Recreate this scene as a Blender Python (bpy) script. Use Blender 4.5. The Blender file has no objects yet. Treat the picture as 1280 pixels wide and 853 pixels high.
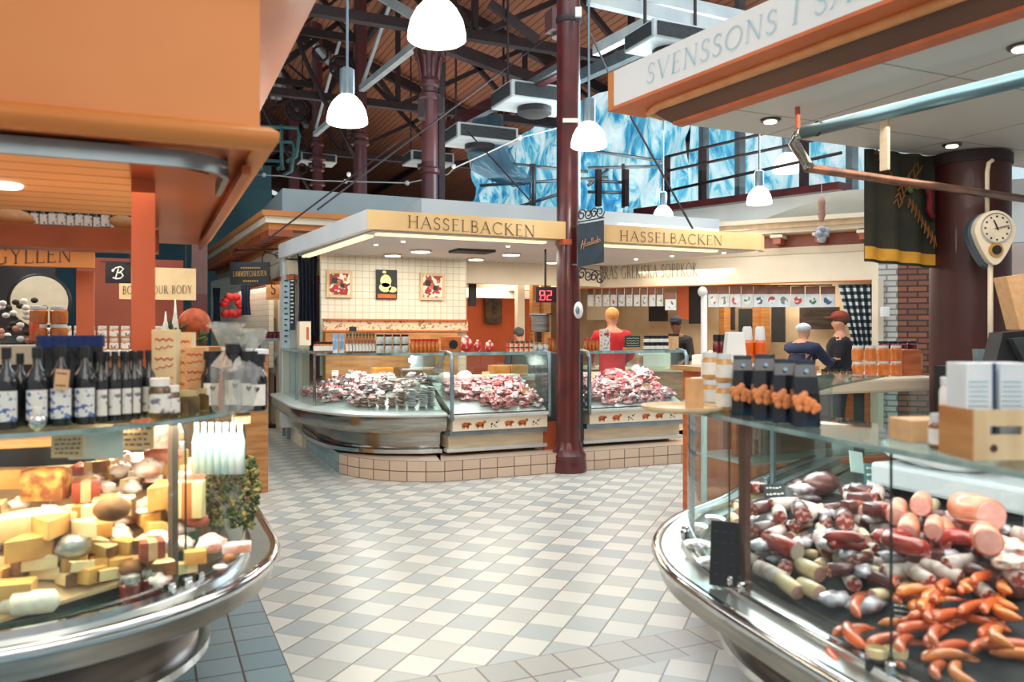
import bpy, bmesh, math, random
from mathutils import Vector, Matrix
R = random.Random(7)
SC = bpy.context.scene
COL = SC.collection
# ---------------------------------------------------------------- survey helpers
F, HY, EYE = 1010.0, 415.0, 1.577
YAW = math.radians(24.2); CY, SY = math.cos(YAW), math.sin(YAW)
def ray(px):
    a = (px-640)/F
    return CY*a+SY, -SY*a+CY
def P(px, py, d):
    x, y = ray(px); return Vector((x*d, y*d, EYE+(HY-py)/F*d))
def Pz(px, py, z): return P(px, py, (EYE-z)*F/(py-HY))
def Pv(px, py, v): return P(px, py, v/ray(px)[1])
def Pu(px, py, u): return P(px, py, u/ray(px)[0])
# ---------------------------------------------------------------- materials
def _new(name):
    m = bpy.data.materials.new(name); m.use_nodes = True
    nt = m.node_tree; b = nt.nodes['Principled BSDF']; return m, nt, b
def lin(c):
    return tuple(((x/255)/12.92 if x/255 <= .04045 else ((x/255+.055)/1.055)**2.4) for x in c)+(1,)
def mat(name, c, rough=.5, metal=0, c2=None, scale=8, bump=0, emit=0, coat=0, stretch=None, detail=3, contrast=(.35,.65), spec=None):
    m, nt, b = _new(name); N, L = nt.nodes, nt.links
    b.inputs['Roughness'].default_value = rough; b.inputs['Metallic'].default_value = metal
    if coat: b.inputs['Coat Weight'].default_value = coat
    if spec is not None: b.inputs['Specular IOR Level'].default_value = spec
    c1 = lin(c)
    if c2 is None: c2 = tuple(int(x*.9) for x in c)
    tc = N.new('ShaderNodeTexCoord'); no = N.new('ShaderNodeTexNoise'); no.inputs['Scale'].default_value = scale
    no.inputs['Detail'].default_value = detail
    src = tc.outputs['Object']
    if stretch:
        mp = N.new('ShaderNodeMapping'); mp.inputs['Scale'].default_value = stretch
        L.new(src, mp.inputs['Vector']); src = mp.outputs['Vector']
    L.new(src, no.inputs['Vector'])
    cr = N.new('ShaderNodeValToRGB'); cr.color_ramp.elements[0].position = contrast[0]; cr.color_ramp.elements[1].position = contrast[1]
    cr.color_ramp.elements[0].color = c1; cr.color_ramp.elements[1].color = lin(c2)
    L.new(no.outputs['Fac'], cr.inputs['Fac']); L.new(cr.outputs['Color'], b.inputs['Base Color'])
    if emit:
        L.new(cr.outputs['Color'], b.inputs['Emission Color']); b.inputs['Emission Strength'].default_value = emit
    if bump:
        bp = N.new('ShaderNodeBump'); bp.inputs['Strength'].default_value = bump; bp.inputs['Distance'].default_value = .01
        L.new(no.outputs['Fac'], bp.inputs['Height']); L.new(bp.outputs['Normal'], b.inputs['Normal'])
    return m
def glassmat(name, tint=(225,242,240), ior=1.45, rough=0.02, dirt=.03, refl=1.0):
    m = bpy.data.materials.new(name); m.use_nodes = True; nt = m.node_tree; N, L = nt.nodes, nt.links; N.clear()
    out = N.new('ShaderNodeOutputMaterial'); tr = N.new('ShaderNodeBsdfTransparent'); tr.inputs['Color'].default_value = lin(tint)
    gl = N.new('ShaderNodeBsdfGlossy'); gl.inputs['Roughness'].default_value = rough; gl.inputs['Color'].default_value = (refl,refl,refl,1)
    ge = N.new('ShaderNodeNewGeometry'); dt = N.new('ShaderNodeVectorMath'); dt.operation = 'DOT_PRODUCT'; L.new(ge.outputs['Normal'], dt.inputs[0]); L.new(ge.outputs['Incoming'], dt.inputs[1])
    def mt(op, a_, b_):
        q = N.new('ShaderNodeMath'); q.operation = op
        for i_, v_ in enumerate((a_, b_)):
            if v_ is None: continue
            if isinstance(v_,(int,float)): q.inputs[i_].default_value = v_
            else: L.new(v_, q.inputs[i_])
        return q.outputs[0]
    fz_ = mt('MINIMUM', mt('ADD', mt('MULTIPLY', mt('POWER', mt('SUBTRACT', 1.0, mt('ABSOLUTE', dt.outputs['Value'], None)), 5.0), .75), .06), .55)
    df = N.new('ShaderNodeBsdfDiffuse'); df.inputs['Color'].default_value = lin(tint)
    a = N.new('ShaderNodeMixShader'); b = N.new('ShaderNodeMixShader')
    no = N.new('ShaderNodeTexNoise'); no.inputs['Scale'].default_value = 3; mu = N.new('ShaderNodeMath'); mu.operation='MULTIPLY'; mu.inputs[1].default_value = dirt*2
    L.new(no.outputs['Fac'], mu.inputs[0]); L.new(mu.outputs[0], a.inputs[0])
    L.new(tr.outputs[0], a.inputs[1]); L.new(df.outputs[0], a.inputs[2])
    L.new(fz_, b.inputs[0]); L.new(a.outputs[0], b.inputs[1]); L.new(gl.outputs[0], b.inputs[2]); L.new(b.outputs[0], out.inputs[0])
    return m
def tilemat(name, c1, c2, cg, sx, sy, mortar=.02, rough=.3, off=0.0, use='Object', rot=(0,0,0), c3=None, bump=.3):
    m, nt, b = _new(name); N, L = nt.nodes, nt.links
    tc = N.new('ShaderNodeTexCoord'); mp = N.new('ShaderNodeMapping'); mp.inputs['Rotation'].default_value = rot
    L.new(tc.outputs[use], mp.inputs['Vector'])
    br = N.new('ShaderNodeTexBrick'); br.offset = off; br.inputs['Scale'].default_value = 1
    br.inputs['Brick Width'].default_value = sx; br.inputs['Row Height'].default_value = sy; br.inputs['Mortar Size'].default_value = mortar
    br.inputs['Mortar Smooth'].default_value = .2
    br.inputs['Color1'].default_value = lin(c1); br.inputs['Color2'].default_value = lin(c2); br.inputs['Mortar'].default_value = lin(cg)
    L.new(mp.outputs[0], br.inputs['Vector']); L.new(br.outputs['Color'], b.inputs['Base Color'])
    bp = N.new('ShaderNodeBump'); bp.inputs['Strength'].default_value = bump; bp.inputs['Distance'].default_value = .004; bp.invert = True
    L.new(br.outputs['Fac'], bp.inputs['Height']); L.new(bp.outputs[0], b.inputs['Normal'])
    b.inputs['Roughness'].default_value = rough
    return m
# ---------------------------------------------------------------- mesh builder
class MB:
    def __init__(s): s.bm = bmesh.new()
    def face(s, pts):
        vs = [s.bm.verts.new(p) for p in pts]
        try: return s.bm.faces.new(vs)
        except ValueError: return None
    def box(s, c, d, rz=0, M=None, bev=0):
        r = bmesh.ops.create_cube(s.bm, size=1)
        m = Matrix.Translation(c) @ Matrix.Rotation(rz,4,'Z') @ Matrix.Diagonal((*d,1))
        if M is not None: m = M @ m
        bmesh.ops.transform(s.bm, matrix=m, verts=r['verts'])
        if bev:
            es = list({e for v in r['verts'] for e in v.link_edges})
            bmesh.ops.bevel(s.bm, geom=es, offset=bev, segments=2, affect='EDGES', profile=.6)
        return s
    def bb(s, x0, x1, y0, y1, z0, z1, bev=0): return s.box(((x0+x1)/2,(y0+y1)/2,(z0+z1)/2),(abs(x1-x0),abs(y1-y0),abs(z1-z0)),bev=bev)
    def beam(s, a, b, w, h=None, up=Vector((0,0,1))):
        a, b = Vector(a), Vector(b); h = h or w; d = b-a
        if d.length < 1e-6: return s
        z = d.normalized(); 
        if abs(z.dot(up)) > .99: up = Vector((1,0,0))
        x = z.cross(up).normalized(); y = x.cross(z).normalized()
        M = Matrix.Translation((a+b)/2) @ Matrix((x,y,z)).transposed().to_4x4()
        return s.box((0,0,0),(w,h,d.length),M=M)
    def tube(s, pts, r, n=8, cap=True, closed=False):
        pts = [Vector(p) for p in pts]; rs = r if isinstance(r,(list,tuple)) else [r]*len(pts)
        rings = []; prev = None
        for i, p in enumerate(pts):
            if closed: t = (pts[(i+1)%len(pts)]-pts[i-1])
            else: t = (pts[min(i+1,len(pts)-1)]-pts[max(i-1,0)])
            t.normalize()
            if prev is None:
                u = Vector((0,0,1)) if abs(t.z) < .9 else Vector((1,0,0)); x = t.cross(u).normalized()
            else:
                x = prev - t*prev.dot(t)
                x = x.normalized() if x.length > 1e-5 else t.orthogonal().normalized()
            prev = x; y = t.cross(x)
            rings.append([s.bm.verts.new(p+rs[i]*(math.cos(k*math.tau/n)*x+math.sin(k*math.tau/n)*y)) for k in range(n)])
        m = len(rings)
        for i in range(m if closed else m-1):
            A, B = rings[i], rings[(i+1)%m]
            for k in range(n): s.bm.faces.new((A[k],A[(k+1)%n],B[(k+1)%n],B[k]))
        if cap and not closed:
            s.bm.faces.new(rings[0][::-1]); s.bm.faces.new(rings[-1])
        return s
    def lathe(s, c, prof, n=16, M=None, sq=1.0):
        c = Vector(c); rings = []
        for r, z in prof:
            rings.append([s.bm.verts.new((max(r,1e-4)*math.cos(k*math.tau/n), sq*max(r,1e-4)*math.sin(k*math.tau/n), z)) for k in range(n)])
        for A, B in zip(rings, rings[1:]):
            for k in range(n): s.bm.faces.new((A[k],A[(k+1)%n],B[(k+1)%n],B[k]))
        s.bm.faces.new(rings[0][::-1]); s.bm.faces.new(rings[-1])
        m = Matrix.Translation(c) if M is None else Matrix.Translation(c)@M
        bmesh.ops.transform(s.bm, matrix=m, verts=[v for q in rings for v in q])
        return s
    def ball(s, c, d, n=10, rz=0, M=None):
        r = bmesh.ops.create_uvsphere(s.bm, u_segments=n, v_segments=max(6,n*2//3), radius=.5)
        m = Matrix.Translation(c) @ (M if M is not None else Matrix.Rotation(rz,4,'Z')) @ Matrix.Diagonal((*d,1))
        bmesh.ops.transform(s.bm, matrix=m, verts=r['verts']); return s
    def prism(s, poly, z0, z1):
        a = [s.bm.verts.new((x,y,z0)) for x,y in poly]; b = [s.bm.verts.new((x,y,z1)) for x,y in poly]
        n = len(poly); s.bm.faces.new(a[::-1]); s.bm.faces.new(b)
        for i in range(n): s.bm.faces.new((a[i],a[(i+1)%n],b[(i+1)%n],b[i]))
        return s
    def ext(s, pts, off):
        """extrude a planar polygon by vector off"""
        off = Vector(off); a = [s.bm.verts.new(Vector(p)) for p in pts]; b = [s.bm.verts.new(Vector(p)+off) for p in pts]; n = len(pts)
        s.bm.faces.new(a[::-1]); s.bm.faces.new(b)
        for i in range(n): s.bm.faces.new((a[i],a[(i+1)%n],b[(i+1)%n],b[i]))
        return s
    def sweep(s, path, prof, closedprof=True, caps=True):
        """prof = [(outward offset, z)]; outward is to the right of travel"""
        path = [Vector(p[:2]) for p in path]; n = len(path); nr = []
        for i in range(n):
            t0 = (path[i]-path[i-1]).normalized() if i else None
            t1 = (path[i+1]-path[i]).normalized() if i < n-1 else None
            if t0 is None: m = Vector((t1.y,-t1.x))
            elif t1 is None: m = Vector((t0.y,-t0.x))
            else:
                n0 = Vector((t0.y,-t0.x)); n1 = Vector((t1.y,-t1.x)); m = n0+n1; m = m/max(m.dot(n0),.3)
            nr.append(m)
        rings = [[s.bm.verts.new((p.x+m.x*o, p.y+m.y*o, z)) for o, z in prof] for p, m in zip(path, nr)]
        k = len(prof)
        for A, B in zip(rings, rings[1:]):
            for j in range(k if closedprof else k-1):
                s.bm.faces.new((A[j],A[(j+1)%k],B[(j+1)%k],B[j]))
        if closedprof and caps: s.bm.faces.new(rings[0][::-1]); s.bm.faces.new(rings[-1])
        return s
    def build(s, name, m, parent=None, smooth=False, loc=None, rot=None, recalc=True):
        if recalc: bmesh.ops.recalc_face_normals(s.bm, faces=s.bm.faces)
        me = bpy.data.meshes.new(name); 
        if smooth:
            for f in s.bm.faces: f.smooth = True
            if smooth == 'auto':
                for e in s.bm.edges:
                    if len(e.link_faces) == 2 and e.calc_face_angle(0) > .6: e.smooth = False
        s.bm.to_mesh(me); s.bm.free()
        ms = m if isinstance(m,(list,tuple)) else [m]
        for q in ms: me.materials.append(q)
        o = bpy.data.objects.new(name, me); COL.objects.link(o)
        if parent is not None:
            o.parent = parent
            if parent.type != 'EMPTY' or True:
                o.matrix_parent_inverse = parent_world(parent).inverted()
        if loc: o.location = loc
        if rot: o.rotation_euler = rot
        return o
def parent_world(p):
    m = p.matrix_basis.copy()
    if p.parent: m = parent_world(p.parent) @ p.matrix_parent_inverse @ m
    return m
def tag(o, label, cat, group=None, kind=None):
    o['label'] = label; o['category'] = cat
    if group: o['group'] = group
    if kind: o['kind'] = kind
    return o
def thing(name, label, cat, loc=(0,0,0), group=None, rz=0):
    o = bpy.data.objects.new(name, None); COL.objects.link(o); o.location = loc; o.rotation_euler = (0,0,rz); o.empty_display_size = .1
    return tag(o, label, cat, group)
def struct(o): o['kind'] = 'structure'; return o
KIDS = {}
def kids(o):
    return [c for c in COL.objects if c.parent == o]
def dup(o, loc, rot=None, scale=None, label=None, group=None, parent=None, cache={}):
    """copy of a thing with copies of its parts and sub-parts"""
    if o.name not in cache: cache[o.name] = [(c, kids(c)) for c in kids(o)]
    r = o.copy(); COL.objects.link(r); r.location = loc
    if rot is not None: r.rotation_euler = rot if isinstance(rot,(tuple,list)) else (0,0,rot)
    if scale is not None: r.scale = scale if isinstance(scale,(tuple,list)) else (scale,)*3
    if label: r['label'] = label
    if group: r['group'] = group
    for ch, gs in cache[o.name]:
        c = ch.copy(); COL.objects.link(c); c.parent = r
        for g in gs:
            d = g.copy(); COL.objects.link(d); d.parent = c
    return r
class Set:
    """place copies of prototypes; the first placement moves the prototype itself"""
    def __init__(s, proto): s.p = proto; s.used = False; s.first = None
    def put(s, loc, rot=None, scale=None, label=None, group=None):
        if rot == 'cam': rot = (0,0,-math.atan2(loc[0],loc[1]))
        if not s.used:
            s.used = True
            dup.__defaults__[-1].setdefault(s.p.name, [(c, kids(c)) for c in kids(s.p)])
            o = s.p; o.location = loc
            if rot is not None: o.rotation_euler = rot if isinstance(rot,(tuple,list)) else (0,0,rot)
            if scale is not None: o.scale = scale if isinstance(scale,(tuple,list)) else (scale,)*3
            if label: o['label'] = label
            if group: o['group'] = group
            return o
        if 'group' in s.p.keys() and not group: group = s.p['group']
        o = dup(s.p, loc, rot if rot is not None else (0,0,0), scale if scale is not None else 1.0, label, group)
        if not group and 'group' in o.keys(): del o['group']
        return o
def arc(cx, cy, r, a0, a1, n=10, ry=None):
    ry = ry or r
    return [(cx+r*math.cos(math.radians(a0+(a1-a0)*i/n)), cy+ry*math.sin(math.radians(a0+(a1-a0)*i/n))) for i in range(n+1)]
def offset(path, o):
    path = [Vector(p[:2]) for p in path]; out = []
    for i in range(len(path)):
        t0 = (path[i]-path[i-1]).normalized() if i else None
        t1 = (path[i+1]-path[i]).normalized() if i < len(path)-1 else None
        if t0 is None: m = Vector((t1.y,-t1.x))
        elif t1 is None: m = Vector((t0.y,-t0.x))
        else:
            n0 = Vector((t0.y,-t0.x)); n1 = Vector((t1.y,-t1.x)); m = n0+n1; m = m/max(m.dot(n0),.3)
        out.append((path[i].x+m.x*o, path[i].y+m.y*o))
    return out
def smooth_path(pts, k=6):
    """Catmull-Rom through the points"""
    pts = [Vector(p[:2]) for p in pts]; q = [2*pts[0]-pts[1]]+pts+[2*pts[-1]-pts[-2]]; out = []
    for i in range(1, len(q)-2):
        for j in range(k):
            t = j/k; a,b,c,d = q[i-1],q[i],q[i+1],q[i+2]
            p = .5*((2*b)+(c-a)*t+(2*a-5*b+4*c-d)*t*t+(3*b-a-3*c+d)*t**3); out.append((p.x,p.y))
    out.append((pts[-1].x,pts[-1].y)); return out
def along(path, s0):
    path = [Vector(p[:2]) for p in path]
    for a, b in zip(path, path[1:]):
        L = (b-a).length
        if s0 <= L: 
            t = (b-a)/L; return a+t*s0, t, Vector((t.y,-t.x))
        s0 -= L
    t = (path[-1]-path[-2]).normalized(); return path[-1], t, Vector((t.y,-t.x))
def plen(path): return sum((Vector(b[:2])-Vector(a[:2])).length for a, b in zip(path, path[1:]))
# ---------------------------------------------------------------- serif lettering
def _a(cx, cy, rx, ry, a0, a1, n=10): return [(cx+rx*math.cos(math.radians(a0+(a1-a0)*i/n)), cy+ry*math.sin(math.radians(a0+(a1-a0)*i/n))) for i in range(n+1)]
T, t_ = .085, .042
def _st(x, w=T): return ([(x,0),(x,1)], w)
def _sf(x, y, h=.1): return ([(x-h,y),(x+h,y)], .035)
GL = {
 'H': (.8, [_st(.15),_st(.65),([(.15,.52),(.65,.52)],t_),_sf(.15,.017),_sf(.15,.983),_sf(.65,.017),_sf(.65,.983)]),
 'A': (.78, [([(.08,0),(.4,1)],t_),([(.38,1),(.7,0)],T),([(.2,.35),(.58,.35)],t_),_sf(.07,.017,.08),_sf(.7,.017,.09)]),
 'S': (.55, [(_a(.27,.75,.17,.23,20,270,9)+_a(.27,.26,.19,.25,90,-150,9),.07),([(.44,.95),(.44,.8)],.03),([(.08,.05),(.08,.22)],.03)]),
 'E': (.6, [_st(.15),([(.15,.982),(.5,.982)],.036),([(.15,.52),(.43,.52)],.036),([(.15,.018),(.54,.018)],.036),([(.5,1),(.5,.86)],.03),([(.43,.6),(.43,.44)],.03),([(.54,0),(.54,.15)],.03),_sf(.12,.982,.06),_sf(.12,.018,.06)]),
 'L': (.57, [_st(.15),([(.15,.018),(.54,.018)],.036),([(.54,0),(.54,.17)],.03),_sf(.15,.983),_sf(.1,.017,.05)]),
 'B': (.65, [_st(.15),([(.15,.982)]+_a(.33,.76,.17,.222,90,-90,8)+[(.15,.538)],.055),([(.15,.52)]+_a(.36,.27,.2,.25,90,-90,8)+[(.15,.018)],.06),_sf(.1,.983,.05),_sf(.1,.017,.05)]),
 'C': (.8, [(_a(.47,.5,.38,.49,50,310,16),.065),([(.72,.97),(.72,.8)],.03),([(.72,.03),(.72,.2)],.03)]),
 'K': (.74, [_st(.15),([(.18,.48),(.56,1)],t_),([(.26,.56),(.68,0)],T),_sf(.15,.983),_sf(.15,.017),_sf(.56,.983,.08),_sf(.7,.017,.08)]),
 'N': (.85, [_st(.15,t_),_st(.7,t_),([(.13,1),(.7,0)],T),_sf(.1,.983,.08),_sf(.15,.017,.09),_sf(.7,.983,.09)]),
 'G': (.85, [(_a(.47,.5,.38,.49,50,300,16),.065),([(.72,.97),(.72,.8)],.03),([(.7,.05),(.7,.42)],T),_sf(.68,.43,.1)]),
 'Y': (.72, [([(.06,1),(.36,.48)],T),([(.36,.48),(.66,1)],t_),([(.36,.5),(.36,0)],T),_sf(.08,.983,.09),_sf(.64,.983,.08),_sf(.36,.017)]),
 'V': (.76, [([(.06,1),(.38,0)],T),([(.38,0),(.7,1)],t_),_sf(.08,.983,.09),_sf(.68,.983,.08)]),
 'O': (.9, [(_a(.45,.5,.37,.49,0,360,22),.065)]),
 'I': (.32, [_st(.16),_sf(.16,.983),_sf(.16,.017)]),
 'D': (.82, [_st(.15),([(.15,.982)]+_a(.35,.5,.38,.482,90,-90,14)+[(.15,.018)],.06),_sf(.1,.983,.05),_sf(.1,.017,.05)]),
 'R': (.72, [_st(.15),([(.15,.982)]+_a(.34,.75,.18,.232,90,-90,8)+[(.15,.51)],.055),([(.33,.5),(.66,0)],T),_sf(.1,.983,.05),_sf(.15,.017),_sf(.68,.017,.07)]),
 'P': (.62, [_st(.15),([(.15,.982)]+_a(.34,.73,.19,.252,90,-90,8)+[(.15,.475)],.055),_sf(.1,.983,.05),_sf(.15,.017)]),
 'U': (.82, [([(.15,1),(.15,.35)]+_a(.41,.33,.26,.32,180,360,10)+[(.67,1)],.06),_sf(.15,.983),_sf(.67,.983)]),
 'M': (.95, [_st(.15,t_),_st(.78,T),([(.15,1),(.46,.1)],T),([(.46,.1),(.78,1)],t_),_sf(.15,.017),_sf(.78,.017)]),
 'T': (.68, [_st(.34),([(.04,.982),(.64,.982)],.036),([(.04,1),(.04,.85)],.03),([(.64,1),(.64,.85)],.03),_sf(.34,.017)]),
 'X': (.75, [([(.08,1),(.66,0)],T),([(.64,1),(.08,0)],t_),_sf(.1,.983,.08),_sf(.64,.983,.08),_sf(.1,.017,.08),_sf(.66,.017,.08)]),
 ' ': (.42, []),
}
GL['Ö'] = (.9, GL['O'][1]+[([(.29,1.12),(.35,1.12)],.07),([(.55,1.12),(.61,1.12)],.07)])
def twidth(s, gap=.07): return sum(GL[c][0]+gap for c in s)-gap
def strokes(mb, pts, w, O, U, V, h, off):
    pts = [Vector(p) for p in pts]; n = len(pts); L, Rr = [], []
    for i in range(n):
        t = (pts[min(i+1,n-1)]-pts[max(i-1,0)])
        t = t.normalized() if t.length > 1e-9 else Vector((1,0)); m = Vector((-t.y,t.x))*w/2
        L.append(pts[i]+m); Rr.append(pts[i]-m)
    to = lambda q: O+off+U*(q.x*h)+V*(q.y*h)
    for i in range(n-1): mb.face([to(L[i]),to(L[i+1]),to(Rr[i+1]),to(Rr[i])])
def lettering(name, s, O, end, h, m, parent=None, up=Vector((0,0,1)), nrm=None, bold=1.0, eps=.004, slant=0):
    """s written from point O to point end (baseline), cap height h"""
    O, end = Vector(O), Vector(end); U = (end-O).normalized(); W = (end-O).length
    sx = W/(twidth(s)*h); V = up.normalized()
    if nrm is None: nrm = U.cross(V)
    off = nrm.normalized()*eps; mb = MB(); x = 0
    for c in s:
        w, st = GL[c]
        for pts, wd in st:
            strokes(mb, [((x+p[0])*sx+slant*p[1], p[1]) for p in pts], wd*bold, O, U, V, h, off)
        x += w+.07
    return mb.build(name, m, parent, recalc=False)
# ================================================================ materials
M = {}
M['cream'] = mat('cream_paint',(236,224,200),.5,c2=(228,214,188),scale=2)
M['sand'] = mat('sand_fascia_paint',(226,190,134),.45,c2=(216,178,122),scale=2)
M['white'] = mat('white_paint',(232,234,232),.5,c2=(222,226,226),scale=2)
M['grey_wall'] = mat('grey_blue_wall',(150,166,170),.7,c2=(138,156,162),scale=1)
M['teal_wall'] = mat('teal_wall',(70,118,130),.7,c2=(54,100,114),scale=1)
M['orange'] = mat('orange_paint',(206,132,66),.5,c2=(198,122,60),scale=1.2)
M['orange_dark'] = mat('orange_copper_lacquer',(176,92,52),.35,c2=(150,72,44),scale=2)
M['terracotta'] = mat('terracotta_paint',(196,98,60),.55,c2=(182,88,54),scale=2)
M['maroon'] = mat('maroon_iron',(92,28,26),.32,c2=(70,22,24),scale=5,coat=.3)
M['iron'] = mat('dark_iron',(40,30,36),.55,c2=(52,36,38),scale=6)
M['iron_mix'] = mat('violet_brown_iron',(84,52,58),.4,c2=(96,46,46),scale=3,coat=.2)
M['beam_white'] = mat('white_steel_beam',(196,208,210),.5,c2=(176,190,196),scale=3)
M['steel'] = mat('brushed_steel',(176,172,164),.2,1,c2=(150,146,140),scale=3,stretch=(1,1,12))
M['steel_dark'] = mat('dark_steel',(110,100,94),.3,1,c2=(84,76,72),scale=3,stretch=(1,1,6))
M['chrome'] = mat('chrome',(214,216,216),.1,1,c2=(200,204,206),scale=4)
M['alu'] = mat('blue_grey_aluminium',(150,168,176),.32,.7,c2=(128,148,158),scale=4)
M['ledge'] = mat('pale_metal_ledge',(214,218,214),.3,.25,c2=(196,204,202),scale=4)
M['cream_metal'] = mat('cream_metal_panel',(222,206,176),.35,c2=(208,190,160),scale=3,stretch=(1,1,8))
M['black'] = mat('black_plastic',(22,24,28),.45,c2=(30,32,36))
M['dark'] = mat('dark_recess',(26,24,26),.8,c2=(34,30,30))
M['slate'] = mat('slate_board',(40,48,52),.7,c2=(52,60,64),scale=20)
M['navy'] = mat('navy_cloth',(26,34,52),.9,c2=(36,46,66),scale=12)
M['glass'] = glassmat('counter_glass',(228,242,240),dirt=.02,refl=.8)
M['glass_edge'] = mat('green_glass_edge',(150,176,176),.15,c2=(104,134,134),scale=10)
M['fledge'] = mat('grey_steel_ledge',(168,176,172),.28,.75,c2=(150,158,156),scale=3)
M['shelf_glass'] = glassmat('glass_shelf',(206,226,224),dirt=.05,refl=.8)
M['bottle_glass'] = mat('dark_bottle_glass',(16,20,24),.12,c2=(24,28,32),coat=.5)
M['paper'] = mat('white_card',(238,236,228),.7,c2=(226,222,212),scale=30)
M['kraft'] = mat('kraft_card',(222,178,132),.75,c2=(210,164,116),scale=30)
M['wood'] = mat('pine_wood',(196,142,86),.55,c2=(170,112,60),scale=3,stretch=(1,1,9),bump=.1)
M['wood_pale'] = mat('pale_crate_wood',(222,198,158),.6,c2=(204,176,134),scale=3,stretch=(6,1,1))
M['wood_orange'] = mat('orange_varnished_wood',(206,112,54),.4,c2=(180,86,40),scale=3,stretch=(1,1,6))
M['gold'] = mat('gold_lettering',(206,160,84),.4,.3,c2=(184,138,66))
M['ink'] = mat('brown_ink',(84,62,50),.7,c2=(70,52,44))
M['ink_grey'] = mat('grey_relief_lettering',(150,146,140),.6,c2=(132,128,124))
M['ink_blue'] = mat('pale_blue_lettering',(176,206,214),.5,c2=(160,196,208))
M['red'] = mat('bright_red',(206,30,34),.5,c2=(180,22,28),scale=10)
M['lamp'] = mat('glowing_opal_glass',(255,250,240),.3,c2=(255,248,236),emit=3.2)
M['tube'] = mat('glowing_light_strip',(255,226,170),.5,c2=(255,220,160),emit=1.5)
M['spot'] = mat('glowing_spot_lens',(255,250,235),.5,c2=(255,246,225),emit=6)
M['led'] = mat('red_led_digits',(255,60,70),.5,c2=(255,70,80),emit=5)
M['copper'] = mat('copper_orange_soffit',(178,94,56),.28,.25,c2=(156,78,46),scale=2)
M['planks'] = tilemat('roof_planks',(168,110,80),(150,98,72),(84,54,42),30,.14,.012,.7,off=.3,rot=(0,0,math.radians(90)))
M['planks2'] = tilemat('pale_roof_planks',(190,204,206),(170,188,192),(96,110,116),30,.22,.02,.7,off=.3,rot=(0,0,math.radians(90)))
# ================================================================ floor
def floormat():
    m, nt, b = _new('floor_tiles'); N, L = nt.nodes, nt.links
    tc = N.new('ShaderNodeTexCoord'); sp = N.new('ShaderNodeSeparateXYZ'); L.new(tc.outputs['Object'], sp.inputs[0])
    def mth(op, a, c=None, d=None):
        n = N.new('ShaderNodeMath'); n.operation = op
        for i, q in enumerate((a, c, d)):
            if q is None: continue
            if isinstance(q,(int,float)): n.inputs[i].default_value = q
            else: L.new(q, n.inputs[i])
        return n.outputs[0]
    X, Y = sp.outputs[0], sp.outputs[1]
    x0 = mth('SUBTRACT', X, .598); y0 = mth('SUBTRACT', Y, 3.81)
    A = mth('MULTIPLY', mth('ADD', x0, y0), .70711/.2); B = mth('MULTIPLY', mth('SUBTRACT', x0, y0), .70711/.2)
    def grid(a, bb, wdt):
        fa = mth('FRACT', a); fb = mth('FRACT', bb)
        ea = mth('LESS_THAN', mth('MINIMUM', fa, mth('SUBTRACT', 1, fa)), wdt); eb = mth('LESS_THAN', mth('MINIMUM', fb, mth('SUBTRACT', 1, fb)), wdt)
        ia = mth('FLOOR', a); ib = mth('FLOOR', bb)
        cv = N.new('ShaderNodeCombineXYZ'); L.new(ia, cv.inputs[0]); L.new(ib, cv.inputs[1])
        wn = N.new('ShaderNodeTexWhiteNoise'); wn.noise_dimensions='2D'; L.new(cv.outputs[0], wn.inputs['Vector'])
        par = mth('FLOORED_MODULO', mth('ADD', ia, ib), 2)
        return ea, eb, wn.outputs['Value'], par
    def mixc(f, a, c):
        n = N.new('ShaderNodeMix'); n.data_type='RGBA'
        if isinstance(f,(int,float)): n.inputs[0].default_value = f
        else: L.new(f, n.inputs[0])
        for i, q in ((6,a),(7,c)):
            if isinstance(q, tuple): n.inputs[i].default_value = q
            else: L.new(q, n.inputs[i])
        return n.outputs[2]
    ea, eb, rnd, par = grid(A, B, .022)
    light = mixc(rnd, lin((218,214,202)), lin((204,204,196))); dk = mixc(rnd, lin((166,174,174)), lin((186,186,178)))
    colr = mixc(par, dk, light)
    colr = mixc(ea, colr, mixc(0, lin((168,162,150)), (0,0,0,1)))
    colr = mixc(eb, colr, lin((104,84,74)))
    # border bands, laid square
    c_, d_ = mth('MULTIPLY', mth('SUBTRACT', X, .598), 5), mth('MULTIPLY', mth('SUBTRACT', Y, 3.53), 5)
    ga, gb, r2, p2 = grid(c_, d_, .025)
    bc = mixc(r2, lin((138,160,164)), lin((122,148,156))); bc = mixc(mth('MAXIMUM', ga, gb), bc, lin((66,50,50)))
    inl = mth('MULTIPLY', mth('LESS_THAN', X, .598), mth('GREATER_THAN', X, -.6))
    inb = mth('MULTIPLY', mth('LESS_THAN', Y, 3.53), mth('GREATER_THAN', Y, 3.23))
    bc2 = mixc(r2, lin((178,174,164)), lin((160,160,154))); bc2 = mixc(mth('MAXIMUM', ga, gb), bc2, lin((96,84,76)))
    colr = mixc(inb, colr, bc2)
    colr = mixc(inl, colr, bc)
    no = N.new('ShaderNodeTexNoise'); no.inputs['Scale'].default_value = 1.3; L.new(tc.outputs['Object'], no.inputs['Vector'])
    dirt = mixc(mth('MULTIPLY', no.outputs['Fac'], .25), colr, lin((150,165,172)))
    L.new(dirt, b.inputs['Base Color']); b.inputs['Roughness'].default_value = .3
    bp = N.new('ShaderNodeBump'); bp.inputs['Strength'].default_value = .2; bp.inputs['Distance'].default_value = .003; bp.invert = True
    L.new(mth('MAXIMUM', ea, eb), bp.inputs['Height']); L.new(bp.outputs[0], b.inputs['Normal'])
    return m
struct(MB().bb(-14,26,-3,46,-.1,0).build('floor', floormat()))
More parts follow.
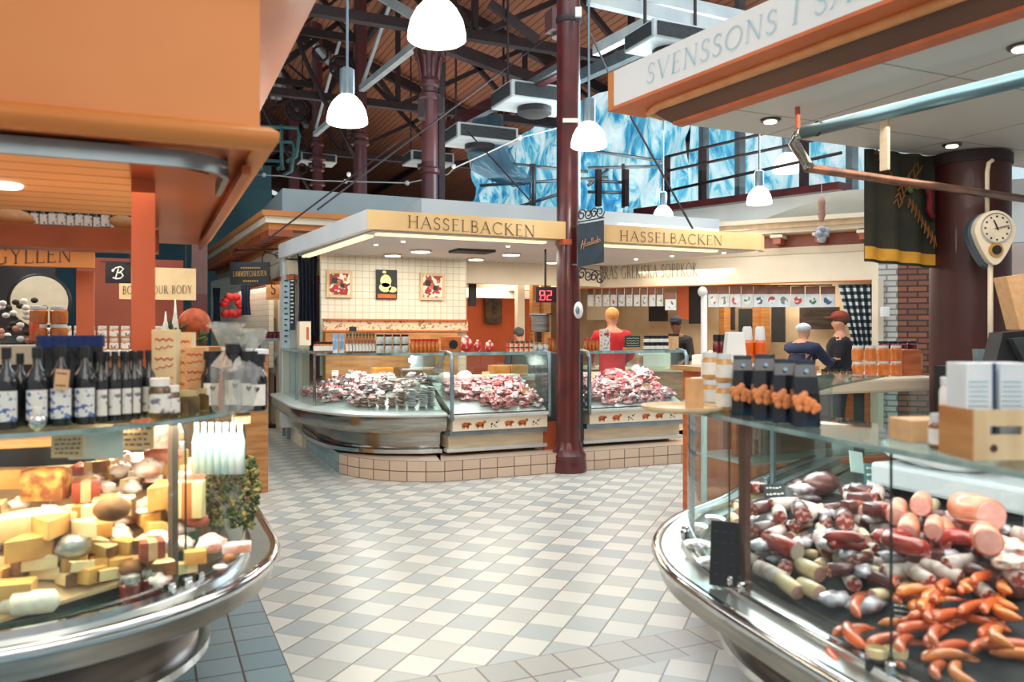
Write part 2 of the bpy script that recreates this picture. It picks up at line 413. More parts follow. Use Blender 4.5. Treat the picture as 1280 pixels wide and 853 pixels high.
# ================================================================ roof and far walls
def roofz(u): return 10.9-.36*(u-2) if u > 2 else 10.9-.36*(2-u)
mb = MB(); mb.face([(2,6,roofz(2)),(18,6,roofz(18)),(18,46,roofz(18)),(2,46,roofz(2))]); struct(mb.build('ceiling', M['planks']))
mb = MB(); mb.face([(-8,6,roofz(-8)),(2,6,roofz(2)),(2,46,roofz(2)),(-8,46,roofz(-8))]); struct(mb.build('ceiling', M['planks2']))
struct(MB().bb(-8,6,45.6,46,0,11).build('wall_back', M['teal_wall']))
struct(MB().bb(6,26,45.6,46,0,9).build('wall_back', M['dark']))
struct(MB().bb(-8.2,-8,9,46,0,8).build('wall_left', M['teal_wall']))
# lattice trusses across the hall, one per row of columns
CU = 4.25
def truss(v, zc=6.65):
    t = thing('roof_truss', 'x', 'truss', (CU, v, zc))
    def bm(n, a, b, w, h, m='iron'):
        MB().beam(a, b, w, h).build(n, M[m], t)
    bm('bottom_chord', (-7.5,v,zc), (17.5,v,zc), .16, .16)
    bm('rafter', (2,v,roofz(2)-.3), (17.5,v,roofz(17.5)-.15), .18, .24)
    bm('rafter', (-7.5,v,roofz(-7.5)-.15), (2,v,roofz(2)-.3), .18, .24)
    k = 0; us = [-7.5+3.15*i for i in range(9)]
    for i, (a, b) in enumerate(zip(us, us[1:])):
        ta, tb = roofz(a)-.25, roofz(b)-.25
        if ta > zc+.2 and tb > zc+.2:
            bm('post', (b,v,zc), (b,v,tb), .1, .1)
            bm('brace', (a,v,zc), (b,v,tb), .1, .1)
            bm('brace', (a,v,ta), (b,v,zc), .1, .1)
    return t
TR = [truss(v) for v in (12.9,17.6,23.0)]
for o, s in zip(TR, ('nearest dark iron roof truss, resting on the column behind the grey parapet','second dark iron roof truss, above the column behind the small hanging lamp','farthest dark iron roof truss, above the thin column at left')): o['label'] = s
# long purlins running with the hall
pg = 'long iron purlins under the roof boards'
for u in (5.4,9.6,13.2):
    tag(MB().beam((u,6.5,roofz(u)-.12),(u,45,roofz(u)-.12),.12,.2).build('roof_purlin', M['iron']), 'dark iron purlin running lengthwise under the brown roof boards','purlin',pg)
# red brown crane beam carrying the air units, and the steel beam above it
a, b = P(560,160,17), P(706,82,11.5)
tag(MB().beam(a, b, .14,.22).build('steel_beam', M['maroon']), 'red brown steel beam slanting above the box shaped air units','beam')
tag(MB().beam(P(640,118,13.6), P(706,80,11.2), .1,.1).build('steel_beam', M['alu']), 'blue grey steel bar on top of the slanting red brown beam','beam')
tag(MB().beam(P(736,-3,10), P(905,36,10.6), .12,.16).build('steel_beam', M['beam_white']), 'white steel beam at the top edge, right of the tall maroon column','beam')
tag(MB().beam(P(800,-6,10.5), P(960,30,11), .12,.16).build('steel_beam', M['beam_white']), 'white steel beam just above the white store fascia','beam')
tag(MB().beam(P(745,63,12), P(828,20,10.5), .12,.16).build('steel_beam', M['beam_white']), 'short white steel beam rising to the right beside the hanging lamp','beam')
tag(MB().beam(P(705,105,15), P(800,62,13.5), .16,.2).build('steel_beam', M['alu']), 'blue grey steel beam low under the roof right of the maroon column','beam')
tag(MB().beam(P(474,-6,14.6), P(520,22,14.4), .16,.16).build('strut', M['beam_white']), 'white strut descending towards the largest lamp from the left','strut')
tag(MB().beam(P(452,111,17), P(528,50,13.2), .12,.12).build('strut', M['beam_white']), 'long white strut rising from the second column to the column capital','strut')
tag(MB().beam(P(452,108,17), P(487,6,15.4), .06,.06).build('strut', M['beam_white']), 'thin white strut rising steeply beside the second column','strut')
tag(MB().beam(P(391,52,19), P(430,98,17.3), .12,.12).build('strut', M['beam_white']), 'pale strut between the two left columns, sloping to the hanging lamp','strut')
tag(MB().beam(P(395,160,22), P(426,46,18.2), .06,.06).build('strut', M['beam_white']), 'thin pale strut between the two left columns','strut')
tag(MB().beam(P(394,168,22), P(440,128,18), .12,.12).build('strut', M['beam_white']), 'short pale strut beside the leftmost column, below the small hanging lamp','strut')
tag(MB().beam(P(356,105,24), P(383,158,22.4), .12,.12).build('strut', M['alu']), 'teal grey strut left of the leftmost column','strut')
tag(MB().beam(P(553,57,13.2), P(700,112,15.2), .16,.2).build('strut', M['iron']), 'dark strut falling to the right from the column capital','strut')
tag(MB().beam(P(612,4,12.6), P(672,50,12.9), .1,.12).build('strut', M['iron']), 'short dark strut right of the largest lamp','strut')
# ================================================================ cast iron columns
def column(name, c, r, z1, label, m, extra=None, base=True, cap=None):
    t = thing(name, label, 'column', (c[0],c[1],0))
    if base:
        MB().lathe((c[0],c[1],0),[(r*1.5,0),(r*1.55,.02),(r*1.5,.1),(r*1.45,.16),(r*1.5,.19),(r*1.3,.23),(r*1.15,.28),(r*1.05,.34)],24).build('base', M['maroon'], t, 'auto')
    MB().lathe((c[0],c[1],0),[(r,.3 if base else 0),(r*.98,z1*.5),(r*.94,z1)],24).build('shaft', m, t, 'auto')
    for z, rr in (extra or []):
        MB().lathe((c[0],c[1],z),[(r*1.02,0),(rr,.03),(rr,.09),(r*1.02,.12)],20).build('ring', m, t, 'auto')
    if cap:
        MB().lathe((c[0],c[1],cap),[(r,0),(r*1.15,.05),(r*1.0,.1),(r*1.05,.25),(r*1.35,.5),(r*1.7,.62),(r*1.75,.7)],20).build('capital', M['iron_mix'], t, 'auto')
        mb = MB()
        for k in range(8):
            a = k*math.tau/8
            mb.tube([(c[0]+math.cos(a)*r*1.05,c[1]+math.sin(a)*r*1.05,cap+.1),(c[0]+math.cos(a)*r*1.3,c[1]+math.sin(a)*r*1.3,cap+.35),(c[0]+math.cos(a)*r*1.9,c[1]+math.sin(a)*r*1.9,cap+.55),(c[0]+math.cos(a)*r*1.7,c[1]+math.sin(a)*r*1.7,cap+.42)],.03,6)
        mb.build('capital_leaves', M['iron_mix'], t, True)
        MB().box((c[0],c[1],cap+.8),(r*3.4,r*3.4,.18)).build('abacus', M['iron'], t)
    return t
C1 = (4.33,8.08)
col = column('cast_iron_column', C1, .135, 9.0, 'tall glossy maroon column with flared base standing in front of the central stall', M['maroon'], [])
mb = MB(); mb.lathe((C1[0],C1[1],5.06),[(.14,0),(.143,.01),(.143,.06),(.14,.07)],24); mb.build('clamp_band', M['iron'], col, 'auto')
mb = MB(); q = P(716,151,9.0); mb.box((q.x-.03,q.y-.0,q.z),(.17,.02,.045),rz=-YAW); mb.build('tape_patch', M['paper'], col)
mb = MB(); q = P(723,15,8.9); mb.box(q,(.07,.04,.1),rz=-YAW); mb.build('white_socket', M['white'], col)
C2 = (4.12,12.4); col = column('cast_iron_column', C2, .135, 6.0, 'violet brown column with leafy capital behind the central grey parapet', M['iron_mix'], [(5.3,.17),(5.5,.16),(4.1,.16)], False, 5.55)
mb = MB(); q = P(527,137,12.3); mb.box(q,(.1,.2,.28),rz=-YAW); q = P(551,133,12.3); mb.box(q,(.1,.2,.25),rz=-YAW); mb.build('bracket', M['iron'], col)
mb = MB(); mb.beam((C2[0]+.3,C2[1]+.3,2.5),(C2[0]+.3,C2[1]+.3,6.6),.1,.1); mb.build('downpipe', M['iron'], col)
C3 = (4.17,17.3); col = column('cast_iron_column', C3, .15, 10.2, 'blue violet column rising behind the left small hanging lamp', M['iron_mix'], [(5.6,.2),(5.75,.18)], False)
C4 = (4.25,22.6); col = column('cast_iron_column', C4, .15, 10.2, 'leftmost thin dark column with ringed collar beside the railing', M['iron_mix'], [(6.3,.24),(6.0,.2),(5.6,.22),(6.7,.2)], False)
# lattice arch brackets between the far columns
def arch(u, v, z, w, h, label):
    t = thing('lattice_bracket', label, 'bracket', (u,v,z))
    mb = MB(); n = 10
    pts = [(u-w*math.cos(math.radians(90*i/n))*1.0, v, z-h+h*math.sin(math.radians(90*i/n))) for i in range(n+1)]
    pts = [(u-w+w*(1-math.cos(math.radians(90*i/n))), v, z-h*math.cos(math.radians(0))*(1-i/n)**1.0) for i in range(n+1)]
    pts = [(u-w*(1-(1-i/n)**2)**1.0, v, z-h*(1-i/n)**1.6) for i in range(n+1)]
    mb.tube(pts,.05,6); mb.build('arch_rib', M['iron'], t, True)
    MB().beam((u-w,v,z),(u,v,z),.1,.16).build('top_bar', M['iron'], t)
    mb = MB()
    for (fx, fz, rr) in ((.25,.25,.2),(.2,.55,.13),(.16,.78,.08),(.6,.16,.12)):
        c = Vector((u-w*fx,v,z-h*fz)); R0 = rr*w
        mb.tube([(c.x+R0*math.cos(k*math.tau/14),v,c.z+R0*math.sin(k*math.tau/14)) for k in range(14)],.03,6,closed=True)
        if rr > .15:
            for k in range(6):
                a = k*math.tau/6; mb.ball((c.x+R0*.55*math.cos(a),v,c.z+R0*.55*math.sin(a)),(.16*w*1,.04,.16*w*1),8)
    mb.build('flower_tracery', M['iron'], t, True)
    mb = MB()
    mb.beam((u-w,v,z),(u-w,v,z+1.2),.08); mb.beam((u-w,v,z+1.2),(u,v,z+1.2),.12)
    mb.beam((u-w,v,z),(u,v,z+1.2),.05); mb.beam((u-w,v,z+1.2),(u,v,z),.05); mb.build('lattice_panel', M['iron'], t)
    return t
arch(4.1,17.3,7.9,1.3,2.6,'dark cast iron arch bracket with flower tracery left of the second column')
arch(4.1,22.6,8.4,1.6,3.0,'dark cast iron arch bracket with flower tracery left of the leftmost column')
arch(4.1,28.0,8.6,1.6,3.0,'smaller dark arch bracket farthest back at left')
# left end: pale corrugated cladding, dark posts, teal balcony railing
q0, q1 = P(318,58,26), P(356,120,26)
struct(MB().bb(q0.x-4,q1.x,q0.y,q0.y+.15,q1.z,q0.z).build('wall_left', tilemat('corrugated_cladding',(196,206,202),(178,190,188),(120,134,136),.18,30,.03,.6,off=0)))
tag(MB().beam((q1.x+.15,25.9,0),(q1.x+.15,25.9,q0.z-1.6),.3).build('iron_post', M['iron_mix']),'dark post at the end of the pale corrugated cladding','post')
def rail(name, pts, zs, m, posts, label, pr=.03, cat='railing'):
    t = thing(name, label, cat, pts[0])
    for z in zs: 
        mb = MB(); mb.tube([(p[0],p[1],p[2]+z) for p in pts],pr,8); mb.build('rail', m, t, True)
    for p in posts: MB().beam((p[0],p[1],p[2]),(p[0],p[1],p[2]+max(zs)+.02),pr*1.7).build('post', m, t)
    return t
p0, p1 = P(314,230,20), P(372,218,20)
t = thing('balcony_railing','teal tubular railing curving down beside the leftmost column','railing',p0)
teal = mat('teal_enamel',(84,140,144),.4,c2=(70,124,130))
for yy, xe in ((158,372),(176,366),(200,352)):
    a_, b_ = P(314,yy,20), P(xe,yy+2,20)
    MB().tube([a_,b_,P(xe+2,yy+12,20),P(xe-2,yy+38,20) if yy<180 else P(xe,yy+8,20),P(xe-14,yy+44,20) if yy<180 else P(xe-6,yy+12,20)],.045,8).build('rail', teal, t, True)
for xx in (326,352): MB().tube([P(xx,156,20),P(xx,212,20)],.045,8).build('post', teal, t, True)
struct(MB().bb(-6,p0.x+1.3,27,27.3,0,EYE+(HY-225)/F*28.5).build('wall_left', M['teal_wall']))
q = P(340,238,22); struct(MB().bb(-6,q.x,q.y,q.y+.2,0,q.z).build('wall_left', M['teal_wall']))
# ================================================================ grey parapets behind the central stall
q = P(353,231,11.6)
struct(MB().bb(q.x,9.5,q.y,q.y+5,2.9,q.z-.05).build('wall_parapet', M['grey_wall']))
q = P(527,248,9.42)
mb = MB(); mb.bb(q.x,7.2,q.y,11.6,2.9,q.z); struct(mb.build('wall_parapet', mat('light_grey_wall',(186,192,194),.7,c2=(176,184,188),scale=1)))
# ================================================================ blue film covered windows and balcony at right
def filmmat():
    m, nt, b = _new('blue_plastic_film'); N, L = nt.nodes, nt.links
    tc = N.new('ShaderNodeTexCoord'); mp = N.new('ShaderNodeMapping'); mp.inputs['Scale'].default_value = (1.1,1.1,.35)
    L.new(tc.outputs['Object'], mp.inputs[0])
    no = N.new('ShaderNodeTexNoise'); no.inputs['Scale'].default_value = 1.9; no.inputs['Detail'].default_value = 10; no.inputs['Roughness'].default_value = .62; no.inputs['Distortion'].default_value = 1.6
    L.new(mp.outputs[0], no.inputs['Vector'])
    cr = N.new('ShaderNodeValToRGB'); e = cr.color_ramp.elements; e[0].position = .3; e[0].color = lin((14,70,130)); e[1].position = .66; e[1].color = lin((216,238,246))
    for p_, c_ in ((.42,(34,134,192)),(.50,(92,184,214)),(.56,(170,220,234))): k = e.new(p_); k.color = lin(c_)
    sp = N.new('ShaderNodeSeparateXYZ'); L.new(tc.outputs['Object'], sp.inputs[0])
    ad = N.new('ShaderNodeMath'); ad.operation = 'MULTIPLY_ADD'; ad.inputs[1].default_value = .022; ad.inputs[2].default_value = -.16; L.new(sp.outputs[0], ad.inputs[0])
    a2 = N.new('ShaderNodeMath'); a2.operation='ADD'; L.new(ad.outputs[0], a2.inputs[0]); L.new(no.outputs['Fac'], a2.inputs[1])
    L.new(a2.outputs[0], cr.inputs['Fac']); L.new(cr.outputs['Color'], b.inputs['Base Color']); b.inputs['Roughness'].default_value = .25
    L.new(cr.outputs['Color'], b.inputs['Emission Color']); b.inputs['Emission Strength'].default_value = .5  # glow stands in for daylight coming through the film
    bp = N.new('ShaderNodeBump'); bp.inputs['Distance'].default_value = .15; L.new(no.outputs['Fac'], bp.inputs['Height']); L.new(bp.outputs[0], b.inputs['Normal'])
    return m
M['film'] = filmmat()
def crumpled(name, A, B, z0, z1, nu, nz, amp, m, ztop=None):
    mb = MB(); A, B = Vector(A), Vector(B); U = (B-A); Nn = Vector((U.y,-U.x)).normalized(); g = []
    for i in range(nu+1):
        row = []
        for j in range(nz+1):
            s = i/nu; p = A+U*s; zz = z0+((ztop(s) if ztop else z1)-z0)*j/nz; o = amp*(math.sin(i*1.7+j*.6)*.5+math.sin(i*.63-j*1.1)+R.uniform(-.4,.4))
            row.append(mb.bm.verts.new((p.x+Nn.x*o,p.y+Nn.y*o,zz)))
        g.append(row)
    for i in range(nu):
        for j in range(nz): mb.bm.faces.new((g[i][j],g[i+1][j],g[i+1][j+1],g[i][j+1]))
    return mb.build(name, m, None, True)
q0, q1, q2 = P(590,254,22), P(862,264,17), P(1320,230,13.5)
struct(crumpled('window_1', q0.xy, q1.xy, 4.2, 8, 40, 12, .10, M['film'], ztop=lambda s: 6.2+1.4*s))
struct(crumpled('window_2', q1.xy, q2.xy, 3.4, 8, 40, 12, .05, M['film']))
for i, x_ in enumerate((880,925,1065)):
    p_ = P(x_,300,16.2 if x_ < 900 else 15.2-(x_-925)*.012); struct(MB().beam((p_.x,p_.y,3),(p_.x,p_.y,8),.14).build('trim_%d'%(i+1), M['alu']))
# hanging crumpled film bundle over the air units
mb = MB()
for k in range(7):
    mb.tube([P(598+k*4,150-k,14.6),P(592+k*5,180,14.6),P(600+k*6,205+k*2,14.5),P(618+k*5,222+R.uniform(-4,4),14.4),P(640+k*4,228,14.3)],[.1,.16,.2,.14,.05],7)
tag(mb.build('plastic_sheet', glassmat('clear_plastic',(170,215,230),dirt=.18,refl=.9), None, True),'crumpled clear blue plastic sheet hanging below the left air unit','plastic sheet')
# ================================================================ box shaped air units
def airunit(px, py, d, w, label):
    t = thing('air_unit', label, 'air unit', P(px,py,d)); c = P(px,py,d)
    MB().box(c,(w,w*.7,w*.24),rz=0,bev=.02).build('housing', M['beam_white'], t)
    mb = MB(); mb.box((c.x,c.y-w*.36,c.z),(w*.9,.02,w*.17)); mb.build('grille', M['slate'], t)
    mb = MB(); mb.box((c.x-w*.51,c.y,c.z),(.02,w*.6,w*.17)); mb.build('grille', M['slate'], t)
    MB().lathe((c.x,c.y,c.z-w*.24),[(w*.16,0),(w*.24,w*.04),(w*.24,w*.13)],20).build('fan_guard', M['black'], t, 'auto')
    for sx in (-1,1): MB().beam((c.x+sx*w*.4,c.y,c.z+w*.1),(c.x+sx*w*.4,c.y,roofz(c.x)),.03).build('hanger', M['iron'], t)
airunit(600,172,14.5,1.15,'white air unit hanging left of the crumpled plastic, lower of the pair')
airunit(668,124,12.8,1.15,'white air unit hanging next to the tall maroon column, upper of the pair')
airunit(838,52,10.2,.95,'white air unit just above the lettering of the white store fascia')
airunit(535,200,20,1.1,'far white air unit in the shadow behind the leafy column')
airunit(396,200,23,1.0,'farthest small white air unit beside the leftmost column')
t = thing('junction_box','grey metal junction box fixed beside the top of the maroon column','junction box',P(693,25,9.6))
MB().box(P(693,27,9.6),(.16,.2,.25)).build('case', M['iron_mix'], t)
MB().lathe(P(700,42,9.7),[(.1,-.05),(.14,0),(.12,.06)],14).build('bell', M['steel_dark'], t, 'auto')
# ================================================================ upper balcony at right
A_, B_ = P(800,266,14.6), P(1052,234,11.6)
dv = (B_-A_).normalized()
mb = MB(); mb.beam(A_, B_+dv*.05, .35,.11); struct(mb.build('trim_4', M['maroon']))
mb = MB(); up = Vector((0,0,1))
zt = min(A_.z,B_.z)-.05
mb.ext([(A_.x,A_.y,2.8),(B_.x+2.5,B_.y-2.8,2.8),(B_.x+2.5,B_.y-2.8,B_.z-.05),(B_.x,B_.y,B_.z-.05),(A_.x,A_.y,A_.z-.05)],(.05,.15,0)); struct(mb.build('wall_balcony', M['white']))
t = thing('balcony_railing','dark balcony railing above the right parapet with three rods','railing',A_)
C_ = P(833,263,14.3)
for (ya, yb) in ((196,166),(214,190),(239,213)):
    MB().tube([P(833,ya,14.3),P(1052,yb-22,11.6)],.025,6).build('rail', M['iron'], t, True)
for x_, y0_, y1_, d_ in ((833,262,196,14.3),(878,256,185,13.7),(1005,240,152,12.1)): MB().beam(P(x_,y0_,d_),P(x_,y1_,d_),.1).build('post', M['iron'], t)
t = thing('scaffold_railing','grey scaffold tube railing right of the maroon column, in front of blue film','railing',P(730,240,14.5))
for pts in (((600,232),(760,222)),((640,205),(735,215)),((735,188),(832,202)),((735,226),(777,228)),((735,240),(777,241)),((735,210),(830,208)),((760,212),(735,232)),((650,258),(720,236))):
    (xa,ya),(xb,yb) = pts; MB().tube([P(xa,ya,14.8),P(xb,yb,14.6)],.03,6).build('rail', M['alu'], t, True)
for x_ in (748,782): MB().beam(P(x_,258,14.5),P(x_,212,14.5),.09).build('post', M['iron'], t)
for x_ in (664,668,779,829): MB().tube([P(x_,260,14.6),P(x_,205,14.6)],.03,6).build('post', M['alu'], t, True)
# ================================================================ tension rods and light wire
for i,(a,b,l) in enumerate(((P(397,262,8.6),P(706,30,13.5),'long thin dark tension rod from the cornice up past the leafy column'),(P(330,303,9.6),P(560,130,14),'thin dark tension rod left of the long one, ending behind the leafy column'),(P(585,165,13),P(664,252,10),'thin dark rod falling right from the left air unit'),(P(788,145,9),P(866,286,8.6),'thin dark rod falling right beside the white fascia corner'),(P(728,20,9.4),P(764,98,10.5),'thin dark rod from the maroon column top towards the fascia'))):
    tag(MB().tube([a,b],.012,5).build('tension_rod', M['iron'], None), l, 'rod')
t = thing('string_light','white cable with small bulbs sagging above the parapets','string light',P(320,220,15))
pp = [(320,219),(350,220),(395,226),(435,227),(510,229),(560,218),(568,210),(612,190),(650,172),(706,158)]
MB().tube([P(x,y,15-.006*(x-320)) for x,y in pp],.012,5).build('cable', M['white'], t, True)
for x,y in ((330,219),(436,218),(432,227),(509,229),(567,208),(650,172)): MB().ball(P(x,y,15-.006*(x-320)),(.08,.08,.09),8).build('bulb', M['white'], t, True)
# ================================================================ pendant lamps
def pendant(px, py, d, w, label, sleeve=True, top=None):
    """px,py = centre of the rim; w = rim width in pixels"""
    c = P(px,py,d); r = w/2*d/F
    t = thing('pendant_lamp', label, 'lamp', c)
    MB().lathe(c,[(r*.55,-r*.06),(r*.92,-r*.04),(r*1.0,.02*r),(r*.99,r*.25),(r*.9,r*.65),(r*.72,r*1.0),(r*.5,r*1.25),(r*.34,r*1.38)],28).build('lamp_shade', M['lamp'], t, True)
    MB().lathe((c.x,c.y,c.z+r*1.36),[(r*.34,0),(r*.36,r*.1),(r*.36,r*1.25),(r*.22,r*1.35)],20).build('sleeve', M['alu'], t, 'auto')
    MB().tube([(c.x,c.y,c.z+r*2.6),(c.x,c.y,c.z+(top or 5))],.012,6).build('cord', M['alu'], t)
    return c, r
LAMPS = [pendant(546,50,4.3,73,'largest glowing white dome lamp, cut by the top edge',top=1.5),
 pendant(434,154,7.0,51,'glowing dome lamp with teal sleeve in front of the left columns',top=3),
 pendant(736,184,8.2,45,'glowing dome lamp hanging just right of the tall maroon column',top=4),
 pendant(829,275,12.5,26,'small glowing dome lamp above the right lettered fascia'),
 pendant(949,255,10.5,31,'glowing dome lamp under the white store soffit edge',top=2.2),
 pendant(984,215,12.6,34,'dome lamp partly hidden behind the soffit pipe',top=2.2)]
# ================================================================ CENTRAL STALL
M['plinth'] = tilemat('beige_plinth_tiles',(214,190,166),(200,174,150),(120,96,84),.2,.11,.006,.35,off=0,use='UV')
M['wall_tile'] = tilemat('cream_wall_tiles',(230,226,208),(224,220,200),(196,176,152),.092,.092,.004,.25,off=0,use='UV',bump=.15)
M['brick'] = tilemat('red_brown_brick',(150,92,68),(112,70,56),(60,46,42),.24,.075,.012,.6,off=.5,use='UV')
M['brick_pale'] = tilemat('painted_pale_brick',(198,196,188),(184,184,178),(130,130,128),.24,.075,.012,.6,off=.5,use='UV')
def uvwall(name, A, B, z0, z1, m, parent=None, thick=.08, uoff=0, voff=0):
    """vertical slab from A to B (front face A->B, outward on the right of travel), uv in metres"""
    A, B = Vector(A[:2]), Vector(B[:2]); U = B-A; L_ = U.length; n = Vector((U.y,-U.x)).normalized()*-thick
    bm = bmesh.new(); uv = bm.loops.layers.uv.new('UVMap')
    def q(a, b, c, d, uvs):
        f = bm.faces.new([bm.verts.new(p) for p in (a,b,c,d)])
        for l, t in zip(f.loops, uvs): l[uv].uv = (t[0]+uoff,t[1]+voff)
    a3 = lambda p, z: (p.x,p.y,z)
    A2, B2 = A+n, B+n
    q(a3(A,z0),a3(B,z0),a3(B,z1),a3(A,z1),[(0,z0),(L_,z0),(L_,z1),(0,z1)])
    q(a3(B2,z0),a3(A2,z0),a3(A2,z1),a3(B2,z1),[(0,z0),(L_,z0),(L_,z1),(0,z1)])
    q(a3(B,z0),a3(B2,z0),a3(B2,z1),a3(B,z1),[(0,z0),(thick,z0),(thick,z1),(0,z1)])
    q(a3(A2,z0),a3(A,z0),a3(A,z1),a3(A2,z1),[(0,z0),(thick,z0),(thick,z1),(0,z1)])
    q(a3(A,z1),a3(B,z1),a3(B2,z1),a3(A2,z1),[(0,0)]*4)
    me = bpy.data.meshes.new(name); bm.to_mesh(me); bm.free(); me.materials.append(m)
    o = bpy.data.objects.new(name, me); COL.objects.link(o)
    if parent: o.parent = parent; o.matrix_parent_inverse = parent_world(parent).inverted()
    return o
def uvsweep(name, path, z0, z1, m, parent=None, thick=.1):
    bm = bmesh.new(); uv = bm.loops.layers.uv.new('UVMap'); path = [Vector(p[:2]) for p in path]; inner = [Vector(p) for p in offset(path,-thick)]; s = 0
    for i, (a, b) in enumerate(zip(path, path[1:])):
        L_ = (b-a).length; c, d = inner[i], inner[i+1]
        for pts, uvs in (([(a.x,a.y,z0),(b.x,b.y,z0),(b.x,b.y,z1),(a.x,a.y,z1)],[(s,z0),(s+L_,z0),(s+L_,z1),(s,z1)]),
                         ([(a.x,a.y,z1),(b.x,b.y,z1),(d.x,d.y,z1),(c.x,c.y,z1)],[(.1,.05),(.11,.05),(.11,.06),(.1,.06)])):
            f = bm.faces.new([bm.verts.new(p) for p in pts])
            for l, t in zip(f.loops, uvs): l[uv].uv = t
        s += L_
    me = bpy.data.meshes.new(name); bm.to_mesh(me); bm.free(); me.materials.append(m)
    o = bpy.data.objects.new(name, me); COL.objects.link(o)
    if parent: o.parent = parent; o.matrix_parent_inverse = parent_world(parent).inverted()
    return o
M['tile_lit_blue'] = tilemat('plinth_tiles_lit_blue',(140,172,178),(124,160,168),(110,130,136),.2,.11,.006,.25,off=0,use='UV')  # blue light on the plinth's side put into the tile colour
# raised tiled plinth
t = thing('tiled_plinth','beige tiled plinth under the central stall counters, curving round its left corner','plinth',(4,8.2,0))
pl = smooth_path([(1.93,9.0),(2.02,8.72),(2.2,8.44),(2.45,8.2),(2.76,8.04)],4)
uvsweep('front_tiles', pl[:-1]+[(2.79,8.03),(7.3,8.0),(7.6,8.3),(7.6,11)], 0, .22, M['plinth'], t, 1.2)
uvsweep('side_tiles', [(2.05,17.4),(1.93,9.0)], 0, .22, M['tile_lit_blue'], t, .8)
# ---- counters
bodyA = smooth_path([(1.88,11.7),(1.86,10.4),(1.86,9.93),(1.96,9.2),(2.3,8.72),(2.75,8.48)],5)+[(2.94,8.46)]
ledA = smooth_path([(1.6,11.9),(1.58,10.6),(1.6,9.7),(1.9,8.78),(2.3,8.42),(2.72,8.25)],5)+[(2.93,8.235)]
t = thing('curved_display_counter','curved glass and steel meat counter at the left end of the central stall','display counter',(2.4,9,.22))
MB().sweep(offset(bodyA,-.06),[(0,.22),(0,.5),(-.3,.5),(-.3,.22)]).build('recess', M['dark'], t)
MB().sweep(bodyA,[(-.04,.29),(-.03,.48),(-.5,.48),(-.5,.29)]).build('base_panel', M['steel'], t, 'auto')
MB().sweep(bodyA,[(.03,.235),(.07,.25),(.07,.29),(.0,.30),(-.05,.28),(-.05,.235)]).build('toe_rail', M['chrome'], t, 'auto')
MB().sweep(bodyA,[(-.04,.465),(.03,.465),(.03,.50),(-.04,.50)]).build('bright_strip', M['cream_metal'], t, 'auto')
MB().sweep(ledA,[(-.04,.50),(0,.56),(0,.66),(-.5,.66),(-.5,.50)]).build('steel_apron', M['steel'], t, 'auto')
MB().sweep(ledA,[(.0,.66),(.03,.67),(.03,.69),(0,.70),(-.24,.72),(-.24,.66)]).build('ledge', M['ledge'], t, 'auto')
gA = offset(ledA,-.13)
MB().sweep(gA,[(0,.71),(0,1.33)],False).build('curved_glass', M['glass'], t, True)
MB().sweep(gA,[(.02,1.325),(.02,1.345),(-.34,1.345),(-.34,1.325)]).build('glass_shelf', M['shelf_glass'], t, 'auto')
MB().sweep(gA,[(.03,1.32),(.03,1.35),(.005,1.35),(.005,1.32)]).build('shelf_rim', M['glass_edge'], t, 'auto')
MB().sweep(offset(gA,-.85),[(0,.3),(0,1.02),(-.03,1.02),(-.03,.3)]).build('back_panel', M['cream_metal'], t, 'auto')
MB().sweep(gA,[(-.03,.70),(-.78,1.0),(-.78,.97),(-.03,.67)]).build('display_tray', M['ledge'], t, 'auto')
for s in (0.03, 1.45, 2.35):
    p, tt, n = along(gA, s); MB().beam((p.x,p.y,.7),(p.x,p.y,1.34),.03,.03).build('post', M['alu'] if s < 2 else M['steel'], t)
    if s > 1: MB().tube([(p.x,p.y,1.31),(p.x-n.x*.4,p.y-n.y*.4,1.31)],.015,6).build('shelf_arm', M['alu'], t)
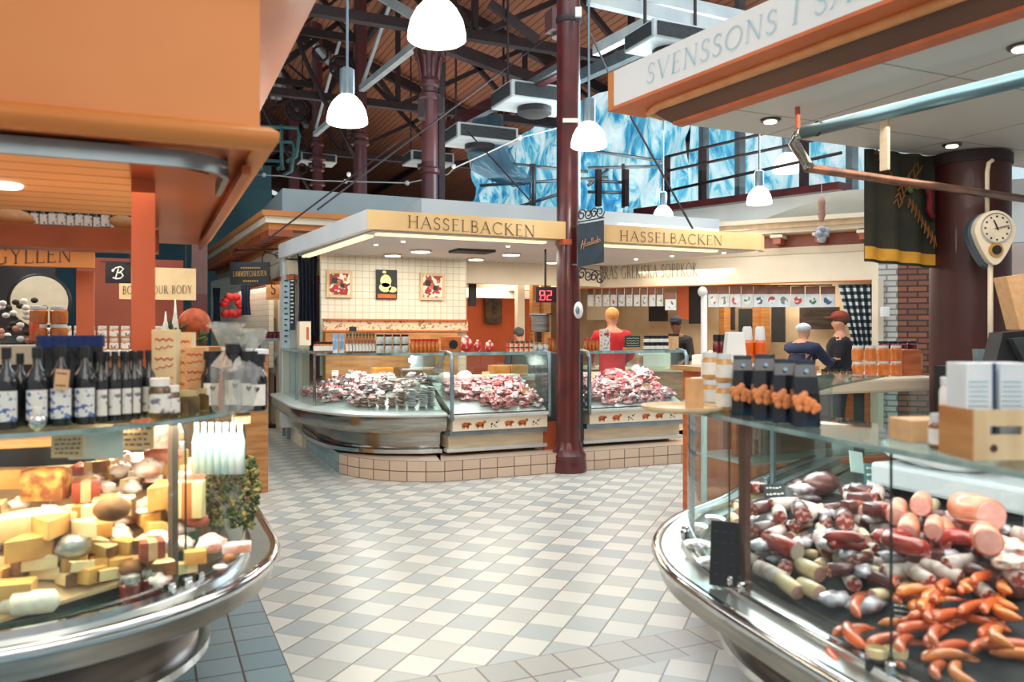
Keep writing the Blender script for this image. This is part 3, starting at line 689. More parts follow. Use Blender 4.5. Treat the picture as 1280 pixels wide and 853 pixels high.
def straight_counter(name, u0, u1, label, animals):
    t = thing(name, label, 'display counter', ((u0+u1)/2,8.6,.22)); V0 = 8.2
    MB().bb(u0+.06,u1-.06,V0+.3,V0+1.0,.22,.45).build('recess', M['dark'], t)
    MB().bb(u0+.03,u1-.03,V0+.12,V0+.95,.30,.44).build('lower_panel', M['cream_metal'], t)
    MB().bb(u0,u1,V0+.08,V0+.2,.26,.30,bev=.01).build('toe_rail', M['ledge'], t)
    MB().bb(u0+.02,u1-.02,V0+.04,V0+.9,.44,.50,bev=.01).build('lower_ledge', M['alu'], t)
    MB().bb(u0+.04,u1-.04,V0+.01,V0+.9,.50,.64).build('picture_band', M['cream'], t)
    MB().bb(u0,u1,V0-.03,V0+.2,.64,.675,bev=.01).build('ledge', M['ledge'], t)
    MB().bb(u0+.02,u0+.035,V0+.02,V0+1.0,.67,1.34).build('side_glass', M['glass'], t)
    MB().bb(u1-.035,u1-.02,V0+.02,V0+1.0,.67,1.34).build('side_glass', M['glass'], t)
    mb = MB(); mb.face([(u0+.05,V0+.0,.68),(u1-.05,V0+.0,.68),(u1-.05,V0+.06,1.33),(u0+.05,V0+.06,1.33)]); mb.build('front_glass', M['glass'], t)
    MB().bb(u0,u1,V0+.04,V0+.42,1.325,1.345).build('glass_shelf', M['shelf_glass'], t)
    MB().bb(u0,u1,V0+.02,V0+.05,1.32,1.355).build('shelf_rim', M['glass_edge'], t)
    MB().bb(u0,u1,V0+.95,V0+1.0,.3,1.04).build('back_panel', M['wood'], t)
    MB().bb(u0+.04,u1-.04,V0+.74,V0+.94,1.02,1.06,bev=.01).build('rear_shelf', M['ledge'], t)
    mb = MB(); mb.face([(u0+.04,V0+.02,.69),(u1-.04,V0+.02,.69),(u1-.04,V0+.72,.985),(u0+.04,V0+.72,.985)]); mb.build('display_tray', M['ledge'], t)
    for u in (u0+.02, u1-.02):
        mb = MB(); mb.tube([(u,V0-.02,.62),(u,V0-.02,1.28),(u,V0+.02,1.335),(u,V0+.12,1.35),(u,V0+.5,1.35)],.024,8); mb.build('frame', M['alu'], t, True)
    # animal pictures along the band
    n = animals; step = (u1-u0-.2)/n
    for i in range(n):
        u = u0+.1+step*(i+.5); z = .565; y = V0+.006; kind = i % 3; mb = MB()
        def el(cx, cz, rx, rz, k=12): mb.face([(u+cx+rx*math.cos(a*math.tau/k), y, z+cz+rz*math.sin(a*math.tau/k)) for a in range(k)])
        def leg(cx, h=.03): mb.face([(u+cx-.005,y,z-.04),(u+cx+.005,y,z-.04),(u+cx+.007,y,z-.04+h),(u+cx-.007,y,z-.04+h)])
        if kind == 0:   # pig
            el(0,0,.045,.026); el(.045,.008,.02,.017); el(.066,.004,.007,.008)
            for q in (-.03,-.015,.02,.035): leg(q)
        elif kind == 1: # bull
            el(0,0,.05,.027); el(.055,.022,.019,.015); leg(-.035,.035); leg(-.02,.035); leg(.025,.035); leg(.038,.035)
            mb.face([(u+.05,y,z+.035),(u+.062,y,z+.05),(u+.058,y,z+.033)]); mb.face([(u-.05,y,z+.01),(u-.06,y,z-.02),(u-.052,y,z-.02),(u-.044,y,z+.005)])
        else:           # spotted cow
            el(-.03,-.004,.011,.014,8); el(.0,-.018,.01,.008,8); el(.028,.012,.013,.01,8); el(.05,.026,.008,.006,8); leg(.02,.012); leg(-.035,.012)
        mb.build('animal_picture', M['black'] if kind == 2 else M['wood_orange'], t, recalc=False)
    return t
straight_counter('display_counter',2.95,4.17,'straight glass meat counter with animal pictures, left of the tall maroon column',6)
t = straight_counter('display_counter',4.64,6.05,'straight glass meat counter with animal pictures, right of the tall maroon column',6)
MB().bb(4.13,4.32,8.3,8.33,.22,.54).build('gap_panel', M['terracotta'], t)
MB().bb(4.46,4.6,8.22,9.2,.22,1.32).build('end_panel', M['slate'], t)
# ---- canopy, soffit and fascia
FZ0, FZ1 = 2.60, 2.79
def fz(u): return 0
t = thing('lettered_fascia','cream and sand fascia over the central stall, left part up to the maroon column','fascia',(3,8,2.7))
cnr = Pv(458,262,8.0)
p_l = P(355,303,11.55)
mb = MB(); mb.bb(cnr.x,4.30,7.98,8.06,cnr.z-.195,cnr.z+.0); fb_ = mb.build('front_board', M['sand'], t)
sA, sB = Vector((cnr.x,7.985,0)), Vector((1.66,11.7,0)); U_ = (sB-sA)
mb = MB(); mb.ext([(sA.x,sA.y,cnr.z-.2),(sB.x,sB.y,cnr.z-.2),(sB.x,sB.y,cnr.z+.0),(sA.x,sA.y,cnr.z+.0)],(.06,0,0)); mb.build('side_board', M['white'], t)
ZT = cnr.z
lettering('letters','HASSELBACKEN', Pv(509,284.5,7.975), Pv(669,296.5,7.975), .125, M['ink'], fb_, nrm=Vector((0,-1,0)))
t2 = thing('lettered_fascia','narrow sand coloured fascia with serif letters, right of the maroon column','fascia',(5.8,8,2.7))
mb = MB(); mb.bb(4.47,7.02,7.98,8.06,ZT-.2,ZT); fb_ = mb.build('front_board', M['sand'], t2)
mb = MB(); mb.ext([(7.02,7.98,ZT-.2),(7.22,8.15,ZT-.2),(7.22,8.15,ZT),(7.02,7.98,ZT)],(0,.08,0)); mb.build('side_board', M['sand'], t2)
lettering('letters','HASSELBACKEN', Pv(774,301,7.975), Pv(903,307,7.975), .118, M['ink'], fb_, nrm=Vector((0,-1,0)))
t = thing('canopy_soffit','pale ceiling panel over the central stall with round lights','soffit',(4,9.5,2.63))
mb = MB(); mb.prism([(2.07,8.07),(7.0,8.06),(6.6,10.72),(1.8,11.6)], 2.60, 2.68); mb.build('panel', M['grey_wall'] if False else mat('soffit_white',(206,206,206),.6,c2=(196,198,200),scale=1), t)
MB().beam((2.15,8.22,2.61),(4.1,8.22,2.61),.10,.06).build('light_strip', M['tube'], t)
MB().beam((4.6,8.22,2.61),(6.5,8.22,2.61),.10,.06).build('light_strip', M['tube'], t)
MB().beam((2.12,8.4,2.61),(1.92,11.2,2.61),.10,.06).build('light_strip', M['tube'], t)
MB().bb(4.2,4.34,7.95,8.15,2.55,2.61).build('end_block', M['terracotta'], t)
for i,(x,y,r) in enumerate(((491,318,24),(526,313,28),(595,323,24),(639,317,26),(648,330,22),(690,327,18),(574,314,0),(590,313,34))):
    if r == 0: continue
    p = Pz(x,y,2.6); k = r/2/F*9.6
    if i == 7:
        MB().box((p.x,p.y,2.585),(.5,.35,.03)).build('vent_grille', M['slate'], t); continue
    d = thing('x','',''); bpy.data.objects.remove(d)
    MB().lathe((p.x,p.y,2.575),[(k,0),(k*1.08,.01),(k*1.08,.028)],18).build('light_ring', M['chrome'], t, 'auto')
    MB().lathe((p.x,p.y,2.571),[(k*.86,0),(k*.9,.004)],18).build('light_lens', M['spot'], t)
for x,y in ((504,302),(470,306),(635,308),(840,320),(795,324),(905,316)):
    p = Pz(x,y,2.6); MB().ball((p.x,p.y,2.597),(.05,.05,.02),8).build('bulb', M['spot'], t)
# ---- tiled back wall
struct(uvwall('wall_stall',(2.06,10.7),(4.1,10.7),1.0,2.6,M['wall_tile']))
A_, B_ = Pv(408,413,10.69), Pv(586,409,10.69)
MB_ = MB(); MB_.bb(2.08,4.1,10.64,10.7,A_.z-.0,A_.z+.13); o = MB_.build('trim_11', mat('patterned_tile_border',(226,208,176),.4,c2=(160,110,80),scale=26,contrast=(.55,.62))); struct(o)
struct(MB().bb(2.08,4.1,10.6,10.7,A_.z+.13,A_.z+.15).build('trim_12', M['wood_orange'])); struct(MB().bb(2.08,4.1,10.6,10.7,A_.z-.02,A_.z).build('trim_13', M['wood_orange']))
struct(MB().bb(2.08,3.9,10.5,10.69,.9,A_.z-.03).build('wainscot_1', M['wood']))
M['collage'] = mat('food_collage',(230,222,206),.5,c2=(150,50,40),scale=16,contrast=(.5,.53),detail=1)
for x0,x1,y0,y1,l,k in ((408,440,339,372,'left square framed food picture on the cream tiled wall',0),(525,555,342,375,'right square framed food picture on the cream tiled wall',1),(470,496,338,374,'unframed dark poster with a pale pear shape and orange foot on the tiled wall',2)):
    a, b = Pv(x0,y1,10.68), Pv(x1,y0,10.68); t = thing('wall_picture' if k < 2 else 'poster', l, 'picture', a)
    cx, cz, w_, h_ = (a.x+b.x)/2, (a.z+b.z)/2, b.x-a.x, b.z-a.z
    if k < 2:
        fr_ = MB().box((cx,10.672,cz),(w_,.03,h_)).build('frame', M['wood_pale'], t)
        MB().box((cx,10.655,cz),(w_*.78,.01,h_*.78)).build('print', M['collage'], fr_)
        for (ox,oz,sx,sz,mm) in ((-.2,.12,.2,.22,'black'),(.1,-.05,.16,.16,'black'),(-.15,-.15,.2,.12,'red'),(.22,.18,.12,.12,'wood'),(.2,-.22,.18,.08,'red'),(-.05,.02,.14,.2,'terracotta')):
            MB().box((cx+ox*w_,10.648,cz+oz*h_),(sx*w_,.004,sz*h_)).build('photo', M[mm], fr_)
    else:
        MB().box((cx,10.675,cz),(w_,.02,h_)).build('sheet', M['black'], t)
        mb = MB()
        def el(cx_,cz_,rx,rz): mb.face([(cx+w_*(cx_+rx*math.cos(a_*math.tau/14)),10.66,cz+h_*(cz_+rz*math.sin(a_*math.tau/14))) for a_ in range(14)])
        el(-.05,.12,.27,.22); el(-.08,-.1,.3,.16); el(.28,-.17,.2,.1); el(-.12,.42,.1,.05); mb.build('pear_drawing', mat('pale_pear',(222,226,160),.5), t)
        MB().box((cx,10.66,cz-h_*.4),(w_*.9,.004,h_*.14)).build('orange_foot', M['wood_orange'], t)
# left side post, price boards and curtain
q = P(375,380,11.0)
struct(MB().bb(1.72,1.9,11.75,12.0,.22,2.75).build('trim_14', M['white']))
a, b = P(372,420,10.9), P(398,315,10.9)
def curtain(name, A, B, z0, z1, m, label, folds=6, amp=.04, pinch=0, thick=.01):
    A, B = Vector(A[:2]), Vector(B[:2]); U = B-A; n = Vector((U.y,-U.x)).normalized(); K = folds*6; J = 10; mb = MB(); g = []
    for i in range(K+1):
        row = []
        for j in range(J+1):
            s = i/K; zz = z0+(z1-z0)*j/J; sq = 1-pinch*math.sin(math.pi*j/J)
            p = A+U*(.5+(s-.5)*sq); o = amp*math.sin(s*folds*math.tau+j*.15)*(1-.4*j/J)
            row.append(mb.bm.verts.new((p.x+n.x*o,p.y+n.y*o,zz)))
        g.append(row)
    for i in range(K):
        for j in range(J): mb.bm.faces.new((g[i][j],g[i+1][j],g[i+1][j+1],g[i][j+1]))
    return tag(mb.build(name, m, None, True), label, 'curtain')
curtain('curtain', (a.x,a.y), (b.x,b.y), a.z, b.z, M['navy'], 'dark navy curtain gathered at the left end of the central stall', 5, .05, .15)
for x0,x1,y0,y1,l,mm in ((354,362,343,437,'pale blue price list pinned to the white post at the stall corner','pb'),(362,369,343,413,'tall dark menu board beside the pale blue price list','slate')):
    a, b = P(x0,y1,11.25), P(x1,y0,11.25); t = thing('price_board', l, 'price board', a)
    m_ = mat('pale_blue_sheet',(176,206,214),.6) if mm == 'pb' else M['slate']
    mb = MB(); mb.ext([a,(b.x,b.y,a.z),b,(a.x,a.y,b.z)],(.01,.04,0)); mb.build('board', m_, t)
    mb = MB()
    for k in range(12):
        z = a.z+.1+(b.z-a.z-.2)*k/11; s0 = .15; s1 = .55+.3*((k*7)%3)/3
        c_ = lambda s: Vector((a.x+(b.x-a.x)*s,a.y+(b.y-a.y)*s-.012,0))
        mb.face([(*c_(s0).xy,z),(*c_(s1).xy,z),(*c_(s1).xy,z+.02),(*c_(s0).xy,z+.02)])
    mb.build('writing', M['slate'] if mm == 'pb' else M['paper'], t, recalc=False)
a, b = P(376,432,10.3), P(388,402,10.3); t = thing('carton','beige carton with an orange stripe below the navy curtain','carton',a)
MB().box(((a.x+b.x)/2,a.y+.1,(a.z+b.z)/2),(b.x-a.x+.03,.2,b.z-a.z)).build('box', M['cream'], t); MB().box(((a.x+b.x)/2+.03,a.y-.003,(a.z+b.z)/2),(.03,.004,.16)).build('stripe', M['terracotta'], t)
# ---- hanging double sided shop sign on the maroon column
t = thing('hanging_sign','dark blue hanging sign with script lettering on scrolled iron brackets beside the maroon column','sign',(4.5,7.95,2.5))
a, b = P(722,334,9.05), P(755,275,9.25)
cs = [P(722,281,8.75),P(755,275,9.0),P(755,328,9.0),P(722,334,8.75)]
mb = MB(); mb.ext(cs,(.01,.035,0)); mb.build('board', mat('dark_teal_sign',(32,46,56),.4,c2=(40,56,66)), t)
mb = MB(); U = (cs[1]-cs[0]); Vv = (cs[3]-cs[0])
def sc(x, y): return cs[0]+U*x+Vv*y+Vector((0,-.012,0))
# joined-up script: Hasselbacken
scr = [[(.06,.62),(.12,.44),(.15,.38)],[(.05,.52),(.14,.5),(.22,.47)],[(.17,.64),(.2,.5),(.25,.36)]]
xx = .24
for ch in 'asselbacken':
    if ch in 'ace': scr.append([(xx+.05,.5),(xx+.02,.49),(xx,.54),(xx+.02,.58),(xx+.05,.57)]); w_=.058
    elif ch == 's': scr.append([(xx+.05,.48),(xx+.02,.5),(xx+.045,.545),(xx+.01,.58)]); w_=.052
    elif ch in 'lbk': scr.append([(xx+.02,.58),(xx+.03,.38),(xx+.045,.4),(xx+.02,.52),(xx+.05,.56)]); w_=.055
    else: scr.append([(xx,.57),(xx+.01,.48),(xx+.03,.49),(xx+.05,.56)]); w_=.06
    scr.append([(xx+.045,.565),(xx+.065,.55)]); xx += w_
for s_ in scr: mb.tube([sc(.04+x*.94,.5+(y-.5)*.8-.06*(x)) for x,y in s_],.0034,5)
mb.build('script_lettering', mat('dull_copper_lettering',(190,136,96),.5), t)
def scroll(c, r, turns, dirn, mb, U, r_t=.008):
    pts = []
    for k in range(int(16*turns)+1):
        a = k/16*math.tau*dirn; rr = r*(1-.75*k/(16*turns)); pts.append(c+U*(rr*math.cos(a))+Vector((0,0,rr*math.sin(a))))
    mb.tube(pts, r_t, 5)
Uh = U.normalized()
for nm, base in (('upper_scrollwork',270),('lower_scrollwork',342)):
    mb = MB(); s_ = -1 if base == 342 else 1
    a = P(722,base+8*s_,8.75); b = P(755,base+2*s_,9.0); mb.tube([a,b],.008,5)
    for f, dr, rr in ((.15,1,.05),(.4,-1,.045),(.62,1,.045),(.85,-1,.05)): scroll(a+(b-a)*f+Vector((0,0,.07*s_)),rr*1.35,1.4,dr,mb,Uh)
    for f in (.1,.5,.9): mb.ball(a+(b-a)*f+Vector((0,0,.1*s_)),(.025,.025,.025),6)
    mb.build(nm, M['black'], t)
mb = MB(); mb.beam(P(716,283,8.95),P(724,283,8.78),.02,.02); mb.beam(P(716,331,8.95),P(724,331,8.78),.02,.02); mb.build('wall_arm', M['black'], t)
t = thing('wall_lamp','small white oval lamp fixed to the right side of the maroon column','lamp',P(723,387,8.95))
MB().ball(P(723,388,8.93),(.1,.12,.19),14).build('housing', M['white'], t, True); MB().ball(P(722,388,8.87),(.05,.03,.1),10).build('lens', M['alu'], t, True)
# ---- inside the stall, behind the counters
struct(uvwall('wall_stall',(4.1,13.4),(6.6,13.4),0,2.9,mat('orange_room_wall',(196,92,44),.6,c2=(180,80,38),scale=1)))
struct(MB().bb(4.1,6.4,10.9,11.0,2.28,2.6).build('trim_15', M['cream']))
struct(MB().bb(4.3,6.6,12.4,12.5,2.14,2.3).build('trim_16', M['white']))
for x_ in (640,658,672): 
    p = P(x_,400,13.2); struct(MB().beam((p.x,p.y-.3,0),(p.x,p.y-.3,2.6),.12,.12).build('trim_17', M['wood'] if x_ > 650 else M['cream']))
a, b = Pv(607,404,13.3), Pv(628,371,13.3); t = thing('wall_picture','dark brown engraved picture on the orange wall inside the central stall','picture',a)
MB().box(((a.x+b.x)/2,13.33,(a.z+b.z)/2),(b.x-a.x,.03,b.z-a.z)).build('frame', mat('sepia_print',(92,70,50),.6,c2=(40,32,28),scale=14), t)
a, b = Pv(586,383,11.2), Pv(595,349,11.2); t = thing('menu_board','narrow black menu board at the right edge of the tiled wall','menu board',a)
MB().box(((a.x+b.x)/2,11.2,(a.z+b.z)/2),(b.x-a.x,.03,b.z-a.z)).build('board', M['black'], t)
a, b = P(673,377,9.9), P(694,360,9.9)
t = thing('queue_display','black queue number display with red digits, left of the maroon column','queue display',a)
c_ = (a+b)/2; MB().box((c_.x+.03,c_.y+.06,c_.z),(.27,.06,.19),rz=-YAW).build('case', M['black'], t)
mb = MB(); U = Vector((CY,-SY,0)); V = Vector((0,0,1))
seg = {'8':'abcdefg','2':'abged'}
for k, ch in enumerate('82'):
    o = P(675+8.5*k,375,9.88); w_, h_ = .055, .055
    S = {'a':((0,2),(1,2)),'b':((1,2),(1,1)),'c':((1,1),(1,0)),'d':((0,0),(1,0)),'e':((0,1),(0,0)),'f':((0,2),(0,1)),'g':((0,1),(1,1))}
    for g_ in seg[ch]:
        (x0,y0),(x1,y1) = S[g_]; mb.beam(o+U*(x0*w_+.012*(y0==1) )+V*y0*h_, o+U*x1*w_+V*y1*h_, .013,.006)
mb.build('digits', M['led'], t)
MB().beam((c_.x+.03,c_.y+.1,c_.z+.1),(c_.x+.03,c_.y+.1,2.6),.02).build('hanger', M['black'], t)
# rear work counter with scale, machines
struct(MB().bb(2.1,6.3,10.0,10.45,0,.92).build('worktop_base', M['wood']))
tag(MB().bb(2.1,6.35,9.95,10.5,.92,.97).build('worktop', M['ledge']),'long pale worktop behind the central stall counters','worktop')
t = thing('weighing_scale','grey boxy weighing scale behind the counter, left of the maroon column','scale',(4.0,9.0,1.36))
p = P(675,408,9.6); MB().box((p.x,p.y,p.z+.03),(.22,.18,.2),rz=-.3,bev=.02).build('housing', M['steel'], t); MB().box((p.x,p.y,p.z+.14),(.3,.26,.02),rz=-.3).build('pan', M['chrome'], t); MB().beam((p.x,p.y+.05,.97),(p.x,p.y+.05,p.z-.05),.06).build('stand', M['steel_dark'], t)
t = thing('slicing_machine','pale steel slicing machine behind the curved counter','slicer',(3.0,9.6,1.0))
p = P(520,462,10.75); p.y = 10.22; MB().box((p.x,p.y,1.042),(.6,.35,.14),bev=.03).build('body', M['steel'], t); MB().lathe((p.x+.05,p.y,1.2),[(.17,-.02),(.19,0),(.17,.02)],24,M=Matrix.Rotation(1.3,4,'X')).build('blade', M['chrome'], t,'auto'); mb = MB(); mb.tube([(p.x+.25,p.y,1.05),(p.x+.35,p.y-.05,1.3),(p.x+.5,p.y-.1,1.34)],.03,8); mb.build('handle', M['alu'], t, True)
for i_,(x_,y_,l_) in enumerate(((470,462,'orange yellow cheese block under the left frame behind the curved counter'),(640,460,'large orange cheese block behind the counter left of the maroon column'),(668,458,'yellow cheese wheel behind the counter beside the maroon column'))):
    p = P(x_,y_,10.6); tag(MB().box((p.x,10.1+.0,1.05),(.26,.2,.15),bev=.02).build('cheese_block', mat('orange_cheese',(226,152,60),.5,c2=(210,134,50)) ), l_,'cheese')
# ================================================================ PROTOTYPES (jars, bottles, cards)
def jar(name, label, cat, r, h, content, lid, labelm=None, group=None, lidh=.18, n=14):
    t = thing(name, label, cat, (0,0,0), group)
    MB().lathe((0,0,0),[(r*.9,0),(r,.06*h),(r,.72*h),(r*.82,.8*h)],n).build('jar_body', content, t, 'auto')
    MB().lathe((0,0,h*.8),[(r*.9,0),(r*.92,.02),(r*.92,lidh*h),(r*.85,lidh*h+.002)],n).build('lid', lid, t, 'auto')
    if labelm: MB().lathe((0,0,h*.16),[(r*1.012,0),(r*1.012,h*.46)],n).build('paper_label', labelm, t, 'auto')
    return t
def bottle(name, label, cat, r, h, glass, cap, labelm, group=None, neck=.3, n=14):
    t = thing(name, label, cat, (0,0,0), group)
    MB().lathe((0,0,0),[(r*.9,0),(r,.03*h),(r,.58*h),(r*.8,.66*h),(r*neck*1.1,.76*h),(r*neck,.97*h)],n).build('bottle_body', glass, t, 'auto')
    MB().lathe((0,0,h*.86),[(r*neck*1.25,0),(r*neck*1.25,h*.14)],n).build('cap', cap, t, 'auto')
    if labelm:
        mb = MB(); k = 8; a0 = -math.pi/2-.85; pts = [(r*1.015*math.cos(a0+1.7*i/k),r*1.015*math.sin(a0+1.7*i/k)) for i in range(k+1)]
        for a, b in zip(pts, pts[1:]): mb.face([(*a,h*.1),(*b,h*.1),(*b,h*.47),(*a,h*.47)])
        mb.build('paper_label', labelm, t, 'auto')
    return t
def card(name, label, w, h, m, ink=None, lines=3, lean=.25, group=None, slot=None):
    t = thing(name, label, 'price card', (0,0,0), group); Mx = Matrix.Rotation(-lean,4,'X')
    MB().box((0,0,h/2),(w,.003,h),M=Mx).build('card', m, t)
    if ink:
        mb = MB()
        for k in range(lines):
            z = h*(.8-.6*k/max(lines-1,1)); x0 = -w*.38; x = x0
            while x < w*.36:
                l_ = w*R.uniform(.06,.16); z2 = z+h*R.uniform(-.015,.015)
                mb.box((x+l_/2,-.0028,z2),(l_,.0015,h*.07),M=Mx); x += l_+w*.05
        mb.build('handwriting', ink, t)
    return t
M['white_label'] = mat('printed_white_label',(228,224,214),.6,c2=(120,120,130),scale=40,contrast=(.55,.62),detail=1)
M['blue_label'] = mat('white_label_blue_print',(222,222,216),.6,c2=(70,100,160),scale=70,contrast=(.56,.62),detail=1)
M['amber'] = mat('amber_honey',(206,116,40),.2,c2=(180,90,26),scale=20,coat=.5)
M['honey_pale'] = mat('pale_honey',(214,160,90),.25,c2=(196,140,70),coat=.4)
M['jam_red'] = mat('dark_red_jam',(120,26,26),.2,c2=(90,16,20),coat=.5)
M['olive'] = mat('brown_olive_preserve',(110,84,44),.3,c2=(70,54,30),scale=30,coat=.4)
M['white_lid'] = mat('white_tin_lid',(224,228,228),.3,c2=(206,212,214))
M['blue_foil'] = mat('deep_blue_foil',(28,54,110),.35,.3,c2=(18,36,84),scale=30)
# ================================================================ LEFT STALL (cheese)
def hit(g, px, far=False):
    rx, ry = ray(px); acc = 0; best = None
    for a, b in zip(g, g[1:]):
        a, b = Vector(a[:2]), Vector(b[:2]); e = b-a; den = rx*e.y-ry*e.x
        if abs(den) > 1e-9:
            d = (a.x*e.y-a.y*e.x)/den; s = ((rx*d-a.x)*e.x+(ry*d-a.y)*e.y)/e.length_squared
            if 0 <= s <= 1 and d > 0 and (best is None or (d > best[0]) == far): best = (d, acc+s*e.length)
        acc += e.length
    if best: return best[1]
    acc = 0; c = []
    for a, b in zip(g, g[1:]):
        f = a[0]*SY+a[1]*CY
        if f > .3: c.append((abs(640+F*(a[0]*CY-a[1]*SY)/f-px), acc))
        acc += (Vector(b[:2])-Vector(a[:2])).length
    return min(c)[1]
def stall_counter(name, label, rim, loc, inset=.12, zr=.70, zt=1.27, tray=None, posts=(), shelf=.36, warm=True, dpt=.95):
    t = thing(name, label, 'display counter', loc)
    st = M['steel'] if not warm else M['steel']
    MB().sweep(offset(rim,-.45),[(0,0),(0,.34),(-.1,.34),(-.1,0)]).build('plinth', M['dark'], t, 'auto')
    MB().sweep(offset(rim,-.30),[(0,.34),(0,.60),(-.08,.60),(-.08,.34)]).build('base_panel', M['steel_dark'], t, 'auto')
    MB().sweep(offset(rim,-.30),[(.03,.315),(.045,.33),(.045,.36),(.0,.37),(-.05,.36),(-.05,.315)]).build('toe_rail', M['chrome'], t, 'auto')
    MB().sweep(rim,[(-.06,.575),(-.015,.60),(-.015,zr-.03),(-.3,zr-.03),(-.3,.575)]).build('apron', st, t, 'auto')
    MB().sweep(rim,[(-.02,zr-.045),(.01,zr-.035),(.018,zr-.015),(.01,zr+.002),(-.02,zr+.004),(-.03,zr-.015)]).build('rim', M['chrome'], t, True)
    MB().sweep(rim,[(-.015,zr-.03),(-.02,zr-.004),(-inset-.05,zr-.004),(-inset-.05,zr-.03)]).build('ledge', M['fledge'], t, 'auto')
    MB().sweep(rim,[(-inset+.025,zr-.004),(-inset+.02,zr+.02),(-inset+.004,zr+.02),(-inset+.004,zr-.004)]).build('glass_channel', M['chrome'], t, 'auto')
    g = offset(rim,-inset)
    MB().sweep(g,[(0,zr),(0,zt)],False).build('curved_glass', M['glass'], t, True)
    MB().sweep(g,[(.012,zt),(.012,zt+.014),(-shelf,zt+.014),(-shelf,zt)]).build('glass_shelf', M['shelf_glass'], t, 'auto'); gsh = kids(t)[-1]
    MB().sweep(g,[(.018,zt-.0),(.018,zt+.014),(.012,zt+.014),(.012,zt-.0)]).build('shelf_rim', M['glass_edge'], gsh, 'auto')
    for s, w_, m_ in posts:
        p, tt, n = along(g, s if not isinstance(s,tuple) else hit(g, s[1], len(s) > 2)); ang = math.atan2(tt.y, tt.x)
        po = MB().box((p.x-n.x*.02,p.y-n.y*.02,(zr+zt)/2),(w_,.02 if w_ > .01 else .004,zt-zr),rz=ang).build('post', m_, t)
        for ds in (-.035,.035):
            c = p+tt*ds+n*.012; mb = MB(); mb.lathe((c.x,c.y,zr+.01),[(.012,0),(.014,.01),(.014,.03),(.01,.035)],10); mb.build('glass_clip', M['chrome'], po, 'auto')
    return t, g
rimL = [(-3.6,2.59)]+[(-.5,2.59)]+arc(-.5,3.58,.99,-90,0,14)[1:]+[(.49,4.4),(.47,5.6)]
LS, gL = stall_counter('cheese_counter','curved steel and glass cheese counter in the left foreground',rimL,(-.3,3.4,0),posts=((('px',222),.026,mat('warm_grey_post',(128,108,94),.4,.4)),(('px',238),.006,M['black'])))
def tray(name, path, o0, z0, o1, z1, m, parent): 
    MB().sweep(path,[(o0,z0),(o1,z1),(o1,z1-.02),(o0,z0-.02)]).build(name, m, parent, 'auto')
mb = MB(); mb.prism([(-3.6,2.74),(-.5,2.74)]+[(x,y) for x,y in arc(-.5,3.58,.84,-90,0,12)]+[(.34,4.6),(-3.6,4.6)],.645,.665); mb.build('display_floor', M['dark'], LS)
mb = MB(); mb.prism([(-3.6,2.88),(-.5,2.88)]+[(x,y) for x,y in arc(-.5,3.58,.70,-90,0,12)]+[(.2,4.5),(-3.6,4.5)],.665,.69); mb.build('green_mat', mat('green_display_mat',(34,70,44),.9,c2=(24,54,36),scale=60), LS)
MB().bb(-3.6,-.95,3.3,3.7,.97,1.0,bev=.01).build('upper_shelf', M['cream'], LS)
mb = MB(); mb.bb(-3.6,-.96,3.28,3.31,.93,1.03,bev=.008); mb.build('shelf_edge', M['cream'], LS)
MB().bb(-3.6,.12,3.28,3.7,1.17,1.20,bev=.006).build('service_top', M['wood'], LS); MB().bb(-3.6,.0,3.9,3.93,.665,1.17).build('back_panel', M['dark'], LS)
mb = MB(); mb.ext([(-3.6,2.86,.70),(-.45,2.86,.70),(-.1,2.98,.74),(.12,3.2,.81),(.2,3.5,.91),(.2,3.85,1.02),(-3.6,3.85,1.02)],(0,0,-.012)); mb.build('sloped_tray', mat('cream_tray_lining',(216,184,140),.7,c2=(196,160,112),scale=6), LS)
def onL(px, py, k=.33, v0=2.8, z0=.69):
    rx, ry = ray(px); d = (EYE-z0+k*v0)/((py-HY)/F+k*ry); p = P(px,py,d); return p, d
# ---- canopy of the left stall
t = thing('stall_canopy','huge orange canopy block of the left foreground stall with rounded lower moulding','canopy',(-1.5,3.5,2.2))
cu, cv, cz = .33, 2.74, 2.19
MB().bb(-5,cu,cv,cv+.08,cz,2.66).build('front_board', M['orange'], t)
MB().bb(cu-.08,cu,cv+.08,5.8,cz,2.66).build('side_board', M['orange'], t)
rp = [(-5,cv),(cu,cv),(cu,5.85)]
MB().sweep(rp,[(-.02,cz-.02),(.03,cz-.02),(.055,cz+.005),(.055,cz+.03),(.03,cz+.05),(-.02,cz+.05)]).build('lower_moulding', M['orange'], t, True)
MB().sweep(rp,[(-.02,2.66),(.10,2.72),(.26,2.86),(.30,2.95),(-.05,2.95)]).build('upper_moulding', mat('orange_cornice',(196,112,64),.5,c2=(178,96,54),scale=2), t, 'auto')
sf = [(-5,cv+.08),(cu-.35,cv+.08),(cu-.12,cv+.25),(cu-.08,cv+.6),(cu-.08,4.0)]
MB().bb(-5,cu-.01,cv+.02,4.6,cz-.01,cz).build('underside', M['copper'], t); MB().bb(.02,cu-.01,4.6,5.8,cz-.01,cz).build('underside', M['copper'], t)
MB().sweep([(-5,cv+.1),(.06,cv+.1)]+arc(.06,cv+.3,.2,-90,0,8)[1:]+[(.26,3.4)],[(0,cz-.075),(0,cz-.02),(-.02,cz-.02),(-.02,cz-.075)]).build('pale_steel_rail', M['alu'], t, 'auto')
M['ceil_tiles'] = tilemat('warm_ceiling_tiles',(232,176,120),(226,168,112),(150,92,60),.9,.16,.008,.55,off=0)
MB().bb(-5,-.06,cv+.12,4.45,cz-.035,cz-.015).build('ceiling_panel', M['ceil_tiles'], t)
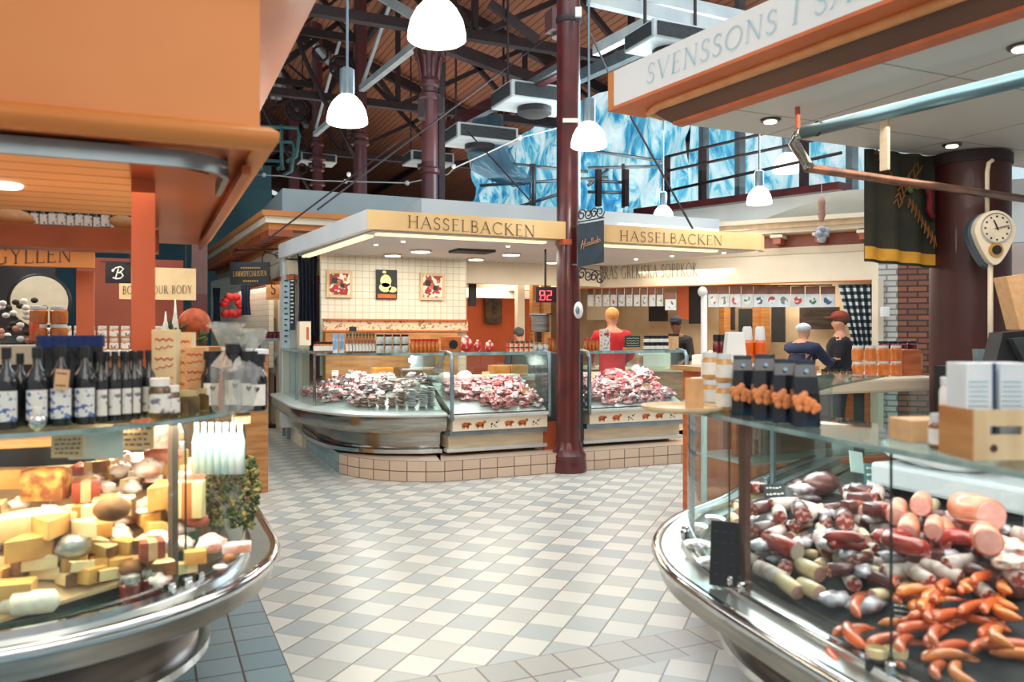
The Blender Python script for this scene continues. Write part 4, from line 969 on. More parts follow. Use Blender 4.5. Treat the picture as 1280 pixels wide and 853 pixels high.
MB().prism([(-.06,cv+.15),(.2,cv+.4),(.3,5.7),(-.06,5.7)],cz-.04,cz-.02).build('copper_panel', M['copper'], t)
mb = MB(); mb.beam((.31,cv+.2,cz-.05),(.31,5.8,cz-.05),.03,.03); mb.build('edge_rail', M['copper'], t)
p = Pz(0,232,cz-.04); 
for dx in (0.01,-1.2): MB().lathe((p.x+dx,p.y,cz-.047),[(.06,0),(.068,.006),(.068,.014)],16).build('round_light', M['spot'], t, 'auto')
tag(MB().bb(-.06,.022,3.33,3.41,1.201,cz-.04).build('support_post', M['terracotta']),'square terracotta orange post holding up the left canopy','post')
t = thing('bottle_shelf','high shelf of bottles and loaves above the orange beam at left','shelf',(-2,5.2,1.9))
a, b = P(0,290,5.2), P(165,252,5.2)
MB().bb(-5,.0,5.0,5.35,2.13,2.155).build('board', M['wood'], t); MB().bb(-5,.0,5.33,5.36,2.13,2.6).build('back', M['dark'], t)
sp = Set(bottle('oil_bottle','dark bottle lying among others on the high shelf above the orange beam','bottle',.04,.24,M['bottle_glass'],M['black'],M['white_label']))
loaf = thing('bread_loaf','brown bread loaf on the high shelf above the orange beam','bread',(0,0,0)); MB().ball((0,0,.05),(.2,.12,.1),10).build('crust', M['wood'], loaf, True)
lp = Set(loaf)
gb, gl_ = 'bottles and jars on the high shelf', 'loaves on the high shelf'
for i in range(17):
    x_ = 6+i*9.4; q = P(x_,285,5.15)
    if i in (1,3,4,16): lp.put((q.x,5.15,2.157),(0,.2,R.uniform(-.4,.4)),.9,None,gl_)
    else: sp.put((q.x,5.16,2.157),(0,0,0),R.uniform(.6,.75),'dark bottle standing in the row on the high shelf above the orange beam',gb)
tag(MB().bb(-6,.05,4.75,4.95,2.01,2.125).build('beam', M['orange_dark']),'wide red orange beam below the high bottle shelf at left','beam')
t = thing('lettered_fascia','orange fascia with large serif letters behind the left stall','fascia',(-3,6.5,2))
a, b = P(118,335,6.6), P(118,309,6.6)
A_ = Vector((a.x,a.y,0)); dl = Vector((1,0.0,0))
fb_ = MB().bb(-7,a.x,a.y,a.y+.1,a.z,b.z+.02).build('board', M['orange'], t)
def onv(px, py, v): return Pv(px,py,v)
lettering('letters','GYLLEN',Pv(-9,330.5,a.y-.001),Pv(90,327.5,a.y-.001),.125,M['ink'],fb_,nrm=Vector((0,-1,0)))
MB().bb(-7,a.x+.06,a.y-.1,a.y+.14,b.z+.02,b.z+.1).build('cornice', M['orange_dark'], t)
tag(MB().beam(P(107,340,6.8).xy.to_3d()+Vector((0,0,.0)),P(107,340,6.8),.13,.13).build('support_post', M['terracotta']),'slim orange post under the right end of the lettered orange fascia','post')
struct(MB().bb(-9,-1.0,10.8,11,0,4).build('wall_left', mat('dark_shop_wall',(52,40,40),.6,c2=(28,26,30),scale=4)))
# dark shop interior behind: round mirror, flowers, jars
p = P(50,377,8.5); t = thing('round_mirror','large round cream mirror in the dark shop behind the flowers','mirror',p)
MB().lathe(p,[(.28,-.02),(.3,0),(.28,.02)],32,M=Matrix.Rotation(math.pi/2,4,'X')).build('frame', M['black'], t, 'auto'); MB().lathe((p.x,p.y-.03,p.z),[(.26,-.005),(.265,0),(.26,.005)],32,M=Matrix.Rotation(math.pi/2,4,'X')).build('glass', mat('cream_mirror',(206,196,172),.3,c2=(196,186,160)), t, 'auto')
p = P(22,432,5.6); t = thing('flower_bouquet','white and pink flower bouquet in a dark pot at far left','flowers',p)
MB().lathe((p.x,p.y,1.35),[(.09,0),(.13,.02),(.15,.15),(.12,.2)],16).build('pot', M['black'], t, 'auto')
mb = MB(); m2 = MB()
for k in range(46):
    a_, e_ = R.uniform(0,math.tau), R.uniform(.1,1.4); r_ = R.uniform(.15,.3); q = Vector((p.x+r_*math.cos(a_)*math.cos(e_)*1.1,p.y+r_*math.sin(a_)*math.cos(e_),1.5+r_*math.sin(e_)*1.1))
    (mb if k%2 else m2).ball(q,(.05,.05,.04),7)
mb.build('blossoms', M['paper'], t, True); m2.build('leaves', mat('dark_leaves',(40,58,36),.8,c2=(60,30,30),scale=20), t, True)
mb = MB()
for k in range(20):
    a_ = R.uniform(0,math.tau); mb.ball((p.x+.2*math.cos(a_),p.y+.2*math.sin(a_)-.03,1.5+R.uniform(0,.1)),(.04,.04,.04),6)
mb.build('pink_blossoms', mat('pink_petal',(214,150,130),.7), t, True)
# far counter behind the bottles at left (pale edged)
p = Pz(50,447,1.36-.0)
t = thing('rear_counter','pale edged display counter behind the blue topped bottles at left','display counter',(-1.6,4.8,0))
zc = 1.42; a, b = P(-60,450,5.3), P(51,447,5.3)
MB().bb(-3.2,b.x,b.y,b.y+.7,a.z+.06,a.z+.10).build('glass_top', M['shelf_glass'], t); MB().bb(-3.2,b.x,b.y-.02,b.y+.0,a.z-.03,a.z+.1,bev=.01).build('cream_edge', M['cream'], t)
MB().bb(-3.2,b.x,b.y+.03,b.y+.65,0,.8).build('base', M['dark'], t)
MB().bb(b.x-.02,b.x,b.y,b.y+.6,.8,a.z+.0).build('side_glass', M['glass'], t)
t = thing('rear_counter','white edged shelf counter carrying small jars, left of the orange post','display counter',(-.7,6,0))
a, b = P(92,446,7.2), P(166,446,7.2)
MB().bb(a.x-.4,b.x+1.2,a.y,a.y+.5,a.z,a.z+.05,bev=.01).build('white_shelf', M['white'], t); MB().bb(a.x-.3,b.x+1.2,a.y+.05,a.y+.45,0,a.z).build('base', M['wood'], t)
M['lidw'] = M['white_lid']
js = Set(jar('honey_jar','small honey jar with white lid in the stacked rows left of the orange post','jar',.04,.11,M['honey_pale'],M['white_lid'],M['white_label']))
for i in range(13):
    for r_ in range(2):
        js.put((a.x-.25+i*.095,a.y+.08,a.z+.052+r_*.112),(0,0,R.uniform(0,6)),1,None,'small jars in two stacked rows left of the orange post')
ja = Set(jar('amber_jar','amber jar in the stack beside the orange bottle at left','jar',.055,.12,M['amber'],M['white_lid'],None))
pp = P(60,447,5.7)
for i,(dx,r_) in enumerate(((0,0),(.12,0),(0,1),(.12,1))): ja.put((pp.x+dx-.03,b.y if False else pp.y-.25,a.z*0+P(60,447,5.3).z+.10+r_*.122),0,1,None,'amber jars stacked by the orange bottle')
ob = bottle('orange_bottle','orange red carafe on the pale edged counter at left','bottle',.05,.22,mat('orange_juice',(214,84,40),.3,coat=.4),M['terracotta'],None); pq = P(48,445,5.5); ob.location = (pq.x,pq.y-.05,P(60,447,5.3).z+.10)
# hanging B sign and hanging cream shop board
c = P(148,341,7.6); t = thing('hanging_sign','small square black sign with a white script initial','sign',c)
MB().box(c,(.22,.03,.2),rz=-.2).build('board', M['black'], t)
mb = MB(); o = P(140,349,7.5); U = Vector((CY,-SY,0))*.0076; V = Vector((0,0,1))*.0076
s_ = [(4,0),(5.5,6),(7.5,13)],[(1,9),(4,13.5),(10,15),(13.5,12.5),(10,8.5),(6,7.6)],[(6,7.6),(11,7.5),(13,4),(10,.8),(5,0.2),(1,1.8)],[(1,9),(0,10.5),(1.5,12)]
for q in s_: mb.tube([o+U*(x*1.05)+V*y for x,y in q],.0065,5)
mb.build('script_initial', M['paper'], t); mb = MB(); mb.beam(P(126,327,7.6),P(168,328,7.6),.015,.015); mb.beam(P(140,328,7.6),P(140,331,7.6),.01,.01); mb.beam(P(158,328,7.6),P(158,331,7.6),.01,.01); mb.build('bracket', M['black'], t)
t = thing('shop_board','hanging cream board with brown serif letters behind the orange post','sign',P(200,370,9))
q0 = Pv(149,374,9.3); q1 = Pv(245,336,9.3)
MB().bb(q0.x,q1.x,9.3,9.34,q0.z,q1.z).build('board', mat('warm_cream_board',(236,206,156),.5,c2=(228,196,144)), t)
lettering('letters','BODY YOUR BODY',Pv(153,368,9.295),Pv(240,367,9.295),.085,M['ink'],t,nrm=Vector((0,-1,0)))
mb = MB(); mb.bb(q0.x,q1.x,9.3,9.34,q1.z+.28,q1.z+.5); mb.build('upper_board', M['grey_wall'], t)
for x_ in (q0.x+.1,q1.x-.1): MB().beam((x_,9.32,q1.z),(x_,9.32,4.0),.012).build('cord', M['black'], t)
a, b = P(249,440,11), P(249,300,11); tag(MB().beam((a.x,a.y,0),(a.x,a.y,3.2),.2).build('support_post', M['maroon']),'maroon post behind the hanging cream board','post')
struct(MB().bb(-.9,.45,12.5,12.6,0,2.6).build('wall_left', mat('terracotta_wall',(196,100,70),.6,c2=(176,84,58),scale=1)))
# objects far between post and corridor
tag(MB().bb(.0,.62,5.95,6.5,0,1.47).build('display_stand', M['wood']),'wooden stand under the orange basket and the carved figures','stand')
t = thing('wicker_basket','orange pumpkin shaped basket with greenery beyond the labelled boxes','basket',P(240,415,6.5))
p = P(243,405,6.6); MB().ball(p,(.26,.2,.26),14).build('basket', mat('orange_basket',(196,92,44),.6,c2=(160,66,30),scale=20), t, True); mb = MB()
for k in range(26): mb.ball((p.x+R.uniform(-.22,.12),p.y-.1+R.uniform(-.04,.04),p.z-.12+R.uniform(-.12,.12)),(.1,.02,.03),6,M=Matrix.Rotation(R.uniform(0,6),4,'Y'))
mb.build('greenery', mat('herb_green',(74,92,48),.8,c2=(50,70,38),scale=20), t, True)
t = thing('candle_holder','small white carved figures on the shelf behind the labelled boxes','figurine',P(205,400,6.5))
for x_,h_ in ((207,.2),(219,.3)): 
    p = P(x_,405,6.5); MB().lathe((p.x,p.y,p.z-.1),[(.03,0),(.035,.05),(.012,h_*.6),(.004,h_)],10).build('figure', M['paper'], t, True)
# ---- things on the glass shelf of the left counter (z top = 1.284)
ZS = 1.284+.001
def onshelf(px, z=ZS, inset=.12, path=None):
    """point on the shelf below pixel column px at given distance behind the glass line"""
    best = None; g = offset(path or gL,-inset)
    rx, ry = ray(px)
    for a, b in zip(g, g[1:]):
        a, b = Vector(a), Vector(b); e = b-a; den = rx*e.y-ry*e.x
        if abs(den) < 1e-9: continue
        d = (a.x*e.y-a.y*e.x)/den; s = (a.x*ry-a.y*rx)/den if False else ((rx*d-a.x)*e.x+(ry*d-a.y)*e.y)/e.length_squared
        if 0 <= s <= 1 and d > 0 and (best is None or d < best): best = d
    best = best or 3; return Vector((rx*best, ry*best, z)), best
wb = bottle('vinegar_bottle','dark square-shouldered bottle with white and blue label','bottle',.036,.245,M['bottle_glass'],M['black'],M['blue_label'])
wl = Set(wb)
for i,(px,l,sc) in enumerate(((8,'dark bottle with red and white label at the far left end of the glass shelf',1.0),(46,'unlabelled dark bottle second from the left on the glass shelf',1.0),(76,'dark bottle with a cream tag hanging over its blue flower label',1.02),(106,'dark bottle with blue flower label, right of the one with a hanging tag',1.0))):
    p, d = onshelf(px); wl.put(p,'cam',sc,l,'x')
    o = [q for q in COL.objects if q.get('label') == l][0]; del o['group']
sm = Set(bottle('sauce_bottle','slim dark bottle','bottle',.024,.225,M['bottle_glass'],M['black'],M['white_label']))
for i,(px,l) in enumerate(((126,'slim dark bottle with ragged cream label, between blue flower label and plain bottles'),(143,'first of four slim white labelled bottles, next to the ragged cream label'),(157,'second of four slim white labelled bottles from the left'),(168,'third of four slim white labelled bottles from the left'),(186,'last of four slim white labelled bottles, beside the rust red bottle'))):
    p, d = onshelf(px); o = sm.put(p,'cam',1.0,l)
    for c_ in kids(o): 
        if i == 0 and 'paper_label' in c_.name and False: pass
rr = Set(bottle('back_bottle','blue capped bottle','bottle',.035,.28,M['bottle_glass'],M['blue_foil'],None,neck=.8))
for i in range(7): p, d = onshelf(60+i*9.5,inset=.28); rr.put(p,(0,0,0),1.0,'dark bottle with tall blue foil top in the back row','blue foil topped bottles in the back row')
rb = Set(bottle('back_bottle','plain dark bottle with black cap standing in the second row behind labelled bottles','bottle',.03,.225,M['bottle_glass'],M['black'],None))
for i in range(8): p, d = onshelf(112+i*10.5,inset=.25); rb.put(p,(0,0,0),1.0,None,'plain dark bottles in the second row')
for px in (25,):
    p, d = onshelf(px,inset=.2); _o = rb.put(p,0,1.0,'plain dark bottle in the gap at the left end of the shelf','x'); del _o['group']
# small round perfume-like flask in front
p, d = onshelf(47,inset=.04); t = thing('small_flask','tiny round clear flask with white stopper at the front edge of the shelf','flask',p)
MB().ball((p.x,p.y,p.z+.024),(.05,.04,.05),14).build('flask_body', M['chrome'], t, True); MB().lathe((p.x,p.y,p.z+.045),[(.01,0),(.013,.01),(.012,.022)],10).build('stopper', M['paper'], t, 'auto')
p, d = onshelf(76,inset=.07); t = card('hanging_tag','x',.04,.062,M['kraft'],M['ink'],2,0); t['label'] = 'cream tag hung on the blue flower label bottle'; t['category'] = 'tag'; t.location = (p.x,p.y,1.4); t.rotation_euler = (0,.1,-.25)
# carton boxes with script
def carton(name, label, px, w, dp, h, inset, m, strokes_=4, rz=-.25, accent=True):
    p, d = onshelf(px,inset=inset); t = thing(name, label, 'box', p)
    Mx = Matrix.Translation(p)@Matrix.Rotation(rz,4,'Z')
    MB().box((0,0,h/2),(w,dp,h),M=Mx,bev=.003).build('carton', m, t)
    mb = MB()
    for k in range(strokes_):
        z = h*(.88-.7*k/strokes_); x = -w*.36
        pts = []
        for j in range(9): pts.append(Mx@Vector((x+w*.72*j/8,-dp/2-.001,z+h*.018*math.sin(j*2.2+k)+h*.04*(j/8)*(k%2))))
        mb.tube(pts,.0018 if k%2 else .0025,4)
    mb.build('script_print', M['red'] if accent else M['ink'], t)
    return t
M['aged'] = mat('aged_cream_carton',(226,204,160),.7,c2=(206,176,128),scale=6)
carton('gift_box','tall cream carton with red script, left one of the pair',208,.085,.07,.30,.2,M['aged'],6)
carton('gift_box','cream carton narrow side view, tucked right behind the tall one',233,.055,.08,.29,.2,M['aged'],5)
carton('gift_box','shorter tan carton with red script in front of the narrow carton',246,.075,.07,.235,.14,M['kraft'],5)
gj = Set(jar('syrup_jar','brown jar with cloth top','jar',.028,.11,M['olive'],M['paper'],M['white_label']))
for px,l,sc,ins in ((200,'rust red bottle jar with white frilled cap and white label',1.25,.05),(214,'small brown jar with blue print label beside the rust red one',1.0,.04)):
    p, d = onshelf(px,inset=ins); gj.put(p,0,sc,l)
gw = Set(jar('preserve_jar','wide preserve jar','jar',.045,.082,M['olive'],mat('straw_lid',(196,176,130),.7),None))
for px,l in ((233,'wide jar of brown preserve with straw lid below the cream cartons'),(260,'wide jar of brown preserve with straw lid, nearer the wine bottles')):
    p, d = onshelf(px,inset=.07); gw.put(p,0,1,l)
ww = Set(bottle('wine_bottle','black bottle with heart label','bottle',.042,.22,M['bottle_glass'],M['black'],M['paper'],neck=.62))
for px,l,sc,ins in ((266,'black bottle with white heart label, behind the straw lid jar',1.0,.18),(294,'black bottle with big white heart label at the shelf corner',1.12,.05),(311,'black bottle with narrow heart label, second from the shelf end',1.0,.07),(321,'rightmost black bottle, half hidden at the end of the glass shelf',.95,.12)):
    p, d = onshelf(px,inset=ins); o = ww.put(p,'cam',sc,l)
    hp = MB(); q = Vector((ray(px)[0],ray(px)[1],0)).normalized(); c_ = p-q*(.0435*sc+.001)+Vector((0,0,.085*sc)); U = Vector((q.y,-q.x,0)); h_ = .011
    hp.face([c_+U*x*h_+Vector((0,0,y*h_)) for x,y in ((0,-1.1),(.9,.1),(.75,.7),(.35,.8),(0,.35),(-.35,.8),(-.75,.7),(-.9,.1))])
    hh = hp.build('heart_print', M['ink'], None, recalc=False); hh.parent = o; hh.matrix_parent_inverse = parent_world(o).inverted()
# cellophane wrapped gifts behind
cel = glassmat('cellophane',(235,238,236),dirt=.22,refl=1.0)
for i,(px,py,h_,l) in enumerate(((283,425,.24,'tall cellophane gift bag tied at the top, left one'),(296,430,.22,'cellophane wrapped gift behind the corner bottles'),(312,425,.22,'cellophane gift with blue ribbon above the last bottles'))):
    p, d = onshelf(px,inset=.24-.03*i); t = thing('gift_bag', l, 'gift', p); mb = MB(); mb.lathe((p.x,p.y,p.z),[(.05,0),(.06,.08),(.055,h_*.7),(.015,h_*.95),(.05,h_*1.25),(.07,h_*1.35)],9); 
    for v_ in mb.bm.verts: v_.co += Vector((R.uniform(-.008,.008),R.uniform(-.008,.008),R.uniform(-.01,.01)))
    mb.build('cellophane', cel, t); MB().lathe((p.x,p.y,p.z+.001),[(.035,0),(.04,.05),(.03,h_*.6)],8).build('contents', (M['amber'],M['olive'],M['blue_foil'])[i], t, 'auto'); MB().lathe((p.x,p.y,p.z+h_*.93),[(.018,0),(.02,.012)],8).build('ribbon', (M['paper'],M['paper'],M['blue_foil'])[i], t)
# price notes hanging inside under the shelf
for i,(px,py,w_,h_,l) in enumerate(((167,546,.125,.085,'kraft note with brown handwriting hung below the middle of the glass shelf'),(84,558,.09,.07,'darker kraft note below the shelf, left of the blank sheet'),(303,520,.06,.06,'small kraft note hung near the curved end of the glass shelf'),(120,556,.16,.09,'blank pale grey sheet between the two kraft notes'),(205,548,.1,.07,'pinkish printed note right of the large kraft note'))):
    p, d = onshelf(px,inset=.06); q = P(px,py+h_/2*F/d,d)
    t = card('price_note', l, w_, h_, M['kraft'] if i in (0,1,2) else mat('grey_sheet',(206,208,206),.7) if i == 3 else mat('pink_note',(214,180,170),.7,c2=(180,120,110),scale=50), M['ink'] if i < 3 else None, 4, 0)
    t.location = q; t.rotation_euler = (0,0,-.25 if px < 260 else .35)
# ================================================================ RIGHT STALL (sausages)
rimR = smooth_path([(4.3,4.35),(3.25,3.78),(2.75,3.45),(2.3,3.2),(1.98,2.9),(1.78,2.55),(1.69,2.2),(1.63,1.8),(1.57,1.3),(1.48,.5),(1.4,-.3)],4)
RS, gR = stall_counter('sausage_counter','curved steel and glass sausage counter in the right foreground',rimR,(2.4,2.2,0),inset=.13,posts=((('px',924),.045,mat('brown_steel_post',(124,88,84),.35,.5,c2=(96,66,64),scale=4)),(('px',905),.006,M['black']),(('px',845),.02,M['alu']),(('px',1106),.006,M['black']),(('px',962,1),.05,M['alu'])),shelf=.34)
inR = offset(gR,-.04)
mb = MB(); mb.prism([p for p in offset(gR,-.02)]+[(3.4,-.3),(4.6,4.0)],.64,.66); mb.build('display_floor', M['steel'], RS)
mb = MB(); mb.ext([(1.72,-.3,.665),(1.74,.6,.665),(1.80,1.6,.675),(1.88,2.25,.692),(2.05,2.5,.74),(2.62,2.8,.90),(2.66,-.3,.90)],(0,0,-.012)); mb.build('display_tray', M['dark'], RS)
def onR(px, py, k=.28, u0=1.75, z0=.66):
    rx, ry = ray(px); d = (EYE-z0+k*u0)/((py-HY)/F+k*rx); return P(px,py,d), d
M['offwhite'] = mat('cool_white_shelf',(186,194,198),.4,c2=(176,184,190),scale=2)
# white rear shelf and service ledge inside the case
p0, p1 = P(1090,606,3.2), P(1290,662,2.62)
t = RS
MB().bb(2.62,2.95,-.2,2.35,.97,1.06,bev=.015).build('shelf_board', M['offwhite'], t); MB().bb(2.60,2.63,-.2,1.72,.93,1.07,bev=.008).build('front_edge', M['offwhite'], t); MB().bb(2.68,2.72,-.2,2.3,.7,.97).build('back_wall', M['dark'], t); MB().bb(2.95,3.0,-.2,2.35,.66,1.06).build('service_side', M['steel_dark'], t)
t = thing('wrapped_bundle','big white cellophane wrapped bundle on the left end of the white rear shelf','bundle',(2.75,2.3,1.06))
mb = MB(); mb.ball((2.76,2.16,1.12),(.26,.5,.14),16); 
for v_ in mb.bm.verts: v_.co += Vector((R.uniform(-.012,.012),R.uniform(-.012,.012),R.uniform(-.008,.008)))
mb.build('bag', mat('white_plastic_film',(222,226,226),.25,c2=(240,240,238),scale=12,coat=.6), t, True)
# ---- canopy with large letters
E0 = P(760,92,5.2); dirR = Vector((.1045,-.9945,0)); NR = Vector((-.9945,-.1045,0))
zt_, zb_ = 3.24, 3.0
t = thing('lettered_fascia','large white fascia with pale blue letters over the right foreground stall','fascia',(2.8,4,3))
def fr(s, o, z): q = Vector((E0.x,E0.y,0))+dirR*s-NR*o; return Vector((q.x,q.y,z))
mb = MB(); mb.ext([fr(0,0,zb_),fr(6,0,zb_),fr(6,0,zt_),fr(0,0,zt_)],-NR*.06); fb_ = mb.build('board', mat('fascia_white',(226,228,228),.5,c2=(218,222,224),scale=1), t)
def s_at(px, o=0):
    rx, ry = ray(px); den = rx*dirR.y-ry*dirR.x; d = (E0.x*dirR.y-E0.y*dirR.x)/den; return (rx*d-E0.x)*dirR.x+(ry*d-E0.y)*dirR.y
sa_, sb_ = s_at(808), s_at(972); k_w = (sb_-sa_)/twidth('SVENSSONS')
lettering('letters','SVENSSONS I SALUHALLEN',fr(sa_,0,3.065),fr(sa_+k_w*twidth('SVENSSONS I SALUHALLEN'),0,3.065),.118,M['ink_blue'],fb_,nrm=NR,slant=0.12,eps=.006)
B_dir = Vector((1,0.0,0))
mb = MB(); mb.ext([fr(0,0,zb_),fr(0,0,zb_)+B_dir*3,fr(0,0,zt_)+B_dir*3,fr(0,0,zt_)],Vector((0,-.06,0))); mb.build('end_board', M['orange'], t)
t = thing('stall_canopy','white soffit with orange and tan edge mouldings over the right stall','canopy',(4,3,2.9))
def strip(name, o0, z0, o1, z1, m, s0=.0, th=.02):
    mb = MB(); mb.ext([fr(s0,o0,z0),fr(6,o0,z0),fr(6,o1,z1),fr(s0,o1,z1)],(0,0,th)); return mb.build(name, m, t)
strip('underside', -.002,zb_-.006,.30,zb_-.006,mat('orange_underside',(206,112,64),.5,c2=(192,98,54),scale=2),0,.02)
mb = MB(); mb.tube([fr(.22,.42,zb_-.035),fr(.15,.32,zb_-.025),fr(.16,.21,zb_-.02),fr(.3,.16,zb_-.02),fr(6,.16,zb_-.02)],.028,10); mb.build('tan_moulding', mat('tan_moulding',(206,146,94),.45,c2=(192,130,80)), t, True)
mb = MB(); mb.ext([fr(.2,.20,zb_-.03),fr(6,.20,zb_-.03),fr(6,.30,zb_-.12),fr(.3,.30,zb_-.12)],(0,0,.01)); mb.build('dark_cove', mat('brown_cove',(104,72,54),.6,c2=(90,60,46),scale=1), t)
strip('orange_edge', .28,zb_-.12,.36,zb_-.125,mat('orange_edge_strip',(204,106,60),.5),.3,.02)
q0 = fr(.32,.34,2.885)
mb = MB(); mb.ext([fr(.32,.34,2.885),fr(6,.34,2.885),fr(6,6.5,2.885),Vector((9.5,fr(.32,.34,0).y+.0,2.885))],(0,0,.03)); mb.build('soffit_panel', tilemat('white_soffit_panels',(206,204,198),(200,200,196),(150,140,130),1.25,.95,.008,.55,off=0,bump=.1), t)
for x_,y_ in ((963,149),(1190,180),(1277,57)):
    p = Pz(x_,y_,2.885); 
    MB().lathe((p.x,p.y,2.868),[(.03,.0),(.058,.004),(.062,.012),(.05,.018)],20).build('spot_ring', M['steel_dark'], t, 'auto'); MB().lathe((p.x,p.y,2.862),[(.036,0),(.04,.006)],18).build('spot_lens', M['spot'], t)
# ---- pipe loop under the soffit
t = thing('hanging_pipe','polished steel pipe loop hung under the right soffit','pipe',(3,3.5,2.6))
A_ = P(1300,93,3.52); B_ = P(1004,166,4.65); C_ = P(992,172,4.72); D_ = P(1008,210,4.72); E_ = P(1310,253,5.7)
MB().tube([A_,B_],.037,14).build('upper_pipe', mat('teal_polished_steel',(110,138,146),.34,.9,c2=(112,146,156)), t, True)
MB().tube([B_,B_+(C_-B_)*.6,C_+Vector((0,0,-.03)),D_+Vector((0,0,.03)),D_+(E_-D_)*.01],.031,12).build('elbow', M['steel'], t, True)
MB().tube([D_,E_],.027,12).build('lower_pipe', mat('copper_tinted_steel',(160,116,92),.3,.8,c2=(120,92,80)), t, True)
p = P(1106,213,5.0); MB().beam((p.x,p.y,p.z),(p.x,p.y,2.885),.06,.02).build('hanger', M['cream_metal'], t); p = P(997,150,4.7); MB().beam((p.x,p.y,p.z-.05),(p.x,p.y,2.885),.02,.02).build('hanger_rod', M['terracotta'], t); p = P(1022,160,4.55); MB().tube([(p.x+.045*math.cos(k*math.tau/16)*.3,p.y+.045*math.cos(k*math.tau/16),p.z+.042*math.sin(k*math.tau/16)) for k in range(16)],.006,5,closed=True).build('clip_ring', M['iron'], t)
# ---- wrapped maroon column, flag, clock
cp = P(1212,300,6.0)
t = thing('round_column','very wide dark maroon column behind the clock','column',(cp.x,cp.y,0))
MB().lathe((cp.x,cp.y,0),[(.268,0),(.268,2.88)],32).build('shaft', mat('dark_maroon_wrap',(72,26,24),.45,c2=(58,22,22),scale=3,coat=.1), t, 'auto'); MB().lathe((cp.x,cp.y,2.80),[(.28,0),(.28,.07)],32).build('collar', M['iron'], t, 'auto')
fa, fb = P(1080,327,5.75), P(1170,333,6.0); ftop = P(1080,186,5.75).z
t = thing('flag','dark green flag with gold lettering and a yellow lower stripe hanging beside the wide column','flag',(fa.x,fa.y,ftop))
def cloth(name, A, B, z0, z1, m, K=24, J=10, amp=.02, par=None, f=3.2, off=0, drop=0):
    A, B = Vector(A[:2]), Vector(B[:2]); U = B-A; n = Vector((U.y,-U.x)).normalized(); mb = MB(); g = []
    for i in range(K+1):
        row = []
        for j in range(J+1):
            s = i/K; p = A+U*s; o = amp*math.sin(s*f*math.tau)+off; z = z0(s)+(z1(s)-z0(s))*j/J
            row.append(mb.bm.verts.new((p.x+n.x*o,p.y+n.y*o,z)))
        g.append(row)
    for i in range(K):
        for j in range(J): mb.bm.faces.new((g[i][j],g[i+1][j],g[i+1][j+1],g[i][j+1]))
    return mb.build(name, m, par, True)
z_b = fa.z; z_w = lambda s: z_b+.0-.03*s
cloth('cloth',fa,fb,lambda s: z_b-.03*s,lambda s: ftop,mat('dark_green_flag',(42,46,40),.85,c2=(58,56,44),scale=5),par=t)
cloth('yellow_stripe',fa,fb,lambda s: z_b+.02-.03*s,lambda s: z_b+.11-.04*s,mat('yellow_stripe',(226,170,60),.8,c2=(206,146,50)),par=t,off=.006,J=2)
U = (fb-fa); U.z = 0; o_ = Vector((fa.x,fa.y,z_b)); n_ = Vector((U.y,-U.x,0)).normalized()*.035
mb = MB(); H_ = ftop-z_b
def fl(x, y): return o_+U*x+Vector((0,0,H_*y))+n_
# gold painted lettering: upper word falling left to right, lower word rising against it
for k,(x,y) in enumerate(((.40,.50),(.43,.56),(.46,.62),(.49,.67),(.56,.72),(.62,.78),(.68,.84))):
    mb.tube([fl(x-.06,y+.02),fl(x,y+.07),fl(x+.02,y-.01),fl(x+.07,y+.05)],.006,5)
for k in range(9):
    x, y = .58+.045*k, .52-.045*k; mb.tube([fl(x-.03,y-.02),fl(x-.01,y+.06),fl(x+.01,y),fl(x+.03,y+.05),fl(x+.04,y-.01)],.0055,5)
for k in range(6):
    x, y = .12+.05*k, .98-.05*k; mb.tube([fl(x-.03,y-.03),fl(x,y+.015),fl(x+.03,y-.03)],.005,5)
mb.build('gold_lettering', mat('tarnished_gold',(150,100,44),.7,c2=(120,80,36)), t)
mb = MB(); mb.tube([fl(.8,.72),fl(.86,.62),fl(.84,.5),fl(.9,.42)],.025,6); mb.build('red_emblem', mat('dull_red',(120,26,28),.8), t, True)
mb = MB(); 
for k in range(8): mb.ball(fl(.62+.05*math.cos(k),.70+.04*math.sin(k*1.3)),(.06,.02,.06),6)
mb.build('leaf_emblem', mat('moss_green',(88,104,56),.8), t, True)
# clock on a white pole
k_ = P(1241,290,5.45); Uc = Vector((CY,-SY,0)); Fw = Vector((-SY,-CY,0))
Mc = Matrix.Translation(k_)@Matrix((Uc,Vector((0,0,1)),Fw)).transposed().to_4x4()
t = thing('wall_clock','cream pear shaped clock on a white pole, showing ten past eleven','clock',k_)
def pear(s, n=36):
    out = []
    for i in range(n):
        a = i/n*math.tau; x, y = math.cos(a), math.sin(a); w_ = .138 if y > 0 else .138-.055*(-y)
        out.append((x*w_*s, (y*.14 if y > 0 else y*.225)*s))
    return out
def slab(pts, z0, z1, nm, m, pr=None): mb = MB(); mb.ext([Mc@Vector((x,y,z0)) for x,y in pts], Mc.to_3x3()@Vector((0,0,z1-z0))); return mb.build(nm, m, pr or t, 'auto')
slab([(x-.018,y-.01) for x,y in pear(1.03)],-.07,-.02,'back_shell',mat('blue_grey_shell',(70,90,106),.4)); slab(pear(1),-.02,.03,'case',M['cream'])
def disc(cx,cy,r,z0,z1,nm,m,n=32): return slab([(cx+r*math.cos(i*math.tau/n),cy+r*math.sin(i*math.tau/n)) for i in range(n)],z0,z1,nm,m)
disc(0,.02,.103,.03,.042,'bezel',M['chrome']); dial_ = disc(0,.02,.094,.042,.046,'dial',mat('dial_cream',(232,220,196),.5))
mb = MB()
for i in range(12):
    a = i*math.tau/12; mb.box((.078*math.sin(a),.02+.078*math.cos(a),.048),(.011,.011,.004),M=Mc@Matrix.Identity(4))
mb.build('hour_marks', M['black'], dial_)
